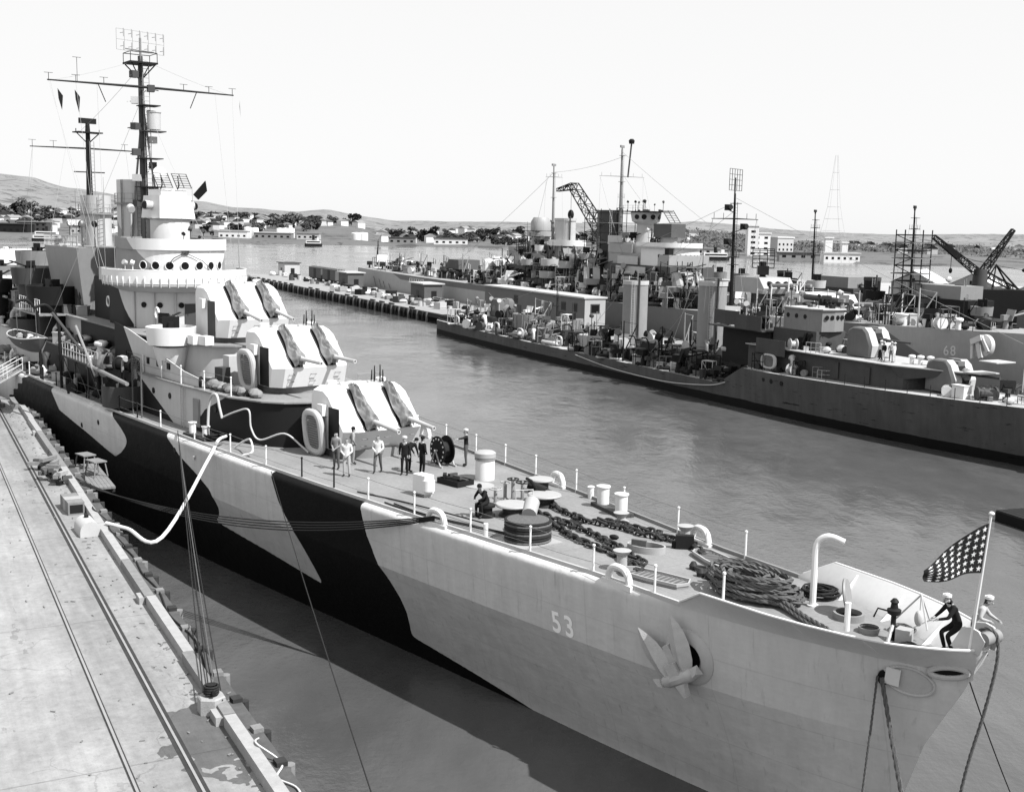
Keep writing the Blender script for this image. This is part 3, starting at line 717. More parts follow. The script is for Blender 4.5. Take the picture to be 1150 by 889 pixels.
# ------------------------------------------------------------------ deckhouses
def sym(pts): return [(x, y) for x, y in pts] + [(x, -y) for x, y in reversed(pts) if y > .01]
H1 = sym([(40.7, 0), (40.75, 1.6), (41.2, 2.7), (42.2, 3.6), (44.5, 4.5), (50, 5.1), (60, 5.5), (64, 5.6), (112, 5.6)])
M_H1 = camo('deckhouse_camouflage', .42, [[(40, 7), (40, 10), (44.2, 10), (47.6, 8.6), (49.5, 7.0)], [(51.5, 7.0), (58.5, 9.8), (75, 9.8), (75, 7)], [(75, 7), (75, 9.8), (80, 9.8), (84, 7)]])
H1o = MB().prism(H1, DZ + .003, 9.66).build('deckhouse', M_H1, cruiser, smooth=40)
lip = [(x - .1 if x < 60 else x, y * 1.03) for x, y in H1]
MB().prism(lip, 9.66, 9.74).build('upper_deck', M_DECK, cruiser, smooth=0)
# doors, scuttles and hose rack on its starboard side
def side_y(s): return float(np.interp(s, [42.2, 44.5, 50, 60, 64, 112], [3.6, 4.5, 5.1, 5.5, 5.6, 5.6]))
def on_side(s0, s1): return math.atan2(side_y(s1) - side_y(s0), s1 - s0)
for s in (48.6, 57.5, 66.5, 74.5):
    mb = MB().box(-.42, .42, -.02, .05, 0, 1.65); mb.box(-.30, .30, .05, .07, .12, 1.5)
    d = mb.build('door', M_GREY, H1o, (s, side_y(s) + .01, DZ + .25), on_side(s - .4, s + .4), smooth=0)
for s in (46.3, 52.5, 55.2, 60.5, 63.2, 69, 71.8):
    MB().cyl((0, -.03, 0), (0, .05, 0), .19, n=14).build('scuttle', M_PORT, H1o, (s, side_y(s), DZ + 1.6), on_side(s - .4, s + .4))
mb = MB(); ladder(mb, (50.3, side_y(50.3) + .12, DZ), (50.3, side_y(50.3) + .12, 9.8), .22, axis=(1, 0, 0)); mb.build('wall_ladder', M_LIGHT, H1o)
# front face fittings: gear hung on the sunlit house front below turret two
for y in (-1.3, 1.1):
    mb = MB().cyl((0, 0, 0), (-.12, 0, 0), .34, n=14); mb.cyl((-.12, 0, 0), (-.2, 0, 0), .09, n=8)
    mb.build('vent_cover', M_GREY, H1o, (40.72, y, 8.7))
MB().box(40.5, 40.72, -.35, .35, 7.4, 9.0).build('front_door', M_GREY, H1o, smooth=0)
# deck 02
H2 = sym([(50.6, 0), (50.7, 1.6), (51.6, 2.8), (53, 3.5), (56, 4.0), (60, 4.3), (110, 4.3)])
M_H2 = camo('second_deckhouse_camo_shade', .42, [[(62, 9), (58.5, 12.2), (75, 12.2), (75, 9)]])  # black is camouflage, with shadow abaft its edge painted in
H2o = MB().prism(H2, 9.74, 11.86).build('deckhouse', M_H2, cruiser, smooth=40)
MB().prism([(x - .25 if x < 60 else x, y * 1.1) for x, y in H2], 11.86, 11.95).build('upper_deck', M_DECK, cruiser, smooth=0)
for s in (54.5, 57.5): MB().box(s - .42, s + .42, 0, .06, 9.95, 11.6).build('door', M_GREY, H2o, (0, 3.98 if s > 56 else 3.78, 0), smooth=0)
# sweeping screen from the bridge down to the gun platform
path = [(62.5, 5.45), (60, 5.3), (57, 5.15), (54, 5.0), (51, 4.85), (48.5, 4.6)]
tops = [12.6, 12.3, 11.75, 11.05, 10.5, 10.2]
scr = MB().wall(path, 9.70, lambda i: tops[i], .07).build('side_screen', camo('screen_camouflage', .44, [[(64, 9), (64, 13), (61.4, 13), (57.6, 9)]]), cruiser, smooth=40)
for s in (53.2, 54.9, 56.6): MB().box(s - .22, s + .22, -.05, .05, 10.35, 10.75).build('screen_opening', M_PORT, scr, (0, 5.09 + (s - 55) * .04, 0), smooth=0)
path = [(62.5, -5.45), (57, -5.15), (51, -4.85), (48.5, -4.6)]
MB().wall(path, 9.70, lambda i: [12.6, 11.7, 10.5, 10.2][i], .07).build('side_screen', M_GREY, cruiser, smooth=40)
# gear lying along the upper deck edge
for i in range(16):
    s = 43.3 + i * .42; fitting('canvas_bundle', cruiser, (s, side_y(s) - .5 - crng.uniform(0, .35), 9.74), crng.uniform(0, 3), crng.choice([M_CANVAS, M_ROPE, M_DARK, M_GREY]), crng.uniform(.5, 1.0))
for s in (44.6, 47.8, 50.9, 54.0, 57.2, 60.2): link('stanchion', stw if s < 58 else stb, cruiser, (s, side_y(s) - .08, 9.74))
for hz in (.5, 1.06): MB().tube([(s, side_y(s) - .08, 9.74 + hz) for s in (44.6, 47.8, 50.9, 54.0, 57.2, 60.2)], .011, 4).build('lifeline', mat('wire_rope', .14), cruiser)
fitting('ready_box', cruiser, (49.2, 3.1, 9.74), .3, M_MID, (1.2, 1, 2.2)); fitting('ready_box', cruiser, (49.9, 2.0, 9.74), 0, M_LIGHT, (1.6, 2.0, 3.4)); fitting('winch', cruiser, (48.6, 4.2, 9.74), 1.0, M_DARK, .7)
# gun tub abeam of turret three
tb = MB().lathe([(1.2, 0), (1.45, .05), (1.55, 1.15), (1.48, 1.17), (1.38, .1)], (54.4, 4.4, 11.75), 22, cap1=False); tb.cyl((54.6, 4.3, 9.8), (54.4, 4.4, 11.75), .7, 1.15, 14)
tb.build('gun_tub', M_WHITE, cruiser); fitting('light_gun', cruiser, (54.4, 4.4, 11.8), R(160), M_DARK, 1.15)
fitting('light_gun', cruiser, (58.2, 3.6, 11.95), R(120), M_DARK, 1.0); fitting('ready_box', cruiser, (52.4, 3.6, 11.95), 0, M_WHITE, (1.6, 1, 1.1)); fitting('ready_box', cruiser, (51.6, 3.2, 11.95), .2, M_WHITE, (1.4, 1, 1.1))

# ------------------------------------------------------------------ bridge
def arc(cx, cy, rx, ry, a0, a1, n): return [(cx - rx * math.cos(R(a0 + (a1 - a0) * i / n)), cy + ry * math.sin(R(a0 + (a1 - a0) * i / n))) for i in range(n + 1)]
tw = arc(66.3, 0, 3.8, 3.75, -90, 90, 24) + [(69.5, 3.7), (70, 3.2), (75, 3.2), (75, -3.2), (70, -3.2), (69.5, -3.7)]
tower = MB().prism(tw, 11.95, 15.1).build('bridge_tower', camo('tower_camo_shade', .50, [[(67.8, 15.2), (63.6, 11.0), (63.6, 9), (80, 9), (80, 15.2)]]), cruiser, smooth=40)  # black covers the camouflage diagonal and painted-in shadow abaft it
for a in (12, 34, 52):
    MB().cyl((-.06, 0, 0), (.05, 0, 0), .2, n=12).build('scuttle', M_PORT, tower, (66.3 - 3.8 * math.cos(R(a)), 3.75 * math.sin(R(a)), 13.6), -R(a))
mb = MB().box(-.06, .05, -.42, .42, 0, 1.7); mb.build('door', M_MID, tower, (66.3 - 3.8 * math.cos(R(2)), 3.75 * math.sin(R(2)), 12.0), -R(2), smooth=0)
wp = arc(66.0, 0, 5.0, 5.05, -98, 98, 40)
wing = MB().wall(wp, 15.12, 16.02, .07).build('bridge_wing', M_WHITE, cruiser, smooth=30)
MB().prism(wp, 14.98, 15.12).build('wing_floor', M_LIGHT, wing, smooth=0)
MB().tube([(x, y, 16.04) for x, y in wp], .05, 6).build('wing_rail', M_WHITE, wing)
wo = arc(66.0, 0, 5.03, 5.08, -98, 98, 40)
MB().add([(x, y, 15.12) for x, y in wo] + [(66.0 + (x - 66.0) * .75, y * .75, 14.5) for x, y in wo], [(i, i + 1, 42 + i, 41 + i) for i in range(40)]).build('wing_skirt', M_LIGHT, wing)
gm = MB().add([(0, -.025, -.6), (-.09, -.025, 0), (-.07, -.025, .1), (.02, -.025, .1), (0, .025, -.6), (-.09, .025, 0), (-.07, .025, .1), (.02, .025, .1)], [(0, 1, 2, 3), (7, 6, 5, 4), (0, 4, 5, 1), (1, 5, 6, 2), (2, 6, 7, 3), (3, 7, 4, 0)]).mesh('gusset', M_WHITE, 0)
for a in np.arange(-60, 98, 6.4): link('gusset', gm, wing, (66.0 - 5.05 * math.cos(R(a)), 5.10 * math.sin(R(a)), 15.5), -R(a))
phs = arc(65.8, 0, 3.45, 3.45, -90, 90, 30) + [(67.4, 3.4), (67.8, 2.5), (72, 2.4), (72, -2.4), (67.8, -2.5), (67.4, -3.4)]
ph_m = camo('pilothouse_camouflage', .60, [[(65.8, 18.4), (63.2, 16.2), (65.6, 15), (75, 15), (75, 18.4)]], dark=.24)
pil = MB().prism(phs, 15.12, 17.5).build('pilothouse', ph_m, cruiser, smooth=30)
up = arc(65.8, 0, 3.55, 3.55, -90, 90, 30) + [(67.5, 3.5), (67.9, 2.6), (72, 2.5), (72, -2.5), (67.9, -2.6), (67.5, -3.5)]
MB().wall(up, 17.42, 18.2, .08, closed=True).build('bridge_screen', ph_m, pil, smooth=30)
MB().prism(arc(65.8, 0, 3.3, 3.3, -90, 90, 20) + [(67.3, 3.3), (67.7, 2.3), (71.9, 2.3), (71.9, -2.3), (67.7, -2.3), (67.3, -3.3)], 17.5, 17.56).build('bridge_floor', M_DARK, pil, smooth=0)
pm_ = MB().cyl((-.05, 0, 0), (.05, 0, 0), .27, n=16)
pr_ = MB(); pr_.tube([(-.05, .30 * math.cos(t), .30 * math.sin(t)) for t in np.arange(0, 6.28, .4)], .035, 5, closed=True)
pmm = pm_.mesh('porthole', M_PORT); prm = pr_.mesh('porthole_rim', M_WHITE)
for a in (58, 42, 26, 9, -8, -24, -40):
    q = link('porthole', pmm, pil, (65.8 - 3.45 * math.cos(R(a)), 3.45 * math.sin(R(a)), 16.35), -R(a)); link('porthole_rim', prm, q)
# gear on the pilothouse front
MB().lathe([(.26, 0), (.26, .1)], n=14).build('bell', M_MID, pil, (62.3, .5, 17.35), (0, R(90), 0))
MB().tube([(62.25, .5, 17.3), (62.4, 1.3, 16.9), (62.6, 1.6, 16.5)], .035, 5).build('voice_pipe', M_MID, pil)
MB().tube([(62.25, .4, 17.2), (62.25, -.7, 16.7), (62.5, -1.6, 15.9)], .025, 5).build('stay_wire', M_MID, pil)
mb = MB().box(62.75, 62.82, .8, 2.1, 15.3, 17.2)
# people-high clutter on the open bridge and the wings
for i in range(26):
    a = crng.uniform(-80, 80); r = crng.uniform(1.9, 3.1)
    fitting(crng.choice(['ready_box', 'searchlight', 'canvas_bundle', 'ready_box']), cruiser, (65.8 - r * math.cos(R(a)), r * math.sin(R(a)), 17.56), crng.uniform(0, 3), crng.choice([M_DARK, M_MID, M_DARK, M_GREY]), crng.uniform(.35, .6))
for a in (88, 78, 70, 60, -60, -75):
    fitting(crng.choice(['searchlight', 'ready_box', 'light_gun']), cruiser, (66.0 - 4.3 * math.cos(R(a)), 4.3 * math.sin(R(a)), 15.12), crng.uniform(0, 3), crng.choice([M_LIGHT, M_GREY, M_WHITE]), .62)
# gun director
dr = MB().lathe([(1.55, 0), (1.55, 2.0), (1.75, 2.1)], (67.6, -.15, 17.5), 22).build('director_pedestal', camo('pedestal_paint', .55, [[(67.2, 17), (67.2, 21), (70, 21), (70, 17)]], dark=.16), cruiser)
DIR = MB()
DIR.prism([(-1.5, -1.7), (-1.75, 0), (-1.5, 1.7), (1.5, 1.8), (1.9, .9), (1.9, -.9), (1.5, -1.8)], 0, 1.75, [(-1.2, -1.5), (-1.4, 0), (-1.2, 1.5), (1.4, 1.6), (1.7, .8), (1.7, -.8), (1.4, -1.6)])
DIR.box(-.9, 1.3, -1.2, 1.2, 1.75, 2.25)
d0 = DIR.build('gun_director', M_WHITE, cruiser, (67.6, -.2, 19.62), R(10), smooth=25); d0.scale = (.85, .84, .92)
for y in (1, -1):
    MB().cyl((0, y * 1.5, 1.0), (-.1, y * 2.35, 1.0), .34, .38, 12).build('rangefinder_arm', M_LIGHT, d0); MB().cyl((-.1, y * 2.35, 1.0), (-.35, y * 2.4, 1.0), .30, n=12).build('rangefinder_lens', M_PORT, d0)
mb = MB(); ladder(mb, (-1.5, .6, .1), (-1.25, .6, 1.7), .2); mb.build('director_ladder', M_LIGHT, d0)
mb = MB()
for y in (-.9, .9):
    for i in range(7): t = i / 6; mb.tube([(-1.1 + .9 * t, y - .75, 2.4 + 1.1 * t), (-1.1 + .9 * t, y + .75, 2.4 + 1.1 * t)], .03, 4)
    for q in (-.7, 0, .7): mb.tube([(-1.1, y + q, 2.4), (-.2, y + q, 3.5)], .035, 4)
for q in (-.8, .8): mb.tube([(.2, q, 1.9), (-.4, q, 2.6), (-.2, q, 3.3)], .06, 5)
mb.build('radar_antenna', M_DARK, d0)
mb = MB(); mb.add([(-1.6, -1.5, 1.9), (-2.6, -2.1, 3.0), (-2.5, -2.3, 2.2), (-1.9, -1.8, 1.5)], [(0, 1, 2, 3)]); mb.add([(-1.6, -1.45, 1.9), (-2.6, -2.05, 3.0), (-2.5, -2.25, 2.2), (-1.9, -1.75, 1.5)], [(3, 2, 1, 0)]); mb.build('radar_screen', M_DARK, d0)
fitting('searchlight', cruiser, (70.3, 1.7, 18.0), 0, M_LIGHT, 1.0)

# ------------------------------------------------------------------ foremast
MS = (72.0, .1)
fm = MB().tube([(MS[0], MS[1], 12), (MS[0] + .15, MS[1], 24), (MS[0] + .35, MS[1], 31.6)], [.34, .28, .18], 10).build('foremast', M_MID, cruiser)
mb = MB(); ladder(mb, (MS[0] - .5, MS[1] - .25, 17.5), (MS[0] - .05, MS[1] - .25, 31), .24)
for z in np.arange(18, 31, 1.2): mb.tube([(MS[0] + .1, MS[1], z), (MS[0] - .45 + (z - 18) * .03, MS[1] - .25, z + .3)], .03, 4)
mb.tube([(MS[0] - 1.0, -.9, 17.6), (MS[0] + .1, 0, 27.5)], .09, 6); mb.tube([(MS[0] + 1.8, .9, 15.6), (MS[0] + .2, .1, 27.5)], .09, 6)
mb.build('mast_ladder', M_GREY, fm)
mb = MB().prism([(-.9, -1.05), (.9, -1.05), (.9, 1.05), (-.9, 1.05)], 0, .12)
for a in (-1, 1):
    for b in (-1, 1): mb.tube([(a * .8, b * .9, 0), (0, 0, -1.2)], .05, 4); mb.tube([(a * .85, b, .12), (a * .85, b, .8)], .03, 4)
mb.tube([(-.85, -1, .8), (.85, -1, .8), (.85, 1, .8), (-.85, 1, .8)], .03, 4, closed=True)
mb.build('radar_platform', M_DARK, fm, (72.35, .1, 31.0))
mb = MB(); W2, HH = 2.0, .75
for i in range(7): y = -W2 + i * W2 / 3; mb.tube([(0, y, -HH), (0, y, HH)], .014, 4)
for z in (-HH, 0, HH): mb.tube([(0, -W2, z), (0, W2, z)], .014, 4)
for i in range(6):
    for z in (-.5, .45): y = -W2 + .35 + i * W2 / 3; mb.tube([(0, y, z), (-.45, y, z)], .02, 4); mb.tube([(-.45, y, z - .3), (-.45, y, z + .3)], .022, 4)
mb.tube([(.05, 0, -1.5), (.05, 0, .3)], .09, 6); mb.tube([(.1, -1.2, -.6), (.1, 1.2, -.6)], .05, 5)
mb.build('air_search_radar', M_GREY, fm, (72.2, .1, 32.6), R(14))
yd = MB().tube([(71.8, -7.0, 29.25), (71.8, 0, 29.3), (71.8, 7.0, 29.25)], [.05, .10, .05], 8)
for y in (-6.9, -5.0, -3.0, 3.0, 5.0, 6.9): yd.tube([(71.8, y, 29.2), (71.8, y, 29.75)], .025, 4); yd.tube([(71.8, y - .3, 29.75), (71.8, y + .3, 29.75)], .02, 4)
for y, d in ((-4, 1), (3.4, -1)): yd.tube([(71.8, y, 29.2), (71.8, y + .5 * d, 28.0)], .035, 5)
yd.tube([(71.8, 4.9, 29.3), (71.8, 4.9, 31.0)], .02, 4); yd.tube([(71.8, 4.6, 31.0), (71.8, 5.2, 31.0)], .02, 4)
yd.build('yard', M_DARK, fm)
MB().lathe([(.5, 0), (.5, 1.2), (.55, 1.25), (.55, 1.3)], n=14).build('radar_drum', M_LIGHT, fm, (71.5, -.55, 26.2)); MB().box(-.7, .7, -.8, .8, -.08, 0).build('drum_platform', M_MID, fm, (71.6, -.5, 26.1), smooth=0)
for z, w in ((24.0, .8), (21.9, .9), (27.9, .7)): MB().prism([(-w, -w), (w, -w), (w, w), (-w, w)], 0, .07).build('mast_platform', M_DARK, fm, (71.6, -.2, z), smooth=0)
MB().lathe([(.3, 0), (.5, .25), (.5, .3)], n=14).build('mast_light', M_LIGHT, fm, (71.1, -.7, 22.9), (0, R(-70), 0))
mb = MB()
wires = [((71.8, 6.9, 29.2), (66.0, 5.0, 16.0)), ((71.8, 6.8, 29.2), (68, 4.9, 16)), ((71.8, 5.0, 29.2), (69, 4.4, 15.2)), ((71.8, -6.9, 29.2), (66, -5, 16.1)), ((72.1, 0, 28.5), (61.3, -1.5, 16)), ((72.1, 0, 28.8), (77, 6.9, 9.7)), ((71.8, 6.9, 29.2), (72.3, 0, 31.4)), ((71.8, -6.9, 29.2), (72.3, 0, 31.4)), ((72.3, 0, 31), (89, 0, 27)), ((71.8, -5.5, 29.2), (67, -4.9, 16.1)), ((71.8, 3.5, 29.2), (69.5, 3.9, 15.2))]
for a, b in wires: MB().tube(sag(a, b, .15, 6), .012, 4).build('rigging_wire', mat('rigging', .25), fm)
for y, h in ((6.3, 1.5), (5.1, 1.6)):
    f = MB().add([(71.8, y, 28.7), (71.75, y - .35, 28.2), (71.9, y - .3, 28.7 - h), (71.8, y - .05, 28.0)], [(0, 1, 2, 3)])
    f.add([(71.83, y, 28.7), (71.78, y - .35, 28.2), (71.93, y - .3, 28.7 - h), (71.83, y - .05, 28.0)], [(3, 2, 1, 0)])
    f.build('signal_flag', M_DARK, fm)
MB().add([(71.8, -7.5, 28.9), (71.6, -7.4, 28.4), (71.75, -7.55, 27.6)], [(0, 1, 2)]).build('signal_flag', M_MID, fm)

# ------------------------------------------------------------------ funnels and mainmast
def funnel(s, z0, z1, a, b, ring, m):
    f = MB().lathe([(1.05, z0), (1.0, z0 + 1), (1.0, z1 - 1.5), (1.0, z1), (.92, z1), (.9, z1 - 1.0)], (s, 0, 0), 26, sx=a, sy=b, cap0=False, cap1=False)
    f.lathe([(.88, z1 - 1.0)], (s, 0, 0), 26, a, b) if False else None
    o = f.build('funnel', m, cruiser)
    MB().lathe([(.9, z1 - .9), (.0, z1 - .85)], (s, 0, 0), 26, a, b, cap0=False, cap1=False).build('uptake', M_BLACK, o)
    MB().lathe([(1.0, ring), (1.14, ring), (1.14, ring + .12), (1.0, ring + .14)], (s, 0, 0), 26, a, b, cap0=False, cap1=False).build('funnel_band', M_GREY, o)
    mb = MB(); ladder(mb, (s - a - .1, .1, z0 + 2), (s - a - .1, .1, z1 + .1), .2); ladder(mb, (s - a * .5, b * .95, z0 + 2), (s - a * .5, b * .95, z1), .18, axis=(1, 0, 0)); mb.build('funnel_ladder', M_GREY, o)
    mb = MB()
    for k in range(14): t = k * .449; mb.tube([(s + a * 1.14 * math.cos(t), b * 1.14 * math.sin(t), ring + .1), (s + a * 1.14 * math.cos(t), b * 1.14 * math.sin(t), ring + .85)], .018, 4)
    for k in (0.45, .85): mb.tube([(s + a * 1.14 * math.cos(t), b * 1.14 * math.sin(t), ring + k) for t in np.arange(0, 6.28, .3)], .015, 4, closed=True)
    mb.build('band_railing', M_GREY, o)
    return o
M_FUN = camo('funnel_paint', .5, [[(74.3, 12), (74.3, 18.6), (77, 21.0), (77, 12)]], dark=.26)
funnel(74.9, 12, 22.5, 1.6, 1.25, 20.6, M_FUN); funnel(85.2, 12, 21.4, 1.8, 1.2, 19.8, M_LIGHT)
mm = MB().tube([(87.2, -0.10, 12), (87.2, -0.10, 21), (87.3, -0.10, 27.6)], [.34, .28, .17], 10).build('mainmast', M_DARK, cruiser)
mb = MB().tube([(87.2, -5.10, 25.35), (87.2, -0.10, 25.4), (87.2, 4.70, 25.35)], [.04, .08, .04], 7); mb.tube([(87.1, -1.40, 23.4), (87.1, 1.20, 23.4)], .05, 6)
for y in (-4.9, -3.2, 2.8, 4.5): mb.tube([(87.2, y, 25.3), (87.2, y, 25.9)], .022, 4); mb.tube([(87.2, y - .3, 25.9), (87.2, y + .3, 25.9)], .02, 4)
mb.build('yard', M_DARK, mm)
mb = MB().box(-.6, .6, -1.1, 1.1, 0, .1); mb.cyl((0, 0, .1), (0, 0, .75), .22, .18, 10); mb.box(-.12, .12, -.75, .75, .8, 1.25)
for a in (-1, 1): mb.tube([(0, a * 1.0, 0), (0, 0, -.9)], .05, 4); mb.tube([(0, a * 1.05, 0), (0, a * 1.05, .35)], .04, 4)
mb.build('surface_radar', M_DARK, mm, (87.3, -0.10, 26.7), R(10))
mb = MB(); ladder(mb, (86.8, -.3, 17), (86.9, -.3, 26), .18); mb.build('mast_ladder', M_GREY, mm)
for a, b in [((87.2, -5.00, 25.3), (88, -5.4, 12)), ((87.2, 4.50, 25.3), (86, 5.4, 12)), ((87.2, 1.80, 25.3), (84, 5.4, 12)), ((87.2, 4.50, 25.3), (92, 5.5, 10)), ((87.2, -3.30, 25.3), (86, -4, 15))]:
    MB().tube(sag(a, b, .1, 5), .012, 4).build('rigging_wire', mat('rigging', .25), mm)

# ------------------------------------------------------------------ amidships and after superstructure
MB().prism([(77.5, -3.2), (77, 3.4), (85.5, 3.4), (85.5, -3.2)], 11.95, 17.2, [(77.0, -3.8), (76.4, 4.1), (86, 4.1), (86, -3.8)]).build('funnel_house', M_GREY, cruiser, smooth=0)
for s, y, z, r, h, m in ((80.5, 4.9, 12.6, 2.1, 1.5, M_DARK), (88.5, 4.6, 13.8, 1.7, 1.4, M_MID), (93.5, 3.0, 15.2, 1.8, 1.3, M_GREY), (84.5, 5.8, 9.9, 1.6, 1.3, M_MID), (97.5, 5.6, 12.6, 1.4, 1.2, M_DARK), (108, 3.0, 13.2, 1.9, 1.4, M_GREY)):
    MB().lathe([(r * .3, 0), (r * .92, 0), (r, h), (r * .95, h), (r * .86, .1)], (s, y, z), 22, cap1=False).cyl((s, y, 9.7), (s, y, z), r * .55, r * .7, 12).build('gun_tub', m, cruiser)
    fitting('light_gun', cruiser, (s, y, z + .1), crng.uniform(1, 4), M_DARK, 1.25); fitting('canvas_bundle', cruiser, (s + .5, y, z + .3), 0, M_CANVAS, 1.2)
MB().box(91, 99, -3, 3.2, 11.95, 15.0).build('after_house', M_GREY, cruiser, smooth=0)
MB().lathe([(1.3, 0), (1.3, 2.4), (1.6, 2.5), (1.6, 4.2), (1.2, 4.5)], (95, 0, 12.6), 18).build('after_director', M_LIGHT, cruiser)
MB().box(103, 118, -3, 3, 9.7, 12.6).build('after_house', M_MID, cruiser, smooth=0)
turret(cruiser, 112, 0, 12.9, math.pi - R(8), 0, False); turret(cruiser, 121, 0, 10.3, math.pi - R(8), 0, False)
MB().box(116, 124, -3, 3, 7.2, 10.0).build('after_house', M_GREY, cruiser, smooth=0)
# cradle, railings and open frames along the waist
for s in (60.5, 63.7, 66.9):
    mb = MB()
    for y in (5.7, 7.0): mb.tube([(s, y, DZ), (s, y, 9.6)], .06, 5)
    mb.tube([(s, 5.6, 9.6), (s, 7.1, 9.6), (s + 3.0, 7.1, 9.6)], .06, 5); mb.tube([(s, 7.0, DZ + .2), (s + 3, 7.0, 9.5)], .03, 4)
    mb.build('awning_frame', M_MID, cruiser)
MB().box(60.4, 70.5, 5.2, 7.2, 9.62, 9.70).build('waist_platform', M_MID, cruiser, smooth=0)
for i in range(4): fitting('railing', cruiser, (62 + i * 2.2, 7.1, 9.7), 0, M_LIGHT, (1.4, 1, 1))
for i in range(3): fitting('railing', cruiser, (79 + i * 2.2, 6.6, 12.0), 0, M_WHITE, (1.4, 1, 1.1))
MB().box(77.5, 86, 4.2, 6.8, 11.87, 11.96).build('waist_platform', M_GREY, cruiser, smooth=0)
kinds = ['locker', 'ready_box', 'canvas_bundle', 'winch', 'mushroom_vent', 'life_raft', 'cowl_vent', 'ready_box', 'canvas_bundle']
for i in range(230):
    s = crng.uniform(57, 100); lev = crng.choice([7.2, 9.72, 9.72, 11.96])
    y = {7.2: crng.uniform(5.7, 7.0), 9.72: crng.uniform(4.3, 6.6 if s < 71 else 5.5), 11.96: crng.uniform(3.0, 4.4)}[lev]
    if lev > 11 and s < 76: continue
    fitting(crng.choice(kinds), cruiser, (s, y, lev), crng.uniform(0, 3.1), crng.choice([M_DARK, M_MID, M_DARK, M_GREY, M_LIGHT, M_CANVAS, M_ROPE, M_WHITE]), crng.uniform(.6, 1.15))
for i in range(36):
    s = crng.uniform(98, 128); fitting(crng.choice(kinds + ['searchlight', 'deck_house']), cruiser, (s, crng.uniform(1, 5.3), 9.72 if s < 112 else 7.2), crng.uniform(0, 3.1), crng.choice([M_LIGHT, M_MID, M_WHITE, M_GREY]), crng.uniform(.8, 1.4))
# davits for the whaleboat and the boat boom
for s in (69.2, 75.0):
    MB().tube(spline([(s, 7.35, DZ), (s, 7.4, 10.5), (s, 7.5, 12.3), (s, 8.2, 13.3), (s, 9.0, 13.2)], 5), .11, 7).build('davit', M_DARK, cruiser)
    MB().tube([(s, 9.0, 13.1), (s, 8.95, 11.0)], .03, 4).build('davit_fall', M_ROPE, cruiser)
MB().tube([(68.5, 8.0, 12.8), (62.5, 7.6, 10.6)], .1, 7).build('boat_boom', M_MID, cruiser)
MB().tube([(62.2, 7.35, 9.75), (54.5, 7.2, 9.4)], .13, 8).build('boat_boom', M_GREY, cruiser)
MB().tube([(64.5, 7.5, 12.2), (60.5, 7.4, 9.2)], .09, 7).build('boat_boom', M_GREY, cruiser)
# cargo net hung from a frame
mb = MB()
for i in range(9):
    mb.tube([(54.8 + i * .16, 6.3 + .1 * math.sin(i), 10.9), (54.9 + i * .14, 6.45, 10.2), (55.1 + i * .1, 6.4, 9.6)], .022, 4)
    mb.tube([(54.8 + .05 * i, 6.32, 10.9 - i * .15), (55.5, 6.5, 10.8 - i * .16), (56.1 - .05 * i, 6.32, 10.9 - i * .15)], .022, 4)
mb.tube([(54.6, 6.3, 10.95), (56.3, 6.3, 10.95)], .05, 5); mb.tube([(54.6, 6.3, 10.95), (54.6, 6.3, 7.2)], .05, 5); mb.tube([(56.3, 6.3, 10.95), (56.3, 6.3, 7.2)], .05, 5)
mb.build('cargo_net', M_ROPE, cruiser)
MB().lathe([(1.2, 0), (1.35, .05), (1.4, 1.4), (1.34, 1.42), (1.25, .1)], (58.5, 6.2, 7.4), 22, cap1=False).build('gun_tub', M_MID, cruiser)
mb = MB().grid(lambda u, v: (59.3 + 2.2 * u, 6.9 + .35 * math.sin(v * 3) + .08 * math.sin(u * 14), 10.9 - 1.5 * v - .25 * math.sin(u * 3.1)), 14, 8); mb.build('hung_canvas', M_CANVAS, cruiser, smooth=80)

# more bridge gear: flag lockers, signal lamps, whip aerials, life rings, tower pipes
for i, a in enumerate((99, 90, 82)):
    MB().box(-.5, .5, -.25, .25, 0, .9).build('flag_locker', M_LIGHT, cruiser, (66.6 + i * 1.0, 3.9 + .15 * i, 15.13), .2, smooth=0)
for s, y, z, h in ((64.6, 4.7, 16.0, 3.6), (70.5, 3.6, 17.5, 5.0), (70.8, -3.2, 17.5, 4.6), (62.5, -3.5, 16.0, 3.0), (79.5, 3.2, 17.2, 4.5), (83.0, 2.6, 17.2, 4.0), (92, 2.0, 15.0, 5)): MB().tube([(s, y, z), (s + .1, y, z + h)], [.035, .012], 5).build('whip_aerial', M_GREY, cruiser)
for a in (18, 40, 64): MB().tube([(66.3 - 3.88 * math.cos(R(a)), 3.83 * math.sin(R(a)), 12.0), (66.3 - 3.88 * math.cos(R(a)), 3.83 * math.sin(R(a)), 14.6)], .06, 6).build('tower_pipe', M_LIGHT, tower)
for s, y, z in ((60.2, 3.2, 13.3), (70.9, 3.25, 13.4)): MB().tube([(.36 * math.cos(t), 0, .36 * math.sin(t)) for t in np.arange(0, 6.28, .45)], .07, 6, closed=True).build('life_ring', M_WHITE, cruiser, (s, y + .12, z))
mb = MB(); ladder(mb, (62.65, 1.0, 12.0), (62.65, 1.0, 15.0), .2); mb.build('wall_ladder', M_LIGHT, tower)
for x in (78.5, 80.5, 82.5, 84.5): MB().box(x - .35, x + .35, 0, .05, 12.2, 13.9).build('door', M_MID, cruiser, (0, 3.62, 0), smooth=0)
for i in range(8): fitting('railing', cruiser, (77 + i * 1.25, 4.0, 17.2), 0, M_LIGHT, (.85, 1, .9))
for i in range(5): fitting('searchlight', cruiser, (78 + i * 1.8, 2.2 + .4 * (i % 2), 17.2), i, M_LIGHT if i % 2 else M_MID, .8)

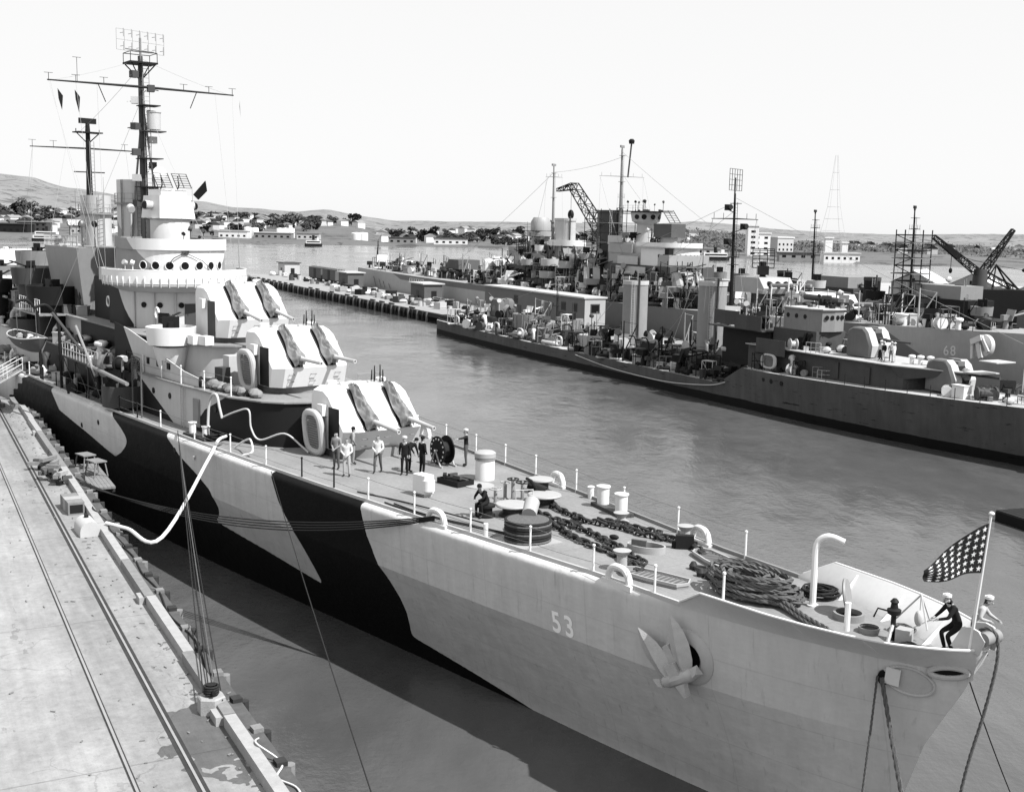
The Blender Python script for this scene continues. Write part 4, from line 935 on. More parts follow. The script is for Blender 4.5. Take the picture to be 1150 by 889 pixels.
for i, z in enumerate(np.arange(19.5, 30.5, .95)):
    sg = 1 if i % 2 else -1; MB().box(-.28, .28, -.25, .25, 0, .5).tube([(0, 0, .2), (.3, -sg * .5, .1)], .05, 4).build('mast_fitting', M_MID if i % 3 else M_LIGHT, fm, (71.75 + .02 * (z - 19), .1 + sg * .62, z), .3 * i)
# ------------------------------------------------------------------ deck fittings on the cruiser's forecastle
def twist(mb, path, r, n=5, turns=1.9, strands=3):
    """laid rope: strands wound round a path"""
    P = [Vector(p) for p in path]; out = []; L = 0.0; acc = [0.0]
    for a, b in zip(P[:-1], P[1:]): L += (b - a).length; acc.append(L)
    step = r * 1.3; m_ = max(int(L / step), 4); k = 0; Q = []
    for i in range(m_ + 1):
        d = L * i / m_
        while k < len(acc) - 2 and acc[k + 1] < d: k += 1
        t = (d - acc[k]) / max(acc[k + 1] - acc[k], 1e-9); Q.append(P[k].lerp(P[k + 1], t))
    prev = None; fr = []
    for i in range(len(Q)):
        d = (Q[min(i + 1, len(Q) - 1)] - Q[max(i - 1, 0)]).normalized()
        a = d.orthogonal().normalized() if prev is None else (prev - d * prev.dot(d)).normalized(); prev = a; fr.append((a, d.cross(a)))
    for s in range(strands):
        ph_ = 2 * math.pi * s / strands; pp = []
        for i, q in enumerate(Q):
            w = ph_ + i * step / (r * turns) ; a, b = fr[i]; pp.append(q + (a * math.cos(w) + b * math.sin(w)) * r * .52)
        mb.tube(pp, r * .56, n)
    return mb
# anchor chain: every link on its own
def link_mesh():
    pts = []
    for i in range(14):
        t = 2 * math.pi * i / 14; c, s = math.cos(t), math.sin(t)
        pts.append((.19 * math.copysign(abs(c)**.7, c), .115 * math.copysign(abs(s)**.8, s), 0))
    mb = MB().tube(pts, .046, 6, closed=True); mb.tube([(0, -.1, 0), (0, .1, 0)], .035, 5); return mb.mesh('chain_link', M_IRON)
LK = link_mesh()
def chain(path, step=.285, z=DZ + .09, jit=.03, sc=1.25):
    P = spline([(s, y, z) for s, y in path], 10); ch = MB().tube([P[0], P[1]], .03, 5).build('anchor_chain', M_IRON, cruiser)
    acc = 0; nxt = 0; k = 0; rg = random.Random(len(path) * 7 + int(path[0][1] * 10))
    for a, b in zip(P[:-1], P[1:]):
        L = (b - a).length
        while nxt < acc + L:
            q = a.lerp(b, (nxt - acc) / L); d = b - a
            o = link('chain_link', LK, ch, (q.x + rg.uniform(-jit, jit), q.y + rg.uniform(-jit, jit), q.z + (0 if k % 2 else .05)), (R(90 if k % 2 else 0) + rg.uniform(-.5, .5), rg.uniform(-.15, .15), math.atan2(d.y, d.x) + rg.uniform(-.15, .15)))
            o.scale = (sc, sc, sc); nxt += step * sc; k += 1
        acc += L
    return ch
chain([(23.0, -1.9), (21.6, -1.5), (19.7, -1.3), (18.2, -1.75), (16.5, -1.95), (15.5, -2.35), (14.2, -2.35), (13.2, -1.9)])
chain([(22.1, .2), (20.2, .25), (17.9, .8), (16.4, .98), (15.2, 1.0), (14.0, 1.35), (12.8, 1.7)])
chain([(22.7, -.5), (20.8, -.2), (19.4, -.25), (17.7, -.15), (16.2, .2), (14.8, .55), (13.3, 1.0)])
chain([(19.3, -1.9), (18.0, -2.25), (16.6, -2.5), (15.8, -2.0)])
def part(name, mb, m, loc=None, rz=None, smooth=35): return mb.build(name, m, cruiser, loc, rz, smooth)
M_LID = mat('pale_deck_lid', .30, .6, .15)
def wildcat(s, y, r, h):
    o = part('wildcat', MB().lathe([(r * .85, 0), (r * .8, .1), (r * .62, .18), (r * .62, h - .14), (r * .9, h - .08)], n=24), M_IRON, (s, y, DZ))
    MB().lathe([(r, h - .10), (r * 1.05, h - .05), (r * 1.0, h + .01), (r * .3, h + .03)], n=28).build('wildcat_cap', M_LID, o)
wildcat(22.3, .65, .74, .52); wildcat(23.1, -1.65, .74, .52); wildcat(25.3, -3.1, .58, .66)
# mooring bitts
def bitts(s0, y0, s1, y1, r=.27, h=.98):
    c = Vector(((s0 + s1) / 2, (y0 + y1) / 2, DZ)); a = math.atan2(y1 - y0, s1 - s0); L = math.hypot(s1 - s0, y1 - y0)
    b = part('mooring_bitts', MB().box(-L / 2 - .5, L / 2 + .5, -.36, .36, 0, .16), M_MID, c, a, 0)
    for q in (-L / 2, L / 2): MB().lathe([(r, .16), (r, h - .08), (r + .05, h - .06), (r + .05, h), (.05, h + .02)], (q, 0, 0), 20).build('bitt_post', M_WHITE, b)
bitts(21.5, -3.75, 19.9, -3.45); bitts(45.5, 5.6, 47.2, 5.75, .2, .8)
part('guide_post', MB().lathe([(.14, 0), (.14, .5), (.18, .55), (.1, .6)], n=14), M_WHITE, (23.1, -4.35, DZ))
def chock(s, y, rz, m=M_WHITE, sc=1.0):
    pts = spline([(-.55, 0, 0), (-.45, 0, .35), (-.2, 0, .55), (.25, 0, .55), (.48, 0, .34), (.55, 0, 0)], 5)
    mb = MB().tube(pts, .13, 10); mb.box(-.75, .75, -.16, .16, -.12, .08); o = part('chock', mb, m, (s, y, DZ + .02), rz); o.scale = (sc, sc, sc)
for s, sg in ((22.6, 1), (12.3, 1), (26.0, -1), (14.8, -1), (40.5, -1)):
    a = math.atan2((deck_edge(s + 1) - deck_edge(s - 1)) * sg, 2.0); chock(s, sg * (deck_edge(s) - (.0 if sg > 0 else .12)), a)
part('guide_post', MB().lathe([(.1, 0), (.1, .6)], n=10), M_WHITE, (19.8, deck_edge(19.8) - .25, DZ))
# ventilators and hatches
o = part('ventilator', MB().lathe([(.48, 0), (.48, 1.05), (.46, 1.06)], n=24), M_WHITE, (29.0, -2.4, DZ))
MB().lathe([(.5, 1.1), (.53, 1.12), (.53, 1.34), (.42, 1.42), (.1, 1.45)], n=24).build('vent_cap', M_LID, o); MB().lathe([(.49, .98), (.52, 1.0), (.52, 1.06), (.49, 1.08)], n=24, cap0=False, cap1=False).build('vent_band', M_GREY, o)
o = part('locker', MB().box(-.42, .42, -.28, .28, .14, 1.0), M_WHITE, (27.5, 2.05, DZ), R(10), 0); MB().cyl((-.1, -.3, .62), (-.1, -.3, .62001), .3).build('locker_lid', M_LIGHT, o) if False else None
MB().lathe([(.3, 0), (.3, .5)], n=14).build('locker_tank', M_WHITE, o, (-.42, .05, .3))
for a in (-.35, .35): MB().box(a - .04, a + .04, -.22, .22, 0, .14).build('locker_foot', M_LIGHT, o, smooth=0)
o = part('hatch', MB().wall([(-.75, -.5), (.75, -.5), (.75, .5), (-.75, .5)], 0, .28, .06, closed=True), M_DARK, (28.8, -.55, DZ), R(8), 0)
MB().box(-.72, .72, -.47, .47, .02, .03).build('hatch_opening', M_BLACK, o, smooth=0)
for i, (a, b) in enumerate(((-.4, -.2), (.1, .15), (.5, -.25), (.45, .3), (-.5, .3))): MB().obox((a, b, .22 + .06 * i), (.5, .18, .16), rz=i * .8).build('hatch_gear', M_DARK if i % 2 else M_MID, o)
part('deck_plate', MB().lathe([(.72, 0), (.72, .03)], n=28), M_LID, (27.9, -1.35, DZ))
def handwheel(s, y, h, r):
    o = part('control_stand', MB().lathe([(.2, 0), (.16, .05), (.08, .12), (.08, h), (.04, h + .08)], n=12), M_GREY, (s, y, DZ))
    MB().tube([(r * math.cos(t), r * math.sin(t), h + .02) for t in np.arange(0, 6.28, .45)], .03, 5, closed=True).tube([(-r, 0, h + .02), (r, 0, h + .02)], .02, 4).tube([(0, -r, h + .02), (0, r, h + .02)], .02, 4).build('handwheel', M_DARK if h > .8 else M_LID, o)
handwheel(24.3, .2, .72, .28); handwheel(24.5, -.9, 1.0, .26); handwheel(24.1, -1.15, .9, .3); handwheel(24.9, -.75, .8, .2)
part('deck_machine', MB().obox((0, 0, .25), (.9, .6, .5)).cyl((-.3, 0, .5), (.5, .2, .75), .2, n=10).tube([(0, .2, .5), (.2, .5, 1.0), (.5, .4, 1.05)], .07, 6), M_DARK, (23.9, -2.0, DZ), .4)
part('deck_rail_frame', MB().tube([(-.4, 0, 0), (-.4, 0, .75), (.4, 0, .75), (.4, 0, 0)], .03, 5), M_LIGHT, (23.4, -.75, DZ), 1.2)
# hawser reel wound with rope
o = part('hawser_reel', MB().lathe([(.85, 0), (.85, .9), (.2, .95)], n=24), M_ROPE, (18.6, 2.55, DZ))
for k in range(8): MB().tube([(.90 * math.cos(t), .90 * math.sin(t), .1 + k * .108) for t in np.arange(0, 6.28, .3)], .062, 6, closed=True).build('rope_turn', M_ROPE_D if k % 3 else M_ROPE, o)
MB().lathe([(.3, 0), (.32, .9), (.2, 1.05)], n=14).build('canvas_roll', M_LID, o, (.35, -.3, .95), (R(70), 0, .8))
MB().box(-1.0, 1.0, -1.0, 1.0, .003, .05).build('reel_base', M_LID, o, smooth=0)
# chain stoppers, hawse-pipe plates
def flared(s, y, h=.75, m=M_LID): part('guide_roller', MB().lathe([(.34, 0), (.34, .08), (.2, .16), (.19, h - .2), (.3, h - .06), (.34, h), (.1, h + .03)], n=18), m, (s, y, DZ))
flared(13.55, 1.95); flared(15.15, -2.75, .7); flared(18.9, -2.6, .45)
def hawse_plate(s, y, rz, L=1.35, W=.5):
    pl = [(-L, -W * .35), (-L * .8, -W * .8), (0, -W), (L * .9, -W * .9), (L * 1.05, 0), (L * .9, W * .9), (0, W), (-L * .8, W * .8), (-L, W * .35)]
    o = part('hawse_plate', MB().prism(pl, 0, .1), M_GREY, (s, y, DZ), rz, 0)
    MB().wall(pl, .1, .2, .07, closed=True).build('plate_rim', M_LID, o, smooth=0)
    rb = MB().box(-.03, .03, -W * .82, W * .82, .1, .14).mesh('rib', M_STEEL, 0)
    for k in range(11): link('rib', rb, o, (-L * .7 + k * L * .155, 0, 0))
hawse_plate(12.0, 1.75, R(195)); hawse_plate(12.4, -1.75, R(165))
o = part('chain_pipe', MB().wall([(.75 * math.cos(t), .45 * math.sin(t)) for t in np.arange(0, 6.28, .35)], 0, .26, .07, closed=True), M_LID, (15.0, -.55, DZ), .5); MB().lathe([(.7, .02), (.0, .021)], n=16, sy=.6, cap0=False, cap1=False).build('pipe_mouth', M_BLACK, o); MB().box(-.3, .3, -.06, .06, .1, .5).build('chain_stopper', M_STEEL, o, (.2, .3, 0), smooth=0)
part('chain_stopper', MB().box(-.35, .35, -.14, .14, 0, .55).box(-.5, .5, -.05, .05, 0, .3), M_DARK, (14.5, -2.1, DZ), .9, 0)
for s, y, a in ((11.9, -.5, .3), (11.2, -.25, .8), (10.7, -.1, .2)): part('shackle', MB().tube([(.28 * math.cos(t), .18 * math.sin(t), .1) for t in np.arange(0, 6.28, .5)], .07, 6, closed=True).lathe([(.14, 0), (.16, .16), (.08, .3)], (.35, 0, 0), 10), M_IRON, (s, y, DZ), a)
part('eye_plate', MB().obox((0, 0, .03), (.7, .35, .05)), M_DARK, (19.9, -.9, DZ), .4); part('eye_plate', MB().ball((0, 0, .1), .22, .12, .1), M_DARK, (17.0, -.6, DZ), .4)
# bow: crook davit, hatch with its lid up, posts, capstan spindle
part('crook_davit', MB().tube(spline([(0, 0, 0), (0, 0, 1.2), (-.02, 0, 2.05), (-.14, -.06, 2.35), (-.45, -.2, 2.48), (-.85, -.4, 2.36)], 6), [.11] * 14 + [.10] * 10 + [.085] * 7, 10).lathe([(.2, 0), (.2, .06)], n=14), M_WHITE, (7.0, -.85, DZ))
o = part('hatch', MB().lathe([(.5, 0), (.5, .22), (.42, .22), (.42, .05)], n=22, cap1=False), M_GREY, (5.5, -.85, DZ)); MB().lathe([(.41, .04), (0, .041)], n=20, cap0=False, cap1=False).build('hatch_opening', M_BLACK, o)
MB().lathe([(.52, -.05), (.56, 0), (.52, .05)], n=24).build('hatch_lid', M_GREY, o, (.35, -.30, .66), (R(78), 0, R(-60)))
o = part('hatch', MB().lathe([(.34, 0), (.34, .18), (.3, .18)], n=18, cap1=False), M_GREY, (4.3, -.35, DZ)); MB().lathe([(.3, .1), (0, .101)], n=18, cap0=False, cap1=False).build('hatch_opening', M_BLACK, o)
part('cleat_post', MB().lathe([(.09, 0), (.09, .85), (.1, .9)], n=10), M_WHITE, (4.3, .75, DZ + .25))
o = part('deck_capstan', MB().lathe([(.16, 0), (.08, .06), (.08, .75), (.2, .82), (.22, .95), (.12, 1.0), (.1, 1.15), (.14, 1.2), (.06, 1.3)], n=14), M_DARK, (3.5, -.45, DZ)); MB().tube([(0, 0, .85), (.45, .2, .9), (.55, .25, .6)], .03, 5).build('crank', M_DARK, o); MB().tube([(0, 0, .5), (-.1, .35, .0)], .06, 6).build('brace', M_LIGHT, o)
part('locker', MB().box(-.22, .22, -.2, .2, 0, .42), M_LID, (3.15, -.55, DZ), .3, 0)
mb = MB()
for q in ((.0, -.55), (.75, .15), (-.5, .3)): mb.tube([(0, 0, 1.0), (q[0], q[1], .05)], .03, 5)
mb.tube([(0, 0, 1.0), (0, 0, .45)], .02, 4); part('rigging_tripod', mb, M_LIGHT, (3.2, -1.35, DZ + .35)); part('chain_hoist', MB().ball((0, 0, 0), .14, .14, .26), M_LIGHT, (3.2, -1.3, DZ + .6))
# stem fairlead: cheek plates and roller
for y in (-.42, .30):
    pl = [(0.0, 0), (.95, 0), (.75, .38), (.62, .66), (.35, .72), (.1, .66), (-.12, .42)]
    mb = MB(); k = len(pl); mb.add([(x, y, z + DZ + .75) for x, z in pl] + [(x, y + .08, z + DZ + .75) for x, z in pl], [tuple(range(k)), tuple(range(2 * k - 1, k - 1, -1))] + [(i, k + i, k + (i + 1) % k, (i + 1) % k) for i in range(k)])
    part('fairlead_cheek', mb, M_LIGHT, smooth=0)
part('fairlead_roller', MB().cyl((-.02, -.36, DZ + 1.2), (-.02, .32, DZ + 1.2), .2, n=16), M_GREY)
part('jackstaff', MB().tube([(.34, .36, DZ + .75), (.2, .34, DZ + 2.6), (.03, .33, DZ + 4.8)], [.05, .045, .035], 8).ball((.02, .33, DZ + 4.83), .08, .08, .06), M_WHITE)
part('jackstaff_stay', MB().tube([(.2, .33, DZ + 1.9), (1.1, -.9, DZ + .95)], .02, 4), M_LIGHT)
# ------------------------------------------------------------------ things on the hull side: number, anchor, fairleads
def hull_pt(s, z, off=0.0):
    y = hbf(s, z); e = .05
    ns = -(hbf(s + e, z) - hbf(s - e, z)) / (2 * e); nz_ = -(hbf(s, z + e) - hbf(s, z - e)) / (2 * e)
    n_ = Vector((ns, 1, nz_)).normalized(); return Vector((s, y, z)) + n_ * off, n_
cu = bpy.data.curves.new('hull_number', 'FONT'); cu.body = '53'; cu.size = 1.02; cu.space_character = 1.3; cu.offset = .022
to = bpy.data.objects.new('number_tmp', cu); col.objects.link(to); dg = bpy.context.evaluated_depsgraph_get()
me = bpy.data.meshes.new_from_object(to.evaluated_get(dg)); bpy.data.objects.remove(to)
bm = bmesh.new(); bm.from_mesh(me); bmesh.ops.triangulate(bm, faces=bm.faces)
for v in bm.verts: p, _ = hull_pt(15.5 - v.co.x + v.co.y * .12, 4.62 + v.co.y * 1.1, .012); v.co = p
bm.normal_update(); bm.to_mesh(me); bm.free(); me.materials.clear(); me.materials.append(mat('number_white', .88, .6, .1, 4))
link('hull_number', me, cruiser)
def frame_at(s, z, off=0.0):
    p, n_ = hull_pt(s, z, off); up = (Vector((0, 0, 1)) - n_ * n_.z).normalized(); fx = up.cross(n_)   # fx: to the right seen from outside
    return Matrix(((fx.x, up.x, n_.x, p.x), (fx.y, up.y, n_.y, p.y), (fx.z, up.z, n_.z, p.z), (0, 0, 0, 1)))
def on_hull(name, mb, m, s, z, off=0.0, roll=0.0, parent=None, smooth=35):
    o = link(name, mb.mesh(name, m, smooth), parent or cruiser); o.matrix_local = frame_at(s, z, off) @ Matrix.Rotation(roll, 4, 'Z'); return o
def slab(mb, outline, z0, z1):
    k = len(outline); mb.add([(x, y, z0) for x, y in outline] + [(x, y, z1) for x, y in outline], [tuple(range(k - 1, -1, -1)), tuple(range(k, 2 * k))] + [(i, (i + 1) % k, k + (i + 1) % k, k + i) for i in range(k)]); return mb
# anchor: shank into the bolster, crown below, two long flukes
def ell(rx, ry, z0, z1, n=28): return [(rx * math.cos(2 * math.pi * i / n), ry * math.sin(2 * math.pi * i / n), 0) for i in range(n)]
bol = on_hull('anchor_bolster', MB().lathe([(1.05, -.3), (1.0, .02), (.85, .14), (.62, .17), (.5, .06), (.48, -.2)], n=32, cap0=False, cap1=False), M_LIGHT, 9.1, 5.45, 0, R(-20))
MB().lathe([(.5, 0), (0, .01)], n=20, cap0=False, cap1=False).build('hawse_mouth', M_BLACK, bol)
M_ANC = mat('anchor_paint', .42, .6, .2, 3, bump=.25, speck=.15)
def blade(sg):
    """anchor fluke: tapered blade with a raised ridge"""
    st_ = [(-.3, .34, .2), (.1, .56, .28), (.7, .64, .24), (1.2, .54, .16), (1.6, .32, .10), (1.95, .04, .02)]; vs = []
    for y, w, t in st_: x = sg * (.50 + .20 * y); vs += [(x - w * .75, y, .34), (x, y, .34 + t), (x + w * .75, y, .34), (x, y, .30)]
    fs = [(i * 4 + k, i * 4 + (k + 1) % 4, (i + 1) * 4 + (k + 1) % 4, (i + 1) * 4 + k) for i in range(5) for k in range(4)]; fs += [(3, 2, 1, 0), (20, 21, 22, 23)]
    return MB().add(vs, [f[::-1] for f in fs])
anc = MB().lathe([(.14, -.95), (.28, -.6), (.30, 0), (.28, .6), (.14, .95)], n=10); anc.v = [(z, y - .38, x + .36) for x, y, z in anc.v]
anc.obox((0, -.1, .36), (.5, .7, .5)); anc.obox((0, .45, .22), (.32, 1.0, .30))
ao = on_hull('anchor', anc, M_ANC, 9.4, 5.1, .05, R(30)); ao.scale = (.92, .86, .9)
for sg in (-1, 1):
    blade(sg).build('anchor_fluke', M_ANC, ao, smooth=25)
    MB().add([(sg * .8, -.62, .2), (sg * 1.05, -.55, .25), (sg * 1.18, -.1, .5), (sg * .8, -.15, .55), (sg * .8, -.5, .62), (sg * 1.0, -.42, .6)], [(0, 1, 2, 3), (3, 2, 5, 4), (0, 4, 5, 1), (1, 5, 2), (0, 3, 4)]).build('tripping_palm', M_ANC, ao, smooth=0)
slab(MB(), [(-.22, -.62), (.22, -.62), (.06, -1.15), (-.06, -1.15)], .3, .55).build('anchor_crown', M_ANC, ao, smooth=0)
# oval fairing with the mooring hole, and the closed bow chock
fr = on_hull('bow_fairing', MB().tube(ell(.72, .44, 0, 0), .05, 8, closed=True), M_LIGHT, 1.95, 6.62, .0, R(-8))
MB().lathe([(.7, 0), (.0, .03)], n=28, sy=.62, cap0=False, cap1=False).build('fairing_plate', M_LIGHT, fr)
on_hull('chafing_plate', MB().obox((0, 0, .05), (.42, .55, .05)), M_WHITE, 2.35, 6.72, .05, R(-6)); on_hull('mooring_hole', MB().lathe([(.16, .0), (.16, .08)], n=14, sy=1.5), M_BLACK, 2.62, 6.6, .02)
on_hull('bow_chock', MB().tube(ell(.52, .17, 0, 0), .085, 8, closed=True), M_LIGHT, .95, 7.16, .06, R(8)); on_hull('chock_mouth', MB().lathe([(.5, 0.02), (0, .03)], n=20, sy=.3, cap0=False, cap1=False), M_BLACK, .95, 7.16, .03, R(8))
for s, z in ((47.3, 6.4), (60.0, 6.2), (63.5, 5.5)): on_hull('scuttle', MB().lathe([(.17, 0), (.17, .03)], n=14), M_PORT, s, z)
on_hull('discharge', MB().lathe([(.1, 0), (.12, .1)], n=10).tube([(0, .05, .05), (.2, .1, .08)], .06, 6), M_WHITE, 44.6, 6.45)
# ------------------------------------------------------------------ people
def skin_body(J, E, Rr, root):
    me = bpy.data.meshes.new('body'); names = list(J); ix = {n: i for i, n in enumerate(names)}
    me.from_pydata([J[n] for n in names], [(ix[a], ix[b]) for a, b in E], []); o = bpy.data.objects.new('tmp_body', me); col.objects.link(o)
    md = o.modifiers.new('skin', 'SKIN'); md.use_smooth_shade = True
    for n in names:
        sv = me.skin_vertices[0].data[ix[n]]; r = Rr[n]; sv.radius = r if isinstance(r, tuple) else (r, r); sv.use_root = (n == root)
    o.modifiers.new('sub', 'SUBSURF').levels = 2; o.modifiers['sub'].render_levels = 2
    dg = bpy.context.evaluated_depsgraph_get(); out = bpy.data.meshes.new_from_object(o.evaluated_get(dg)); bpy.data.objects.remove(o); return out
M_SKIN = mat('skin', .26, .6, .1, 8); M_HAIR = mat('hair', .02, .7, .2, 20); M_SHOE = mat('shoe_leather', .015, .4, .2)
CLOTH = {'white': mat('white_cotton', .55, .9, .15, 8, bump=.3), 'dark': mat('dark_wool', .012, .95, .2, 8, bump=.3), 'denim': mat('denim', .08, .9, .25, 10, bump=.3), 'grey': mat('grey_cotton', .20, .9, .2, 8, bump=.3), 'khaki': mat('khaki_cotton', .33, .9, .15, 8, bump=.3)}
def person(loc, face, label, shirt='dark', legs='denim', cap=None, pose=None, h=1.1):
    P = dict(pelvis=(0, 0, .96), waist=(0, 0, 1.10), chest=(0, .01, 1.30), upper=(0, 0, 1.43), neck=(0, .01, 1.52), head=(0, .03, 1.62), crown=(0, .025, 1.72),
             shL=(.18, 0, 1.42), elL=(.24, -.03, 1.15), wrL=(.22, .06, .92), shR=(-.18, 0, 1.42), elR=(-.24, -.03, 1.15), wrR=(-.22, .06, .92),
             hipL=(.095, 0, .90), knL=(.11, .02, .50), anL=(.12, -.02, .09), toL=(.14, .15, .045), hipR=(-.095, 0, .90), knR=(-.11, .02, .50), anR=(-.12, -.02, .09), toR=(-.14, .15, .045))
    P.update(pose or {})
    V = {k: Vector(v) for k, v in P.items()}
    for sd_ in 'LR':
        d = (V['wr' + sd_] - V['el' + sd_]).normalized(); V['pm' + sd_] = V['wr' + sd_] + d * .09
    E = [('pelvis', 'waist'), ('waist', 'chest'), ('chest', 'upper'), ('upper', 'neck'), ('neck', 'head'), ('head', 'crown')]
    for q in 'LR': E += [('upper', 'sh' + q), ('sh' + q, 'el' + q), ('el' + q, 'wr' + q), ('wr' + q, 'pm' + q), ('pelvis', 'hip' + q), ('hip' + q, 'kn' + q), ('kn' + q, 'an' + q), ('an' + q, 'to' + q)]
    Rr = dict(pelvis=(.15, .12), waist=(.14, .11), chest=(.165, .12), upper=(.13, .09), neck=.062, head=(.085, .10), crown=(.075, .085))
    for q in 'LR': Rr.update({'sh' + q: .075, 'el' + q: .052, 'wr' + q: .036, 'pm' + q: (.045, .02), 'hip' + q: .098, 'kn' + q: .068, 'an' + q: .05, 'to' + q: (.045, .035)})
    me = skin_body(V, E, Rr, 'pelvis')
    mats = [CLOTH[shirt], CLOTH[legs], M_SKIN, M_SHOE, M_HAIR]
    for m_ in mats: me.materials.append(m_)
    segm = {}
    for a, b in E:
        k = b[:2]; segm[(a, b)] = 0 if b in ('waist', 'chest', 'upper') or k in ('sh', 'el', 'wr') else 1 if k in ('hi', 'kn', 'an') else 2 if b in ('neck', 'head', 'crown') or k == 'pm' else 3
    idx = []
    fwd = (V['head'] - V['neck']); 
    for p in me.polygons:
        c = p.center; best = 9; bi = 0
        for (a, b), mi in segm.items():
            A, B = V[a], V[b]; d = B - A; t = max(0, min(1, (c - A).dot(d) / max(d.length_squared, 1e-9))); e = (A + d * t - c).length - .04 * (mi == 2 and b in ('head', 'crown'))
            if e < best: best = e; bi = mi
        if bi == 2 and (c - V['head']).length < .2 and ((c.z > V['head'].z + .055 * h) or (c.y < V['head'].y - .03 and c.z > V['neck'].z + .06)): bi = 4
        idx.append(bi)
    me.polygons.foreach_set('material_index', idx); me.shade_smooth()
    b = bmesh.new(); b.from_mesh(me); extra = MB(); hd = V['head']
    extra.cyl(hd + Vector((0, .085, .005)), hd + Vector((0, .125, -.03)), .014, .02, 6)              # nose
    for s_ in (-1, 1): extra.ball(hd + Vector((s_ * .088, .005, -.005)), .014, .025, .035, 6, 5)       # ears
    for q, s_ in (('L', 1), ('R', -1)):                                                                # fingers, unequal and bent, thumb from the side of the palm
        w = V['wr' + q]; pm = V['pm' + q]; d = (pm - w).normalized(); sx = d.cross(Vector((0, 0, 1))); sx = sx.normalized() if sx.length > .1 else Vector((0, 1, 0)); up = sx.cross(d)
        for i, L in enumerate((.062, .075, .078, .066)):
            a = pm + sx * (.018 * (i - 1.5)) ; extra.tube([a - d * .01, a + d * L * .55 + up * -.006, a + d * L * .85 - up * .03], [.009, .009, .007], 5)
        extra.tube([w + d * .03 + sx * .03 * s_, w + d * .06 + sx * .055 * s_, w + d * .095 + sx * .06 * s_ - up * .015], [.011, .010, .008], 5)
    n0 = len(me.polygons); tmp = extra.mesh('x', M_SKIN); b.from_mesh(tmp); b.faces.ensure_lookup_table()
    for f in list(b.faces)[n0:]: f.material_index = 2; f.smooth = True
    b.to_mesh(me); b.free(); me.name = 'person'
    o = link('person', me, None, loc, face); o.scale = (h, h, h); tag(o, label, 'person')
    fm_ = MB()
    for s_ in (-1, 1): fm_.ball(hd + Vector((s_ * .033, .092, .022)), .012, .008, .008, 6, 4)
    fm_.box(hd.x - .028, hd.x + .028, hd.y + .088, hd.y + .097, hd.z - .052, hd.z - .044)
    fm_.build('facial_features', M_HAIR, o)
    if cap:
        c = V['crown'] + Vector((0, -.005, -.015))
        if cap == 'white': MB().lathe([(.095, 0), (.115, .01), (.115, .075), (.10, .08), (.09, .05), (.07, .095), (.01, .115)], c - Vector((0, 0, 0)), 16).build('cap', CLOTH['white'], o)
        else: MB().lathe([(.098, -.03), (.10, .02), (.085, .07), (.04, .10), (.005, .105)], c, 14).build('cap', CLOTH[cap], o)
    return o
HIPS = dict(elL=(.38, -.06, 1.2), wrL=(.2, .06, 1.02), elR=(-.38, -.06, 1.2), wrR=(-.2, .06, 1.02))
FOLD = dict(elL=(.25, .03, 1.17), wrL=(.02, .2, 1.15), elR=(-.25, .03, 1.17), wrR=(-.02, .2, 1.12))
FRONT = dict(elL=(.25, 0, 1.15), wrL=(.06, .2, 1.0), elR=(-.25, 0, 1.15), wrR=(-.05, .2, .98))
REACH = dict(elL=(.30, .16, 1.36), wrL=(.34, .40, 1.38))
STRIDE = dict(knL=(.11, .16, .52), anL=(.12, .16, .10), toL=(.13, .32, .05), knR=(-.11, -.04, .5), anR=(-.12, -.22, .12), toR=(-.12, -.06, .04))
def dk(s, y): return cw(s, y, DZ)
def fdir(ds, dy):
    v = AFT * ds + STB * dy; return math.atan2(-v.x, v.y)
person(dk(34.7, 2.85), fdir(-.6, 1), 'man in a dark open jacket, leftmost of the men by the foremost turret', 'grey', 'denim', None, FRONT)
person(dk(32.9, 3.2), fdir(-1, .8), 'man in a white shirt and pale trousers standing nearest the guardrail', 'white', 'khaki', None, FRONT)
person(dk(35.4, 1.55), fdir(-.3, -1), 'man with hands on hips under the foremost turret, back half hidden', 'grey', 'grey', 'dark', HIPS)
person(dk(32.9, 1.45), fdir(-1, .9), 'lone man in a white shirt with tucked sleeves, in front of the gun muzzle', 'white', 'denim', None, dict(FRONT, **STRIDE))
person(dk(31.8, .55), fdir(-1, .8), 'man in a dark jacket and trousers with a pale cap, hands at his sides', 'dark', 'dark', 'white')
person(dk(31.35, -.2), fdir(.1, -1), 'tall man in a long dark coat, turned towards the cable reel', 'dark', 'dark', 'dark', FRONT)
person(dk(32.3, .05), fdir(.1, -1), 'stooping man in dark clothes half hidden by the man in the long coat', 'dark', 'dark', 'dark', dict(chest=(0, .17, 1.22), upper=(0, .27, 1.30), neck=(0, .34, 1.34), head=(0, .42, 1.40), crown=(0, .47, 1.48), shL=(.18, .26, 1.29), shR=(-.18, .26, 1.29), elL=(.22, .34, 1.02), elR=(-.22, .34, 1.02), wrL=(.15, .45, .8), wrR=(-.15, .45, .8)))
person(dk(32.1, -3.3), fdir(.6, 1), 'man in a dark jacket with one arm out, resting a hand on the cable reel', 'dark', 'denim', 'white', dict(elR=(-.32, .18, 1.40), wrR=(-.42, .40, 1.38)))
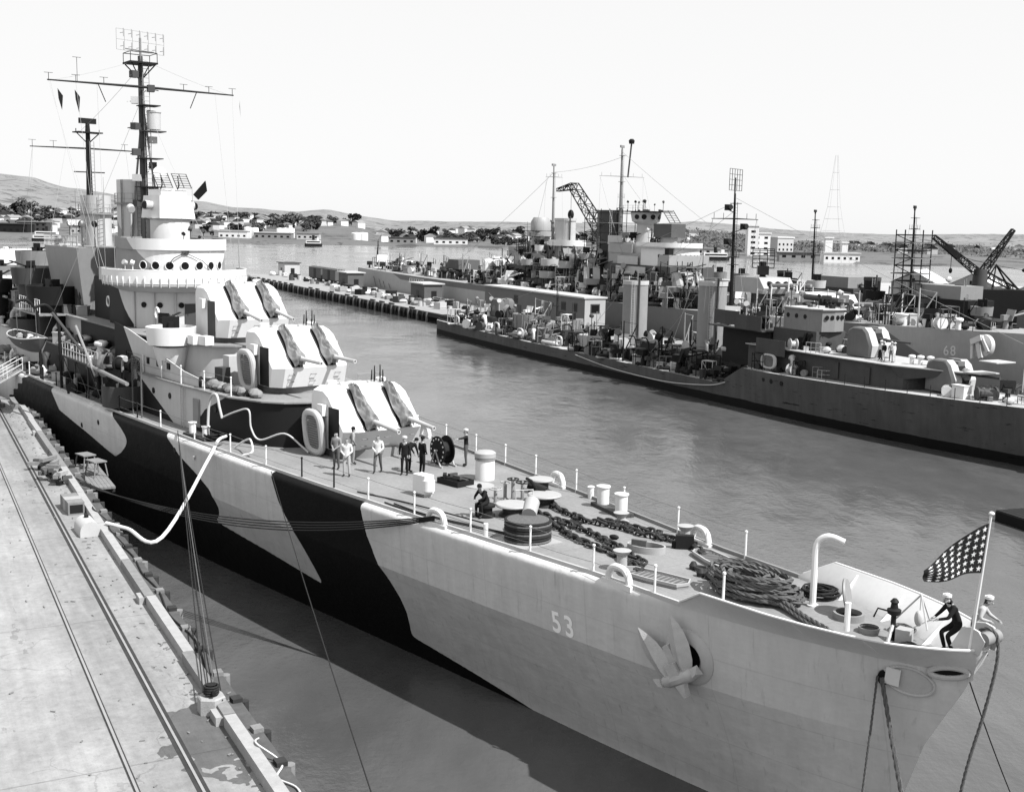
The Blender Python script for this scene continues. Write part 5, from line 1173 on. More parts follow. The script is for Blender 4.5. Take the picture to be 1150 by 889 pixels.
SITP = dict(pelvis=(0, 0, .62), waist=(0, .05, .76), chest=(0, .16, .93), upper=(0, .25, 1.04), neck=(0, .31, 1.11), head=(0, .38, 1.19), crown=(0, .40, 1.28), shL=(.18, .24, 1.03), shR=(-.18, .24, 1.03), elL=(.23, .40, .82), elR=(-.23, .40, .82), wrL=(.1, .55, .72), wrR=(-.1, .55, .72), hipL=(.1, .02, .58), hipR=(-.1, .02, .58), knL=(.14, .42, .56), knR=(-.14, .42, .54), anL=(.14, .40, .1), anR=(-.14, .36, .1), toL=(.15, .57, .05), toR=(-.15, .53, .05))
person(dk(22.75, 1.75), fdir(-.2, 1), 'man in dark clothes perched on a drum by the capstans, bent forward', 'dark', 'dark', 'dark', SITP)
# the two men at the bow
BOW1 = dict(pelvis=(0, -.05, .80), waist=(0, .0, .95), chest=(.02, .10, 1.14), upper=(.03, .17, 1.26), neck=(.03, .2, 1.34), head=(.03, .27, 1.42), crown=(.03, .29, 1.52), shL=(.21, .16, 1.25), shR=(-.15, .16, 1.25), elL=(.3, .3, 1.02), elR=(-.22, .34, 1.02), wrL=(.2, .5, .92), wrR=(-.08, .52, .95), hipL=(.1, -.03, .75), hipR=(-.1, -.03, .75), knL=(.14, .33, .55), knR=(-.14, .30, .52), anL=(.13, .20, .1), anR=(-.14, .12, .1), toL=(.14, .37, .05), toR=(-.15, .3, .05))
person(dk(1.7, -1.0), fdir(.55, 1), 'sailor in a dark jumper and white cap leaning on the bow bulwark', 'dark', 'dark', 'white', BOW1, 1.16)
person(dk(1.05, -.95) + Vector((0, 0, .22)), fdir(-.9, -.6), 'sailor in pale work clothes and white cap beside the jackstaff', 'khaki', 'denim', 'white', dict(BOW1, elL=(.34, .1, 1.05), wrL=(.3, .3, 1.0)), 1.14)

# ------------------------------------------------------------------ loose gear on the forecastle
reel = empty('cable_reel', dk(32.9, -2.35), fdir(-1, 0) + math.pi); tag(reel, 'tall cable reel with perforated dark cheeks standing behind the men', 'cable reel')
for x in (-.28, .28):
    d = MB().cyl((x - .03, 0, .82), (x + .03, 0, .82), .74, n=30).build('reel_cheek', M_BLACK, reel)
    for k in range(14):
        t = 2 * math.pi * k / 14
        MB().cyl((-.012, 0, 0), (.012, 0, 0), .055, n=8).build('cheek_hole', M_WHITE, d, (x + (.033 if x > 0 else -.033), .60 * math.cos(t), .82 + .60 * math.sin(t)))
MB().cyl((-.26, 0, .82), (.26, 0, .82), .42, n=20).build('wound_cable', M_ROPE_D, reel); MB().cyl((-.5, 0, .82), (.5, 0, .82), .05, n=8).build('axle', M_LIGHT, reel)
for x in (-.42, .42):
    MB().tube([(x, -.5, .04), (x, 0, .82), (x, .5, .04)], .045, 6).build('reel_leg', M_LID, reel); MB().box(x - .05, x + .05, -.7, .7, .0, .08).build('reel_skid', M_LID, reel, smooth=0)
MB().tube([(-.42, .45, .1), (.42, .45, .1)], .04, 5).build('reel_brace', M_LID, reel); MB().tube([(.5, 0, .82), (.56, .2, .9), (.56, .25, 1.2)], .025, 5).build('reel_crank', M_LIGHT, reel)
def coil(name, loc, r0, r1, turns, h, rr_, m, label, cat='rope', jit=.03, sx=1.0, rz=0.0, lay=False, cm=None):
    rg = random.Random(int(abs(loc[0]) * 100) % 997); pts = []; n = 22
    for i in range(turns * n):
        t = 2 * math.pi * i / n; u = i / (turns * n); ring = (i // n) % 3
        r = r0 + (r1 - r0) * (ring / 2) + rg.uniform(-jit, jit) * .6 + .05 * math.sin(t * 1.7 + i * .013)
        pts.append((r * sx * math.cos(t), r * math.sin(t), rr_ + h * u + .5 * jit * math.sin(t * 2 + i * .05)))
    mb = MB(); twist(mb, pts, rr_, 4) if lay else mb.tube(pts, rr_, 6)
    o = mb.build(name, m, None, loc, rz); tag(o, label, cat); return o
ANG = math.pi / 2 + YAW
coil('rope_pile', dk(8.9, .22), .42, .86, 15, .85, .075, M_ROPE, 'great heap of thick laid hawser on the forecastle behind the bow bulwark', 'rope', .06, 1.75, ANG + .15, True)
coil('rope_pile', dk(7.75, -.05), .30, .62, 8, .5, .075, M_ROPE, 'smaller lump of thick hawser against the fore end of the great heap', 'rope', .06, 1.2, ANG + .8, True)
for k, (dy, dz) in enumerate(((0, 0), (.16, .02), (.08, .13))):
    mb = MB(); twist(mb, spline([cw(8.2, .1 + dy, DZ + .3 + dz), cw(7.2, .25 + dy, DZ + .16 + dz), cw(6.0, .62 + dy, DZ + .09 + dz), cw(4.9, .95 + dy, DZ + .09 + dz), cw(4.5, 1.1 + dy, DZ + .09 + dz)], 8), .075, 5)
    tag(mb.build('hawser', M_ROPE), 'thick hawser tail laid along the deck from the great heap towards the bow, %s strand' % ('outboard', 'inboard', 'uppermost')[k], 'rope')
coil('rope_coil', dk(7.55, -1.85), .40, .62, 10, .30, .032, M_ROPE_D, 'neat round coil of thin dark line by the crook davit', 'rope', .03)
coil('rope_coil', dk(3.7, -1.25), .16, .34, 7, .16, .03, M_ROPE, 'small rope coil under the rigging tripod near the bow', 'rope', .03)
coil('rope_coil', dk(2.4, .2), .14, .36, 6, .2, .035, M_ROPE_D, 'tangled dark rope at the foot of the stem fairlead', 'rope', .05)
coil('rope_coil', dk(45.2, 5.2), .35, .6, 9, .35, .04, M_ROPE_D, 'dark coil of line hung by the guardrail abreast of turret two', 'rope', .05)
drum = tag(MB().lathe([(.42, 0), (.42, .1), (.3, .14), (.3, .4), (.42, .44), (.42, .54)], n=20).build('stool_drum', M_DARK, None, dk(22.75, 1.78)), 'squat dark drum the bent man is perched on', 'drum')
for k, (a, b, c) in enumerate((((27.0, 4.35), (24.2, 4.1), (19.3, 3.2)), ((26.6, 4.1), (23.8, 3.85), (19.3, 3.0)), ((29.5, 4.4), (26.4, 3.5), (21.2, 2.9)))):
    tag(MB().tube(spline([cw(*a, DZ + .05), cw(*b, DZ + .05), cw(*c, DZ + .2)], 8), .035, 5).build('deck_line', M_ROPE_D), 'dark line along the starboard deck edge to the hawser reel, %s of three' % ('outermost', 'middle', 'innermost')[k], 'rope')
# hoses by the deckhouse
hose = tag(MB().tube(spline([cw(45.4, 5.5, DZ + .1), cw(45.5, 5.45, 8.4), cw(45.3, 5.4, 9.6), cw(44.6, 5.3, 9.9), cw(44.4, 5.2, 9.2), cw(44.3, 5.1, 8.6)], 6), .075, 7).build('fire_hose', M_ROPE_L), 'pale upright hose looped over beside the deckhouse corner', 'hose')
tag(MB().tube(spline([cw(44.4, 5.1, 8.6), cw(43.2, 4.7, 9.1), cw(42.2, 4.4, 9.3), cw(42.1, 4.3, 8.3), cw(41.6, 4.0, 7.7), cw(40.2, 3.2, 8.2), cw(39.3, 2.6, 7.6), cw(38.9, 2.4, 7.3)], 7), .05, 6).build('air_hose', M_ROPE_L), 'thin pale hose draped past the black deckhouse front to the turret', 'hose')
shore = tag(MB().tube(spline([cw(43.5, 5.2, DZ + .5), cw(42.4, 6.1, 7.7), cw(41.4, 7.0, 7.0), qw(51.5, 9.8, 5.75), qw(53.6, 8.7, 5.75), qw(55.0, 8.0, 5.75)], 8), .085, 8).build('shore_hose', mat('white_hose', .6, .6, .08)), 'white hose sagging from the cruiser deck across to the quay', 'hose')
tag(MB().tube(spline([cw(42.2, 5.2, DZ + .1), cw(41.3, 5.0, 7.8), cw(40.3, 5.1, 8.0), cw(39.6, 5.3, 7.5), cw(39.9, 5.7, 7.3)], 8), .055, 6).build('shore_hose', mat('white_hose', .6, .6, .08)), 'short loop of white hose standing up from the deck edge', 'hose')
# ------------------------------------------------------------------ jack
def flag_pt(u, v):
    top = cw(.04, .33, DZ + 4.55); bot = cw(.15, .335, DZ + 3.1)
    p = top.lerp(bot, v); nar = 1 - .80 * u**1.4; mid = cw(.1, .33, DZ + 3.75); q = mid.lerp(p, nar)
    d = Vector((-.93, -.30, 0)); L = 2.05
    return q + d * (L * u) + Vector((.26, -.75, 0)) * (.15 * math.sin(u * 8 + v * 3.5) * u + .55 * (v - .5) * u * (1 - nar) * .9) + Vector((0, 0, -.62 * u**1.5 + .10 * math.sin(u * 5.5 + 1) * u))
fl_ = MB().grid(lambda u, v: flag_pt(u, v), 36, 20).build('jack_flag', mat('flag_blue', .014, .9, .15, 6), smooth=80); tag(fl_, 'dark jack with rows of white stars flying from the jackstaff', 'flag')
for side in (1, -1):
    for r in range(6):
        for c in range(8):
            u0_, v0_ = (c + .7) / 8.5, (r + .6) / 6.2; poly = []
            e = .01; n_ = (flag_pt(u0_ + e, v0_) - flag_pt(u0_ - e, v0_)).cross(flag_pt(u0_, v0_ + e) - flag_pt(u0_, v0_ - e)).normalized() * (.012 * side)
            for k in range(10):
                t = math.pi / 2 + k * math.pi / 5; rad = .42 if k % 2 == 0 else .17; poly.append(flag_pt(min(u0_ + rad * math.cos(t) / 8.5 * .92, 1), min(max(v0_ - rad * math.sin(t) / 6.2, 0), 1)) + n_)
            mb = MB().add(poly + [flag_pt(u0_, v0_) + n_], [(k, (k + 1) % 10, 10) for k in range(10)]); mb.build('star', CLOTH['white'], fl_, smooth=0)

# ------------------------------------------------------------------ mooring lines
def line(p0, p1, drop, r, m, label, n=20, lay=False):
    mb = MB(); pts = sag(p0, p1, drop, n); twist(mb, pts, r, 4) if lay else mb.tube(pts, r, 6)
    return tag(mb.build('mooring_line', m), label, 'rope', None)
CH = cw(22.6, deck_edge(22.6) + .1, DZ + .32)
for k, n_ in enumerate(('uppermost', 'second', 'third', 'lowest')):
    line(CH + Vector((0, 0, .05 - .05 * k)), qw(64.5 + k * .8, 8.2, QZ + .25 - .04 * k), .95 + .16 * k, .032, M_ROPE_D, 'dark mooring line from the quay to the starboard chock, %s of the four' % n_)
for k, n_ in enumerate(('leftmost', 'second from the left', 'third from the left', 'rightmost')):
    line(cw(47.6, deck_edge(47.6) - .02, DZ + .3 - .06 * k), qw(33.4 - .2 * k, 7.45 + .14 * k, QZ + .42), .22 + .06 * k, .021, M_ROPE_D if k != 2 else M_ROPE, 'rope of the steep bundle from the quay block to the cruiser, %s' % n_)
line(cw(35.6, 6.0, DZ + .05), qw(21.5, 9.0, QZ + .1), .25, .022, M_ROPE_D, 'single thin line from the black hull patch down to the quay')
line(cw(2.6, hbf(2.6, 6.6) + .12, 6.6), Vector((12.2, 31.2, .3)), .25, .075, M_ROPE, 'heavy laid hawser hanging from the bow fairing', 26, True)
line(cw(2.72, hbf(2.7, 6.6) + .12, 6.62), Vector((10.35, 32.5, .3)), .12, .04, M_ROPE, 'thin laid rope hanging left of the heavy hawser', 24, True)
mb = MB(); twist(mb, spline([cw(.6, -.05, DZ + 1.1), cw(.15, -.05, DZ + 1.42), cw(-.12, -.05, DZ + 1.40), cw(-.26, -.05, DZ + 1.15), cw(-.28, -.02, DZ + .4), cw(-.1, .1, 6.2), cw(.25, .3, 4.0), cw(.6, .55, 0)], 8), .05, 5)
tag(mb.build('mooring_line', M_ROPE), 'laid rope over the stem roller hanging down the bow', 'rope')
line(cw(.55, -.1, 6.9), Vector((17.7, 38.2, .2)), .1, .02, M_ROPE_D, 'thin taut line from under the stem to the lower right')

# ------------------------------------------------------------------ things on the quay
def qthing(name, a, p, label, cat, rz=0.0, z=QZ): return tag(empty(name, qw(a, p, z), QROT + rz), label, cat)
b = qthing('mooring_block', 33.1, 7.62, 'pale six-sided mooring block on the quay edge with ropes made fast', 'bollard')
MB().lathe([(.42, .004), (.42, .46), (.38, .5)], n=6).build('block_body', M_WOODL, b, smooth=0); MB().lathe([(.12, .5), (.12, .8), (.15, .84)], n=14).build('cross_post', M_DARK, b); MB().tube([(-.35, 0, .68), (.35, 0, .68)], .06, 8).build('cross_bar', M_DARK, b)
for k in range(4): MB().tube([(.2 * math.cos(t), .2 * math.sin(t), .58 + k * .07) for t in np.arange(0, 6.28, .4)], .035, 6, closed=True).build('rope_turn', M_ROPE_D, b)
b = qthing('equipment_box', 60.0, 7.15, 'long two-tone equipment box standing on the quay by the curb', 'box', .05)
for x0, x1, m_ in ((-1.1, -.35, M_WOOD), (-.33, .35, M_WOODL), (.37, 1.05, M_WOOD)): MB().box(x0, x1, -.38, .38, .004, .62).build('box_section', m_, b, smooth=0)
MB().box(-1.12, -1.1, -.3, .3, .1, .5).build('box_panel', M_DARK, b, smooth=0)
b = qthing('half_round_tank', 55.2, 7.2, 'white half-round tank lying on the quay below the hose end', 'tank', .05)
pf = [(-.45, .0), (-.45, .25)] + [(.45 * math.cos(t), .25 + .45 * math.sin(t)) for t in np.linspace(math.pi, 0, 12)] + [(.45, .0)]
k = len(pf); MB().add([(-.75, y, z + .004) for y, z in pf] + [(.75, y, z + .004) for y, z in pf], [tuple(range(k)), tuple(range(2 * k - 1, k - 1, -1))] + [(i, k + i, k + (i + 1) % k, (i + 1) % k) for i in range(k)]).build('tank_shell', M_LIGHT, b, smooth=35)
MB().cyl((.2, 0, .7), (.2, 0, .82), .1, n=10).build('tank_valve', M_DARK, b)
for i, (a, p, L, rz) in enumerate(((67.5, 7.0, 1.4, .4), (69.0, 7.2, 1.0, 1.2), (66.3, 7.35, .8, .1), (70.4, 6.9, 1.3, .7))):
    b = qthing('scrap_pile', a, p, ('heap of short planks and fittings inside the curb', 'dark pump and hose fittings by the curb', 'small crate of fittings by the mooring lines', 'stack of offcuts at the far end of the fittings')[i], 'scrap', rz)
    for j in range(5): MB().obox((crng.uniform(-.4, .4), crng.uniform(-.3, .3), .12 + .13 * j), (L * crng.uniform(.4, 1), .25, .2), rz=crng.uniform(0, 3)).build('scrap_piece', crng.choice([M_WOOD, M_DARK, M_WOODL, M_RUST]), b, smooth=0)
# staging hung off the quay face with two trestles on it
b = qthing('staging_float', 72.6, 9.85, 'timber staging float between the quay and the cruiser hull', 'float', 0, 4.2)
for j in range(7): MB().box(-3.6, 3.6, -.75 + j * .215, -.75 + j * .215 + .2, 0, .12).build('plank', M_WOOD, b, smooth=0)
for x in (-3, 0, 3): MB().box(x - .12, x + .12, -.8, .8, -.3, -.004).build('bearer', M_WOODD, b, smooth=0)
for i, (x, y, n_) in enumerate(((2.0, .1, 'farther'), (-.2, -.2, 'nearer'))):
    t = tag(empty('trestle', qw(72.6 + x, 9.85 - y, 4.33), QROT + .3), 'wooden trestle table on the staging float, %s of the two' % n_, 'trestle')
    MB().box(-.6, .6, -.4, .4, .86, .93).build('trestle_top', M_WOOD, t, smooth=0)
    for sx in (-1, 1):
        for sy_ in (-1, 1): MB().tube([(sx * .6, sy_ * .42, 0), (sx * .5, sy_ * .3, .86)], .045, 4).build('leg', M_WOOD, t)
    MB().tube([(-.56, .38, .3), (.56, .38, .3)], .035, 4).build('stretcher', M_WOOD, t)
ORD = ['first', 'second', 'third', 'fourth', 'fifth', 'sixth', 'seventh', 'eighth', 'ninth', 'tenth', 'eleventh', 'twelfth', 'thirteenth', 'fourteenth']
for i in range(14):
    a = 94 + i * 1.1; p = 6.0 - (i * .42) + crng.uniform(-1.2, .5)
    b = qthing('timber_heap', a, p, 'timber heap at the far quay end, %s from the curb' % ORD[i], 'timber', crng.uniform(0, 3))
    for j in range(5): MB().obox((crng.uniform(-.5, .5), crng.uniform(-.5, .5), .15 + .16 * j), (crng.uniform(.6, 2.2), .3, .25), rz=crng.uniform(0, 3)).build('timber', crng.choice([M_WOOD, M_DARK, M_WOODL, M_WOODD, M_CANVAS]), b, smooth=0)
g = tag(empty('gangway', (0, 0, 0)), 'wooden gangway with rails from the quay up to the cruiser deck', 'gangway')
g0 = qw(100, 5.0, QZ + .3); g1 = cw(80.5, 7.6, DZ + .25); dv = (g1 - g0).normalized(); sv = dv.cross(Vector((0, 0, 1))).normalized()
for j in range(6): o_ = sv * (-.5 + j * .2); MB().tube([g0 + o_, g1 + o_], .09, 4).build('plank', M_WOODL, g)
for sg in (-.55, .55):
    for hz in (.5, 1.0): MB().tube([g0 + sv * sg + Vector((0, 0, hz)), g1 + sv * sg + Vector((0, 0, hz))], .03, 5).build('rail', M_WHITE, g)
    for t in (0, .33, .66, 1): q = g0.lerp(g1, t) + sv * sg; MB().tube([q, q + Vector((0, 0, 1.0))], .03, 5).build('rail_post', M_WHITE, g)
# loose lines on the quay edge
for i, (pts, lb) in enumerate((([(52, 8.2), (50, 8.35), (47.5, 8.25), (45, 8.4), (42, 8.2), (39, 8.45), (36, 8.15), (34, 7.9)], 'dark line trailing along the outer wale to the mooring block'), ([(30.5, 8.3), (29.6, 8.0), (28.8, 8.45), (28.0, 8.1), (27.2, 8.4), (26, 8.2)], 'pale line snaking along the curb in front of the mooring block'), ([(60, 8.15), (58.2, 7.9), (56.5, 8.3), (54, 8.0), (52.2, 8.3)], 'dark line tangled on the curb beside the white tank'))):
    tag(MB().tube(spline([qw(a, p, QZ + .40 if 7.68 < p < 8.05 else QZ + .12) for a, p in pts], 8), .03, 5).build('loose_line', M_ROPE_L if i == 1 else M_ROPE_D), lb, 'rope')
# whaleboat in the davits
def small_boat(L, W, D, m, mi):
    mb = MB()
    def pt(u, v, o_): 
        x = (u - .5) * L; f = max(1 - abs(2 * u - 1)**2.6, 0); t = (v - .5) * 2; w = W / 2 * f**.6
        y = t * w * (1 - .0); z = D * (abs(t)**2.2 + .22 * abs(2 * u - 1)**3); return (x, y * (1 - .06 * o_), z + .06 * o_)
    mb.grid(lambda u, v: pt(u, v, 0), 20, 12, flip=True); mb.grid(lambda u, v: pt(u, v, 1), 20, 12)
    return mb.mesh('boat_hull', m, 60), MB().box(-.12, .12, -W * .4, W * .4, D * .72, D * .78).mesh('thwart', mi, 0)
def boat(loc, rz, L, W, D, label, m=M_GREY, cat='boat', gear=6):
    h_, t_ = small_boat(L, W, D, m, M_WOODL); o = tag(empty('rowing_boat', loc, rz), label, cat); link('boat_hull', h_, o)
    for x in (-.25, -.05, .15, .32): link('thwart', t_, o, (x * L, 0, 0))
    MB().tube([((u - .5) * L, W / 2 * max(1 - abs(2 * u - 1)**2.6, 0)**.6, D * (1 + .22 * abs(2 * u - 1)**3) + .03) for u in np.linspace(0, 1, 18)], .05, 5).build('gunwale', M_LIGHT, o)
    MB().tube([((u - .5) * L, -W / 2 * max(1 - abs(2 * u - 1)**2.6, 0)**.6, D * (1 + .22 * abs(2 * u - 1)**3) + .03) for u in np.linspace(0, 1, 18)], .05, 5).build('gunwale', M_LIGHT, o)
    for k in range(gear): MB().ball((crng.uniform(-.35, .3) * L, crng.uniform(-.25, .25) * W, D * .95), .3, .25, .22, 8, 6, .2).build('boat_gear', crng.choice([M_CANVAS, M_LIGHT, M_ROPE, M_DARK]), o)
    return o
boat(cw(72.0, 9.0, 9.9), ANG, 7.4, 2.1, .95, 'grey whaleboat full of gear hanging in davits at the cruiser side', M_MID, 'boat', 14)
# ------------------------------------------------------------------ generic ship hull: x aft from the stem, y starboard
def gen_hull(parent, L, B, dz, m, rake=4.0, entry=.30, stern=.8, nx=90, mdeck=None, flare=.35):
    mdeck = mdeck or M_MID
    def b(t):                                    # half breadth at deck, t = 0..1
        e = min(t / entry, 1); w = 1 - (1 - e)**2.0
        if t > .72: w *= 1 - (1 - stern) * ((t - .72) / .28)**2 if t < .985 else stern * math.sqrt(max(1 - ((t - .985) / .0155)**2, 0))
        return B * w
    vs = []; zs = [0, .25, .5, .8, 1.0]
    xs = [L * (i / nx)**1.15 for i in range(nx + 1)]
    for sg in (1, -1):
        for x in xs:
            top = dz(x); t = x / L
            for q in zs:
                z = -1.2 + (top + 1.2) * q; fl_w = 1 - flare * (1 - q)**1.2 * max(1 - t / .45, 0)
                xx = x + rake * (1 - q) * max(1 - t * 4, 0); vs.append((xx, sg * b(t) * fl_w, z))
    n = len(zs); k = len(xs); fs = []
    for s_ in (0, 1):
        o = s_ * k * n
        for i in range(k - 1):
            for j in range(n - 1):
                f = (o + i * n + j, o + i * n + j + 1, o + (i + 1) * n + j + 1, o + (i + 1) * n + j); fs.append(f if s_ == 0 else f[::-1])
    MB().add(vs, fs).build('hull', m, parent, smooth=40)
    d = MB(); d.add([(x, sg * (b(x / L) - .02), dz(x) - .03) for x in xs for sg in (1, -1)], [(2 * i, 2 * i + 1, 2 * i + 3, 2 * i + 2) for i in range(k - 1)]); d.build('deck', mdeck, parent, smooth=0)
    return b
def ship_paint(name, v, boot, wear=.4, rough=.7):
    m, n, l, p = base_mat(name); co = coords(n, l); se = n.new('ShaderNodeSeparateXYZ'); l.new(co, se.inputs[0]); Z_ = se.outputs[2]
    a = noise(n, l, co, .25, 6, .65); st = noise(n, l, coords(n, l, (1.2, 1.2, .08)), 1.0, 5, .7); hz_ = noise(n, l, coords(n, l, (.25, 1, 3.0)), 1.3, 6, .7)
    f = mth(n, l, 'MULTIPLY_ADD', a, 1.1 * wear, 1 - .55 * wear); f = mth(n, l, 'MULTIPLY', f, mth(n, l, 'MULTIPLY_ADD', st, 1.2 * wear, 1 - .6 * wear))
    sc = mth(n, l, 'GREATER_THAN', hz_, .63); f = mth(n, l, 'MULTIPLY', f, mth(n, l, 'MULTIPLY_ADD', sc, -1.2 * wear, 1.0, clamp=True))
    edge = mth(n, l, 'ADD', Z_, mth(n, l, 'MULTIPLY_ADD', a, -.35, .17))
    bt_ = mth(n, l, 'LESS_THAN', edge, boot)
    v_ = mth(n, l, 'MULTIPLY_ADD', bt_, .008 - v, v)
    l.new(grey(n, l, mth(n, l, 'MULTIPLY', v_, f)), p.inputs['Base Color']); p.inputs['Roughness'].default_value = rough; p.inputs['Specular IOR Level'].default_value = .12
    bn = n.new('ShaderNodeBump'); bn.inputs['Strength'].default_value = .35; bn.inputs['Distance'].default_value = .1; l.new(a, bn.inputs['Height']); l.new(bn.outputs[0], p.inputs['Normal'])
    return m
brng = random.Random(21)
GREYS = [M_DARK, M_MID, M_MID, M_GREY, M_LIGHT, M_CANVAS, M_WHITE, M_DARK]
def clutter(parent, n, x0, x1, y0, y1, z, kinds=None, mats=None, s0=.7, s1=1.3, rg=brng):
    kinds = kinds or ['locker', 'ready_box', 'canvas_bundle', 'winch', 'mushroom_vent', 'cowl_vent', 'life_raft', 'railing', 'work_frame', 'cable_drum', 'plank_stack', 'derrick', 'shielded_gun']
    for i in range(n):
        x = rg.uniform(x0, x1); fitting(rg.choice(kinds), parent, (x, rg.uniform(y0, y1), z(x) if callable(z) else z), rg.uniform(0, 3.1), rg.choice(mats or GREYS), rg.uniform(s0, s1))
def rails(parent, xs, y, z, m=M_LIGHT):
    for a, b_ in zip(xs[:-1], xs[1:]):
        mb = MB(); mb.tube([(a, y, z), (a, y, z + 1.0)], .035, 4); mb.tube([(a, y, z + 1.0), (b_, y, z + 1.0)], .022, 4); mb.tube([(a, y, z + .5), (b_, y, z + .5)], .018, 4); mb.build('railing', m, parent)
def tub(parent, x, y, z0, z1, r, m, zb=None, ribs=True):
    t = MB().lathe([(.1, 0), (r * .94, 0), (r, z1 - z0), (r * .95, z1 - z0), (r * .88, .1)], (x, y, z0), 20, cap1=False)
    if zb is not None: t.cyl((x, y, zb), (x, y, z0), r * .6, r * .75, 12)
    o = t.build('gun_tub', m, parent)
    if ribs:
        rm = MB().box(r - .06, r + .05, -.05, .05, .1, z1 - z0 - .05).mesh('tub_rib', m, 0)
        for k in range(14): link('tub_rib', rm, o, (x, y, z0), 2 * math.pi * k / 14)
    fitting('light_gun', parent, (x, y, z0 + .1), brng.uniform(2, 4), M_DARK, 1.5); fitting('canvas_bundle', parent, (x + .3 * r, y, z0 + .3), 0, M_CANVAS, r * .7)
    fitting('ready_box', parent, (x - .4 * r, y + .3 * r, z0 + .2), .4, M_LIGHT, r * .8)
# single gun mount with a rounded shield
def single_mount(m, m2):
    pr = [(-1.7, 0), (-1.85, 1.2), (-1.15, 2.55), (-.6, 2.95), (.9, 2.95), (1.6, 2.6), (1.75, 2.2), (1.75, 0)]; k = len(pr); mb = MB()
    def ring(y, sh): return [(x * (1 - sh * .12) , y, z * (1 - sh * .05)) for x, z in pr]
    ys = [(-1.55, 1), (-1.35, 0), (-.42, 0)]; 
    for sgn in (1, -1):
        V = [p for y, sh in ys for p in ring(y * -sgn * -1 if False else sgn * abs(y), sh)]
        fs = [(r * k + i, (r + 1) * k + i, (r + 1) * k + (i + 1) % k, r * k + (i + 1) % k) for r in range(2) for i in range(k)] + [tuple(range(k)), tuple(range(3 * k - 1, 2 * k - 1, -1))]
        mb.add(V, fs if sgn < 0 else [f[::-1] for f in fs])
    mb.box(-1.25, 1.7, -.43, .43, .02, 2.85)
    return mb.mesh('gun_mount', m, 25)
SM = single_mount(mat('mount_grey', .12, .6, .15, streak=.1), None)
SB = MB().lathe([(.24, 0), (.22, 1.2), (.15, 1.3), (.11, 4.3), (.13, 4.35), (.13, 4.6)], n=12).mesh('gun_barrel', M_MID)
ST = MB().add([(-1.86, -.4, 1.1), (-1.86, .4, 1.1), (-1.15, .4, 2.6), (-1.15, -.4, 2.6)], [(0, 3, 2, 1)]).mesh('gun_port', M_BLACK, 0)
def mount(parent, x, y, z, rz, elev=2, canvas=False):
    o = link('gun_mount', SM, parent, (x, y, z), rz)
    link('gun_barrel', SB, o, (-1.2, 0, 1.75), (0, -math.pi / 2 + R(elev), 0)); link('gun_port', ST, o, (-.02, 0, 0))
    for sg in (-1, 1): MB().add([(-1.72, sg * .46, .02), (-1.72, sg * 1.3, .02), (-1.87, sg * 1.32, 1.2), (-1.17, sg * 1.32, 2.55), (-.6, sg * 1.3, 2.97), (-.6, sg * .46, 2.97), (-1.17, sg * .46, 2.55), (-1.87, sg * .46, 1.2)], [(0, 1, 2, 7), (7, 2, 3, 6), (6, 3, 4, 5)]).build('front_plate', M_LIGHT, o, (-.015, 0, 0), smooth=0)
    if canvas: MB().ball((-1.8, 0, 1.7), .55, .5, .6, 12, 8, .1).build('canvas_cover', M_CANVAS, o)
    return o
def pole_mast(parent, x, y, z0, z1, yards, m=M_DARK, radar=True, r=.22, name='mast'):
    o = MB().tube([(x, y, z0), (x + .1, y, (z0 + z1) / 2), (x + .25, y, z1)], [r, r * .8, r * .45], 8).build(name, m, parent)
    for zy, w in yards:
        mb = MB().tube([(x, y - w, zy), (x, y, zy + .05), (x, y + w, zy)], [.04, .09, .04], 6)
        for q in (-.9, -.5, .5, .9): mb.tube([(x, y + q * w, zy), (x, y + q * w, zy + .7)], .03, 4)
        mb.build('yard', m, o)
        for q in (-.95, .95): MB().tube(sag((x, y + q * w, zy), (x + 2 * q, y + q * (w * .8), z0 + 1), .1, 5), .015, 4).build('rigging_wire', mat('rigging', .25), o)
    mb = MB(); ladder(mb, (x - r - .1, y, z0 + 1), (x - r * .5, y, z1 - 1), .16); mb.build('mast_ladder', m, o)
    for z in np.linspace(z0 + (z1 - z0) * .45, z1 - 1.2, 3): MB().prism([(-.5, -.5), (.5, -.5), (.5, .5), (-.5, .5)], 0, .07).build('mast_platform', m, o, (x, y, z), smooth=0)
    if radar == 'grid':
        mb = MB()
        for i in range(6): mb.tube([(0, -1.4 + i * .56, -1), (0, -1.4 + i * .56, 1)], .03, 4)
        for i in range(5): mb.tube([(0, -1.4, -1 + .5 * i), (0, 1.4, -1 + .5 * i)], .03, 4)
        mb.tube([(.05, 0, -1.6), (.05, 0, .2)], .08, 5); q = mb.build('radar_antenna', M_MID, o, (x + .2, y, z1 + 1.6), .5); q.scale = (1.25, 1.25, 1.25)
        for zz, yy in ((z1 - 2.0, 1.1), (z1 - 4.2, -1.3), (z1 - 6.0, 1.0)): MB().box(-.3, .3, -.3, .3, 0, .7).cyl((-.3, 0, .35), (-.6, 0, .4), .3, n=10).tube([(0, 0, .1), (0, -yy, -.3)], .06, 5).build('signal_lamp', M_DARK, o, (x, y + yy, zz))
    elif radar: MB().box(-.12, .12, -.8, .8, .3, .75).cyl((0, 0, 0), (0, 0, .5), .15, n=8).build('radar_antenna', m, o, (x + .25, y, z1), .6)
    return o
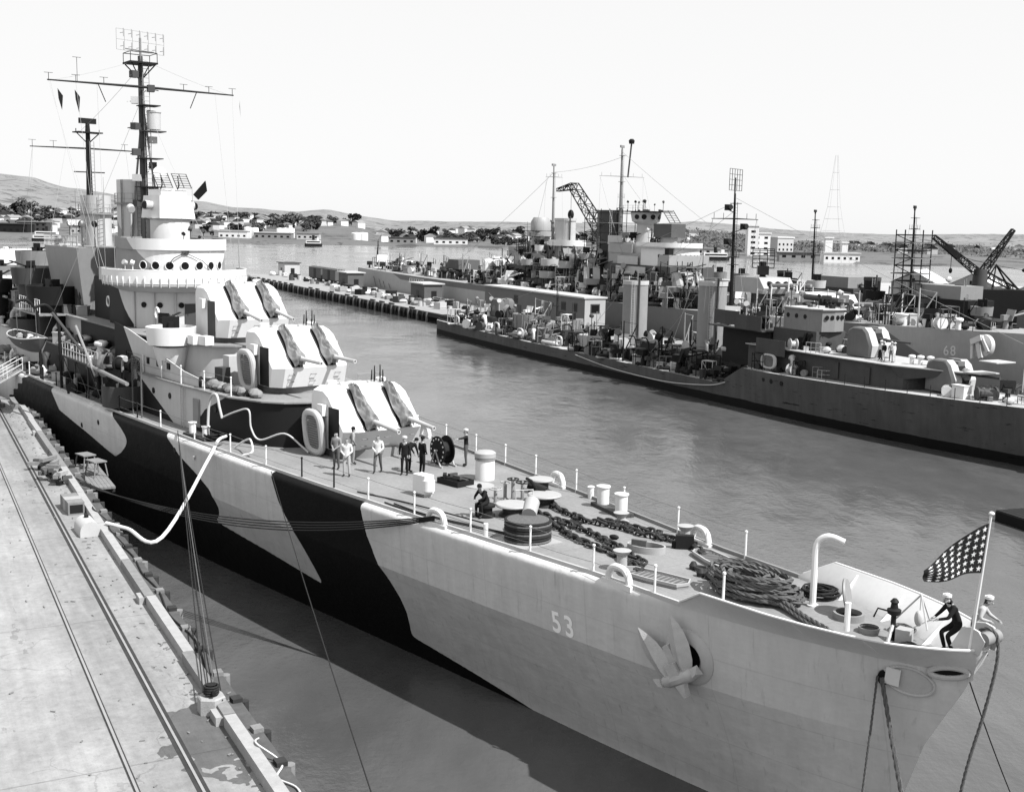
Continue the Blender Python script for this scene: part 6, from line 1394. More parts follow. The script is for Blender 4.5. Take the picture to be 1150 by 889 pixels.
def stack(parent, x, y, z0, z1, a, b_, m, cap=M_DARK):
    o = MB().lathe([(1.0, z0), (1.0, z1), (.9, z1 + .02), (.88, z1 - .8)], (x, y, 0), 24, a, b_, cap0=False, cap1=False).build('funnel', m, parent)
    MB().lathe([(.88, z1 - .7), (0, z1 - .65)], (x, y, 0), 24, a, b_, cap0=False, cap1=False).build('uptake', M_BLACK, o)
    MB().lathe([(1.0, z1 - .5), (1.05, z1 - .48), (1.05, z1 + .05), (1.0, z1 + .07)], (x, y, 0), 24, a, b_, cap0=False, cap1=False).build('funnel_rim', cap, o)
    mb = MB(); ladder(mb, (x - a * .85, y + b_ * .75, z0), (x - a * .85, y + b_ * .75, z1), .2, axis=(.7, .7, 0)); mb.build('funnel_ladder', M_LIGHT, o)
    for q, hh in ((.5, .5),): MB().tube([(x - a - .22 + abs(q) * .4, y + q, z0), (x - a - .22 + abs(q) * .4, y + q, z1 + hh)], .13, 8).build('steam_pipe', M_MID, o)
    for k in range(1): zz = z0 + (z1 - z0) * (k + .6) / 4.4; MB().lathe([(1.0, zz), (1.025, zz + .02), (1.025, zz + .12), (1.0, zz + .14)], (x, y, 0), 24, a, b_, cap0=False, cap1=False).build('funnel_band', m, o)
    return o
# ------------------------------------------------------------------ destroyer along the far pier
dd = tag(empty('destroyer', pw(55, 86, 0), PROT), 'dark weathered two-funnel destroyer lying along the far pier', 'warship')
def ddz(x):
    if x < 50.5: return 4.55 + 1.1 * max(1 - x / 50, 0)**1.5
    if x < 54.5: return 4.55 - 2.2 * (x - 50.5) / 4.0
    return 2.35 + .15 * max((x - 100) / 44, 0)
gen_hull(dd, 144.5, 5.5, ddz, ship_paint('destroyer_hull', .08, .95, .7), 5, .33, .72, 140, mat('destroyer_deck', .33, .8, .25, .8))
M_DD = mat('destroyer_grey', .06, .6, .2, .8, streak=.12, speck=.2)
MB().prism([(29, -2.6), (28.2, 0), (29, 2.6), (32, 3.3), (52, 3.4), (52, -3.4), (32, -3.3)], 4.4, 7.05).build('fore_deckhouse', M_DD, dd, smooth=0)
MB().prism([(22.5, -.6), (22.5, .6), (30, 3.4), (40, 3.9), (52, 3.9), (52, -3.9), (40, -3.9), (30, -3.4)], 7.05, 7.15).build('gun_deck', mat('destroyer_deck', .33), dd, smooth=0)
MB().add([(22.6, .6, 7.05), (30, 3.4, 7.05), (29.2, 2.6, 5.8), (26.5, .5, 6.6)], [(0, 1, 2, 3)]).build('deck_bracket', M_DD, dd, smooth=0)
for x in (33, 37.5, 45): MB().box(x - .4, x + .4, 3.30, 3.36, 4.9, 6.6).build('door', M_MID, dd, (0, .03 + .002 * x, 0), smooth=0)
mount(dd, 36.6, 0, 7.25, 0, 1); mount(dd, 25.6, 0, 5.15, 0, 1, True)
for x in (28.5, 29.3, 30.0): fitting('mushroom_vent', dd, (x, .6 * (x - 29), 7.15), 0, M_WHITE, .8)
# bridge
MB().prism([(42.4, -2.0), (42.4, 2.0), (49, 2.4), (49, -2.4)], 7.15, 9.2).build('bridge_base', M_DD, dd, smooth=0)
br = MB().prism([(42.2, -1.5), (41.9, 0), (42.2, 1.5), (43.4, 2.2), (47.6, 2.2), (47.6, -2.2), (43.4, -2.2)], 9.2, 11.5).build('wheelhouse', mat('wheelhouse_grey', .17, .6, .15, streak=.1), dd, smooth=0)
MB().prism([(42.0, -1.6), (41.7, 0), (42.0, 1.6), (43.2, 2.35), (47.8, 2.35), (47.8, -2.35), (43.2, -2.35)], 11.5, 11.62).build('wheelhouse_roof', M_LIGHT, br, smooth=0)
pq = MB().cyl((0, -.03, 0), (0, .03, 0), .25, n=14).mesh('porthole', M_PORT)
for x in (44.1, 45.5, 46.9): link('porthole', pq, br, (x, 2.21, 10.7))
for y, x in ((1.0, 42.0), (.3, 41.95), (-.4, 41.95), (-1.1, 42.05)): link('porthole', pq, br, (x, y, 10.7), math.pi / 2)
for x, z0, z1 in ((51.5, 8.7, 10.3), (55.5, 9.0, 10.6)): MB().wall([(x - 2.2, 3.9), (x, 4.2), (x + 2.4, 4.0)], z0, z1, .08).build('splinter_screen', M_DD, dd, smooth=0)
MB().box(49, 59, -4, 4, 8.6, 8.75).build('signal_deck', M_MID, dd, smooth=0); MB().wall([(44.8, 4.1), (49.5, 4.3)], 6.3, 8.0, .08).build('splinter_screen', M_DD, dd, smooth=0)
MB().box(49.2, 58, -2.6, 2.6, 4.4, 8.6).build('mid_deckhouse', M_DARK, dd, smooth=0)
lr = link('life_raft', RB, dd, (47.2, 4.3, 5.6), (0, 0, 0)); lr.scale = (1.5, 1, .75); link('raft_grating', RG, dd, (47.2, 4.3, 5.6)).scale = (1.5, 1, .75)
# funnels, masts, waist
stack(dd, 81.7, 0, 3.6, 12.6, 1.7, 1.7, mat('funnel_grey', .21, .6, .12, streak=.12), M_LIGHT); stack(dd, 64.0, 0, 4.2, 13.4, 1.75, 1.75, mat('funnel_grey', .21), M_LIGHT)
MB().prism([(58, -3), (58, 3), (70, 3), (70, -3)], 2.2, 4.6, [(60, -2.4), (60, 2.4), (68, 2.4), (68, -2.4)]).build('boiler_casing', M_MID, dd, smooth=0)
MB().prism([(76, -3), (76, 3), (88, 3), (88, -3)], 2.2, 4.0).build('boiler_casing', M_MID, dd, smooth=0)
pole_mast(dd, 60.2, 0, 8.7, 24.0, ((21.0, 3.4), (16.5, .9)), M_DARK, 'grid', .26)
tub(dd, 88.5, 2.6, 3.1, 4.7, 2.0, M_LIGHT, 2.3); tub(dd, 111.5, 1.0, 3.7, 5.9, 2.6, M_GREY, 2.3); tub(dd, 100.0, -.5, 4.5, 5.9, 1.3, M_GREY, 2.3)
MB().box(94, 128, -2.4, 2.5, 2.3, 4.5).build('after_deckhouse', M_DD, dd, smooth=0); rails(dd, list(np.arange(94, 110, 2.2)), 2.4, 4.5)
for y in (-1.0, 0, 1.0): MB().cyl((69.5, y + .5, 4.4), (77.5, y + 1.2, 4.2), .3, n=10).build('torpedo_tube', M_MID, dd)
MB().cyl((73.5, 0, 2.4), (73.5, 0, 4.0), 1.3, n=16).build('tube_mount', M_DARK, dd)
o = MB().tube(spline([(78, 4.2, 2.4), (78, 4.2, 3.9), (77.6, 4.3, 4.6), (76.8, 4.4, 4.7)], 6), [.34] * 10 + [.38, .42, .48, .55, .6, .66, .7, .7, .7], 12).build('cowl_vent', M_LIGHT, dd)
mount(dd, 123.5, 0, 4.6, math.pi, 22, False); MB().ball((123.5, 0, 5.9), 2.0, 1.7, 1.6, 14, 9, .06).build('canvas_cover', M_CANVAS, dd)
for k in range(8): MB().cyl((137 + k * .75, 2.0, 3.1), (137 + k * .75, 3.4, 3.1), .36, n=10).build('depth_charge', M_DARK, dd)
MB().box(136.4, 143, 1.9, 3.5, 2.4, 2.75).build('charge_rack', M_MID, dd, smooth=0)
fitting('life_raft', dd, (97.5, 4.3, 2.5), .1, M_LIGHT, 1.6); fitting('life_raft', dd, (108.5, 4.5, 2.5), .1, M_MID, 1.6)
clutter(dd, 90, 95, 135, 2.7, 4.6, ddz, s0=.8, s1=1.6); clutter(dd, 110, 54, 92, 2.4, 5.0, ddz, mats=[M_DARK, M_MID, M_DARK, M_GREY, M_LIGHT, M_DARK], s0=.8, s1=1.7); clutter(dd, 40, 56, 90, -2, 2.6, 4.4, mats=[M_DARK, M_MID, M_GREY, M_LIGHT], s0=.8, s1=1.7); clutter(dd, 30, 40, 50, -3, 3.6, 7.15, mats=[M_DARK, M_MID, M_GREY, M_LIGHT]); clutter(dd, 26, 96, 127, -2, 2.2, 4.5); clutter(dd, 22, 50, 58, -3.5, 3.5, 8.75); clutter(dd, 22, 132, 143, -3, 1.8, ddz)
clutter(dd, 26, 8, 24, -2.5, 2.4, ddz, ['winch', 'ready_box', 'canvas_bundle', 'locker', 'railing']); clutter(dd, 14, 38, 50, 3.4, 4.6, ddz); clutter(dd, 10, 76, 86, -1.5, 2.6, 4.0)
fitting('locker', dd, (22.0, 2.3, ddz(22)), 0, M_WHITE, 1.4)
for x in np.arange(6, 38, 2.6):
    mb = MB().tube([(0, 0, 0), (0, 0, 1.05)], .035, 4); mb.build('stanchion', M_DARK, dd, (x, 5.3 * (1 - (1 - min(x / 47.7, 1))**2) - .15, ddz(x) - .03))
for a, z in ((20.3, 8.4), (22, 7.2)): MB().box(a - 1, a + 1, -1.2, 1.2, z, z + .1).build('platform', M_LIGHT, dd, smooth=0)
MB().box(14.6, 16.2, -.1, .0, 7.0, 8.7).box(14.6, 16.2, 1.8, 1.9, 6.0, 6.1).build('notice_board', M_WHITE, dd, smooth=0)
for x, z in ((46.5, 3.75), (45.2, 3.7), (43.5, 3.68)): link('porthole', pq, dd, (x, 5.42, z))
# rope fender and mooring gear slung along the side
MB().tube(spline([(88, 5.6, 2.0), (80, 5.75, 1.4), (72, 5.8, 1.15), (64, 5.78, 1.2), (56, 5.75, 1.9), (53, 5.7, 2.6)], 8), .06, 5).build('side_rope', M_ROPE_L, dd)
# working party on the gun deck
for i in range(6):
    person(pw(55 + 31.3 + .55 * i - .3 * (i % 2), 86 - 1.7 + .35 * (i % 3), 7.15), PROT + brng.uniform(-2, 2), ('sailor in white standing on the destroyer gun deck, nearest its forward gun', 'dark-clothed sailor second along the destroyer gun deck', 'sailor in pale clothes third along the destroyer gun deck', 'dark-clothed sailor fourth along the destroyer gun deck', 'sailor in white fifth along the destroyer gun deck', 'dark-clothed sailor on the gun deck, nearest the mount')[i], ('white', 'dark', 'khaki', 'dark', 'white', 'dark')[i], ('white', 'dark', 'denim')[i % 3], 'white')

for a, b_ in [((60.3, 0, 23.5), (4, 0, 6.5)), ((60.3, 0, 22), (82, 0, 13)), ((60.2, 3.2, 21), (66, 4.6, 5)), ((60.2, -3.2, 21), (66, -4.6, 5)), ((60.3, 0, 23), (118, 0, 8)), ((81.7, 1.4, 12.4), (90, 5, 2.6)), ((64, 1.4, 13), (72, 5, 2.6))]: MB().tube(sag(a, b_, .4, 8), .022, 4).build('rigging_wire', mat('rigging', .25), dd)
pole_mast(dd, 104, 0, 4.5, 11.5, (), M_DARK, False, .12, 'after_pole')
for x in (70.5, 73.5, 90.5): MB().tube(spline([(x, 4.7, 2.4), (x, 4.8, 5.0), (x, 5.2, 5.9), (x, 5.9, 6.0)], 5), .09, 6).build('davit', M_DARK, dd)
for x, z in ((94, 3.0), (106.5, 3.0), (115, 3.2), (131, 3.0)): o = link('life_raft', RB, dd, (x, 5.0, z + .35)); o.scale = (1.1, 1, .7)

TALL = ['work_frame', 'derrick', 'shielded_gun', 'cable_drum', 'canvas_bundle', 'searchlight']
clutter(dd, 26, 48, 60, -3, 3.8, 8.75, TALL, [M_DARK, M_MID, M_GREY, M_LIGHT], .7, 1.2); clutter(dd, 30, 64, 92, -3, 4.6, ddz, TALL, [M_DARK, M_MID, M_GREY, M_LIGHT], 1.0, 1.7); clutter(dd, 26, 93, 134, -2, 2.4, 4.5, TALL, [M_DARK, M_MID, M_GREY, M_LIGHT], .8, 1.3); clutter(dd, 14, 42, 49, -2, 2.2, 11.62, ['ready_box', 'searchlight', 'canvas_bundle', 'shielded_gun'], [M_DARK, M_MID, M_GREY], .5, .9); clutter(dd, 14, 5, 22, -2, 2, ddz, TALL, [M_DARK, M_MID, M_LIGHT], .7, 1.1)
# ------------------------------------------------------------------ heavy cruiser beyond the far pier
ca = tag(empty('heavy_cruiser', pw(75, 119, 0), PROT), 'large light-grey cruiser under refit beyond the far pier, number 68 on its bow', 'warship')
def caz(x): return 6.5 + 2.6 * max(1 - x / 110, 0)**1.4 + .35 * max((x - 200) / 55, 0)
CAH = camo('heavy_cruiser_hull', .30, [[(24, -2), (34, 3.2), (46, 9.5), (60, 9.5), (52, -2)], [(70, -2), (82, 9), (112, 9), (108, -2)], [(140, 5.2), (140, 9), (232, 9), (214, 5.2)]], dark=.12, var=.12)
gen_hull(ca, 257, 9.6, caz, CAH, 9, .34, .8, 130, mat('refit_deck', .22, .8, .3, .5))
M_CA = mat('refit_grey', .27, .55, .12, .5, streak=.08); M_CAD = mat('refit_dark_grey', .075, .6, .15, .5, streak=.08)  # lighter and darker grey for different blocks of the ship
cu = bpy.data.curves.new('hull_number', 'FONT'); cu.body = '68'; cu.size = 1.7; cu.space_character = 1.2; to = bpy.data.objects.new('t', cu); col.objects.link(to)
me = bpy.data.meshes.new_from_object(to.evaluated_get(bpy.context.evaluated_depsgraph_get())); bpy.data.objects.remove(to)
me.materials.clear(); me.materials.append(M_LIGHT); o = link('hull_number', me, ca, (31.0, 6.95, 5.3)); o.matrix_local = Matrix(((-1, 0, 0, 31.2), (-.155, 0, .98, 7.2), (0, 1, 0, 5.0), (0, 0, 0, 1)))
mb = MB().lathe([(1.5, -.4), (1.4, .1), (.9, .3), (.6, .1)], n=24, cap0=False); o = mb.build('anchor_bolster', M_LIGHT, ca); o.matrix_local = Matrix.Translation((25.8, 6.55, 6.6)) @ Matrix.Rotation(R(-82), 4, 'X')
o = MB().obox((0, 0, .3), (.5, 2.2, .45)).obox((0, -1.2, .4), (1.6, .7, .6)).obox((-.95, -.3, .4), (.35, 2.2, .25), rz=.25).obox((.95, -.3, .4), (.35, 2.2, .25), rz=-.25).build('anchor', M_LIGHT, ca); o.matrix_local = Matrix.Translation((25.8, 6.75, 6.2)) @ Matrix.Rotation(R(-82), 4, 'X') @ Matrix.Rotation(R(25), 4, 'Z')
def block(x0, x1, y, z0, z1, m, name='deckhouse', tap=0.0):
    return MB().prism([(x0, -y), (x0, y), (x1, y), (x1, -y)], z0, z1, [(x0 + tap, -y + tap), (x0 + tap, y - tap), (x1 - tap, y - tap), (x1 - tap, -y + tap)]).build(name, m, ca, smooth=0)
def big_turret(x, z, rz, m, s=1.0):
    pr = [(-4.2, 0), (-4.6, 1.0), (-3.0, 2.9), (4.6, 2.9), (5.0, 0)]; w = 3.6; k = 5
    mb = MB().add([(a * s, -w * s, b * s) for a, b in pr] + [(a * s, w * s, b * s) for a, b in pr], [tuple(range(k)), tuple(range(2 * k - 1, k - 1, -1))] + [(i, k + i, k + (i + 1) % k, (i + 1) % k) for i in range(k)])
    o = mb.build('gun_turret', m, ca, (x, 0, z), rz, smooth=20)
    for y in (-1.9, 0, 1.9):
        MB().cyl((-3.6 * s, y * s, 1.5 * s), (-11 * s, y * s, 1.9 * s), .4 * s, .26 * s, 10).build('gun_barrel', M_GREY, o); MB().ball((-4.0 * s, y * s, 1.6 * s), .75 * s, .6 * s, .7 * s, 10, 6, .1).build('canvas_cover', M_DARK, o)
    MB().lathe([(3.2 * s, -1.6), (3.2 * s, .02)], n=24).build('barbette', M_CAD, o)
    return o
big_turret(62, caz(62) + .6, 0, M_WHITE, .95); big_turret(76, caz(76) + 3.0, 0, M_CA, .85); big_turret(195, 8.8, math.pi, M_CAD, .8)
def twin_mount(x, y, z, rz, m): 
    o = link('gun_mount', gunhouse_mesh(m), ca, (x, y, z), rz)
    for yy in (-1, 1): link('gun_barrel', BR, o, (-2.5, yy, 1.8), (0, -math.pi / 2, 0)); link('gun_slot_shade', SLOT_SHADE, o, (-.02, yy, -.03))
twin_mount(167, 4.5, 8.9, math.pi * .55 + 1.2, M_WHITE); twin_mount(175.5, -1, 9.2, .5, M_LIGHT); twin_mount(119.5, 5.5, 9.0, -.5, M_CA); twin_mount(90, 5.0, 9.3, -.3, M_CA)
block(84, 172, 6.2, 6.4, 9.0, M_CAD, 'main_deckhouse'); block(94, 160, 5.0, 9.0, 11.4, M_CAD); block(144, 158, 4.0, 11.4, 14.0, M_CA); rails(ca, list(np.arange(84, 172, 4)), 6.1, 9.0)
# after director tower, funnels
MB().lathe([(2.0, 14.0), (2.0, 17.4), (2.9, 17.6), (2.9, 18.6), (2.2, 18.7), (2.2, 20.6), (1.6, 21.6)], (153.5, 0, 0), 18).build('after_director', M_CA, ca)
MB().box(151, 156.5, -2.6, 2.6, 18.6, 18.75).build('director_platform', M_DARK, ca, smooth=0)
stack(ca, 142.5, 0, 9.0, 21.4, 3.0, 1.9, M_LIGHT, M_LIGHT); MB().lathe([(1.0, 0), (1.5, .0), (1.5, 1.2), (1.44, 1.2), (1.4, .1)], (141.5, 0, 15.8), 22, 3.2, 2.4, cap1=False).build('funnel_platform', M_WHITE, ca)
stack(ca, 124.5, 0, 9.0, 23.0, 3.4, 2.0, M_CAD, M_MID)
def scaffold(parent, x0, x1, y0, y1, z0, z1, nx, ny, dz_, m, r=.07):
    zs = list(np.arange(z0, z1 + .1, dz_)); xs = np.linspace(x0, x1, nx); ys = np.linspace(y0, y1, ny)
    for x in xs:
        for y in ys:
            if x in (xs[0], xs[-1]) or y in (ys[0], ys[-1]): MB().tube([(x, y, z0), (x, y, z1 + .8)], r, 4).build('scaffold_pole', m, parent)
    for z in zs: MB().tube([(x0, y0, z), (x1, y0, z), (x1, y1, z), (x0, y1, z)], r, 4, closed=True).build('scaffold_ledger', m, parent)
    for z in zs[1::2]: MB().wall([(x0, y0), (x1, y0), (x1, y1), (x0, y1)], z - .1, z + .02, 1.0, closed=True).build('scaffold_walk', M_WOOD, parent, smooth=0)
    for i, z in enumerate(zs[:-1]): a, b_ = (x0, x1) if i % 2 else (x1, x0); MB().tube([(a, y1, z), (b_, y1, z + dz_)], r * .8, 4).build('scaffold_brace', m, parent)
scaffold(ca, 119.8, 129.2, -2.9, 2.9, 11.4, 22.5, 4, 3, 1.85, M_DARK)
pole_mast(ca, 147, .5, 11.4, 32.0, ((30.0, 2.0),), M_GREY, True, .32); pole_mast(ca, 120.5, 0, 14.5, 34.5, ((29.4, 5.0), (25.5, .8)), M_GREY, True, .4)
o = MB().tube([(120.5, -1.3, 29.3), (120.2, -1.7, 35.8)], .16, 6).build('topmast', M_MID, ca); MB().lathe([(.5, 0), (.6, .6), (.3, .9)], n=10).build('mast_lamp', M_DARK, ca, (120.2, -1.7, 35.6))
# forward superstructure
block(96, 121, 4.6, 11.4, 13.2, M_CAD); block(97, 118, 4.2, 13.2, 15.2, M_CA); block(104, 119, 3.6, 15.2, 17.0, M_LIGHT)
MB().prism(arc(101.5, 0, 4.4, 4.3, -90, 90, 20) + [(106, 4.3), (106, -4.3)], 9.0, 16.4).build('bridge_tower', M_WHITE, ca, smooth=35)
MB().prism(arc(101.5, 0, 4.9, 4.8, -90, 90, 20) + [(107, 4.8), (107, -4.8)], 16.4, 16.6).build('bridge_roof', M_LIGHT, ca, smooth=0)
MB().wall(arc(101.5, 0, 4.8, 4.7, -90, 90, 20) + [(107, 4.7)], 16.6, 17.3, .1).build('bridge_screen', M_WHITE, ca)
wq = MB().cyl((-.06, 0, 0), (.06, 0, 0), .3, n=10).mesh('porthole', M_PORT)
for a in np.arange(-30, 85, 13): link('porthole', wq, ca, (101.5 - 4.4 * math.cos(R(a)), 4.3 * math.sin(R(a)), 15.0), -R(a))
for a in np.arange(-20, 80, 20): link('porthole', wq, ca, (101.5 - 4.4 * math.cos(R(a)), 4.3 * math.sin(R(a)), 12.2), -R(a))
for x, y, z0, h, w_ in ((110, 4.6, 13.2, 1.5, 7), (113, 4.3, 15.2, 1.6, 8), (108, 5.2, 11.4, 1.5, 10), (116, 3.8, 17.0, 1.3, 5)): MB().wall([(x - w_ / 2, y), (x + w_ / 2, y)], z0, z0 + h, .12).build('splinter_screen', brng.choice([M_LIGHT, M_CA, M_CAD]), ca, smooth=0)
MB().lathe([(1.9, 16.8), (1.6, 20.4), (2.6, 21.0), (2.9, 22.6), (2.7, 22.7)], (111.5, 0, 0), 16).build('fire_control_tower', M_LIGHT, ca)
MB().box(107.5, 116, -3.2, 3.4, 22.7, 22.85).build('tower_platform', M_DARK, ca, smooth=0); rails(ca, list(np.arange(107.5, 116.2, 1.7)), 3.3, 22.85, M_DARK)
for a in (-30, 5, 40, 70): link('porthole', wq, ca, (111.5 - 2.75 * math.cos(R(a)), 2.75 * math.sin(R(a)), 21.8), -R(a)).scale = (1, 1.6, 1.6)
o = MB().prism([(-2, -2), (-2, 2), (2, 2.1), (2, -2.1)], 0, 2.4).build('gun_director', M_CAD, ca, (103.5, 0, 18.2), .3, smooth=0); MB().cyl((0, 0, -1.6), (0, 0, 0), 1.5, n=16).build('director_pedestal', M_CA, o)
mb = MB()
for i in range(6): mb.tube([(-1.2 + .35 * i, -1.6, 2.6 + .42 * i), (-1.2 + .35 * i, 1.6, 2.6 + .42 * i)], .06, 4)
for y in (-1.5, 0, 1.5): mb.tube([(-1.2, y, 2.6), (.6, y, 4.8)], .07, 4)
mb.build('radar_antenna', M_MID, o)
o = MB().prism([(-1.8, -1.8), (-1.8, 1.8), (1.8, 1.8), (1.8, -1.8)], 0, 2.2).build('gun_director', M_CA, ca, (160.5, 1.5, 13.0), .2, smooth=0); MB().cyl((0, 0, -4), (0, 0, 0), 1.2, n=14).build('director_pedestal', M_CAD, o)
# dark radar dish above turret two, tilted
mb = MB()
for i in range(7): t = i / 6 - .5; mb.tube([(t * .5, -1.7, t * 3.0 + .4 * (1 - 4 * t * t)), (t * .5, 1.7, t * 3.0 + .4 * (1 - 4 * t * t))], .09, 4)
for y in (-1.7, -.6, .6, 1.7): mb.tube([(t * .5 - .3 * (1 - 4 * t * t), y, t * 3.0) for t in np.linspace(-.5, .5, 7)], .09, 4)
mb.cyl((0, 0, -3.2), (0, 0, -.5), .5, n=10); mb.box(-1, 1, -.9, .9, -2.6, -1.2)
mb.build('radar_antenna', M_DARK, ca, (76.5, 0, 15.4), -.6)
for x, y, z0, z1, r, m_ in ((148, 5.6, 11.6, 12.8, 1.6, M_CA), (138, 5.8, 11.8, 13.2, 1.9, M_LIGHT), (146, 3.6, 14.6, 15.8, 1.5, M_WHITE), (131, 5.4, 11.6, 13.0, 1.9, M_CA), (136.5, 6.6, 9.4, 10.8, 2.2, M_CA), (93, 6.0, 9.6, 10.9, 1.8, M_CAD), (154, 4.4, 12.4, 13.4, 1.3, M_CA), (210, 3, 7.6, 9, 2.0, M_CAD), (222, 4, 7.3, 8.6, 2, M_GREY), (126, 4.2, 13.5, 14.6, 1.5, M_CA)): tub(ca, x, y, z0, z1, r, m_, None, False)
clutter(ca, 90, 84, 172, 5.2, 8.8, 6.7, s0=.9, s1=1.9); clutter(ca, 60, 88, 160, 4.0, 6.0, 9.0, s0=.9, s1=1.7); clutter(ca, 30, 96, 150, 2.5, 4.8, 11.4, s0=.9, s1=1.6)
clutter(ca, 26, 98, 118, -3, 3.8, 15.2, ['ready_box', 'searchlight', 'canvas_bundle', 'locker', 'railing'], s0=.8, s1=1.4); clutter(ca, 110, 176, 250, -4, 6.4, caz, s0=.9, s1=2.0)
clutter(ca, 90, 28, 70, -4, 6.0, caz, s0=.7, s1=1.5); clutter(ca, 16, 108, 116, -2.5, 2.5, 22.85, ['ready_box', 'searchlight'], [M_DARK, M_MID], .5, .9)
for x in (41, 43.2): MB().lathe([(.9, 0), (.9, 1.3), (1.0, 1.35), (1.0, 1.55)], n=16).build('ventilator', M_WHITE, ca, (x, 4.6, caz(x) - .03))
MB().tube([(51, 4.5, 10.1), (60, 5.0, 10.4)], .45, 10).build('boat_boom', M_MID, ca)
o = MB().tube([(251, 2.5, 7), (250.5, 2.5, 14.5)], .16, 6).build('aircraft_crane', M_DARK, ca); mb = MB(); ladder(mb, (251, 2.5, 14.2), (246, 3.0, 16.4), .3, .8, (0, 0, 1)); mb.tube([(252.5, 2.5, 7), (250.5, 2.5, 14.3)], .1, 5); mb.tube([(250.5, 2.5, 14.5), (249, 2.6, 12)], .05, 4); mb.build('crane_jib', M_MID, o)
for x in (236, 240, 233, 229): MB().tube(sag((x, 8.0, 6.9), (x - 8, 9.6, 2.4), .3, 6), .05, 4).build('mooring_wire', M_ROPE_D, ca)

clutter(ca, 120, 84, 172, 6.0, 9.0, 6.7, mats=[M_DARK, M_MID, M_DARK, M_GREY, M_WHITE], s0=1.0, s1=2.0); clutter(ca, 70, 88, 168, 5.0, 6.3, 9.0, mats=[M_DARK, M_MID, M_DARK, M_LIGHT], s0=1.0, s1=1.9); clutter(ca, 60, 118, 160, 0, 5, 11.4, mats=[M_DARK, M_MID, M_LIGHT, M_GREY], s0=1.2, s1=2.2); clutter(ca, 60, 30, 84, 3, 7.0, caz, mats=[M_DARK, M_MID, M_LIGHT, M_WHITE], s0=.9, s1=1.8)
for a, b_ in [((120.6, 0, 34), (76, 0, 14)), ((120.5, 4.8, 29.4), (112, 4.5, 15)), ((120.5, -4.8, 29.4), (112, -4, 15)), ((147.2, .5, 31), (121, 0, 33)), ((147.2, .5, 31), (200, 0, 10)), ((147, 2, 30), (152, 4, 12)), ((120.5, 0, 30), (101, 0, 17))]: MB().tube(sag(a, b_, .5, 8), .03, 4).build('rigging_wire', mat('rigging', .25), ca)
for x in (128, 133, 139): lattice_boom = MB().tube([(x, 4.5, 9), (x - 3, 7.5, 16)], .16, 6).build('boat_boom', M_MID, ca)
scaffold(ca, 88, 94, 3.5, 6.5, 9.0, 13.5, 3, 2, 1.5, M_DARK)

clutter(ca, 60, 84, 172, 3, 6.2, 9.0, TALL, [M_DARK, M_MID, M_GREY, M_LIGHT, M_WHITE], 1.0, 1.8); clutter(ca, 40, 96, 160, 0, 4.5, 11.4, TALL, [M_DARK, M_MID, M_GREY, M_LIGHT], 1.0, 1.8); clutter(ca, 40, 30, 84, -2, 6.5, caz, TALL, [M_DARK, M_MID, M_GREY, M_LIGHT], .9, 1.6); clutter(ca, 40, 176, 252, -3, 6, caz, TALL, [M_DARK, M_MID, M_GREY, M_WHITE], .9, 1.6)
clutter(ca, 20, 144, 158, -3, 4, 14.0, TALL, [M_DARK, M_MID, M_GREY, M_LIGHT], .9, 1.4); clutter(ca, 20, 104, 119, -3, 3.6, 17.0, TALL, [M_DARK, M_MID, M_GREY, M_LIGHT], .8, 1.2)
for i in range(14):
    x = brng.uniform(90, 165); y = brng.uniform(-2, 4); MB().tube([(x, y, 11), (x + .2, y, brng.uniform(15, 21))], [.09, .03], 5).build('whip_aerial', M_MID, ca)
# ------------------------------------------------------------------ on and beyond the far pier
def pthing(name, a, p, label, cat, rz=0.0, z=PZ): return tag(empty(name, pw(a, p, z), PROT + rz), label, cat)
# long boxy barracks on stilts
b = pthing('barracks_barge', 190.5, 99.5, 'long flat-roofed grey accommodation hut raised on stilts beside the destroyer', 'building')
MB().box(-19.8, 19.8, -2.0, 2.0, 1.4, 5.9).build('wall', mat('hut_grey', .12, .8, .12, .4, streak=.05), b, smooth=0); MB().box(-20.05, 20.05, -2.25, 2.25, 5.9, 6.15).build('roof', M_LIGHT, b, smooth=0)
MB().box(-19.86, -19.80, -1.99, 1.99, 1.42, 5.88).build('end_wall', mat('hut_pale', .30, .8, .1), b, smooth=0)
for x in (-16.5, -12.5, 6.0): w = MB().box(x - .7, x + .7, 2.0, 2.07, 3.6, 4.8).build('window', M_PORT, b, smooth=0); MB().box(x - .85, x + .85, 2.0, 2.05, 3.45, 4.95).build('window_frame', M_MID, w, smooth=0)
w = MB().box(-19.94, -19.86, -.7, .7, 3.6, 4.8).build('window', M_PORT, b, smooth=0); MB().box(-19.90, -19.86, -.9, .9, 3.4, 5.0).build('window_frame', M_MID, w, smooth=0)
for x in (-11.5, 4.5): MB().box(x - .7, x + .7, 2.0, 2.06, 1.5, 3.2).build('door', M_MID, b, smooth=0)
for x in np.arange(-19, 19.1, 4.75):
    for y in (-1.7, 1.7): MB().box(x - .15, x + .15, y - .15, y + .15, 0, 1.4).build('stilt', M_WOODD, b, smooth=0)
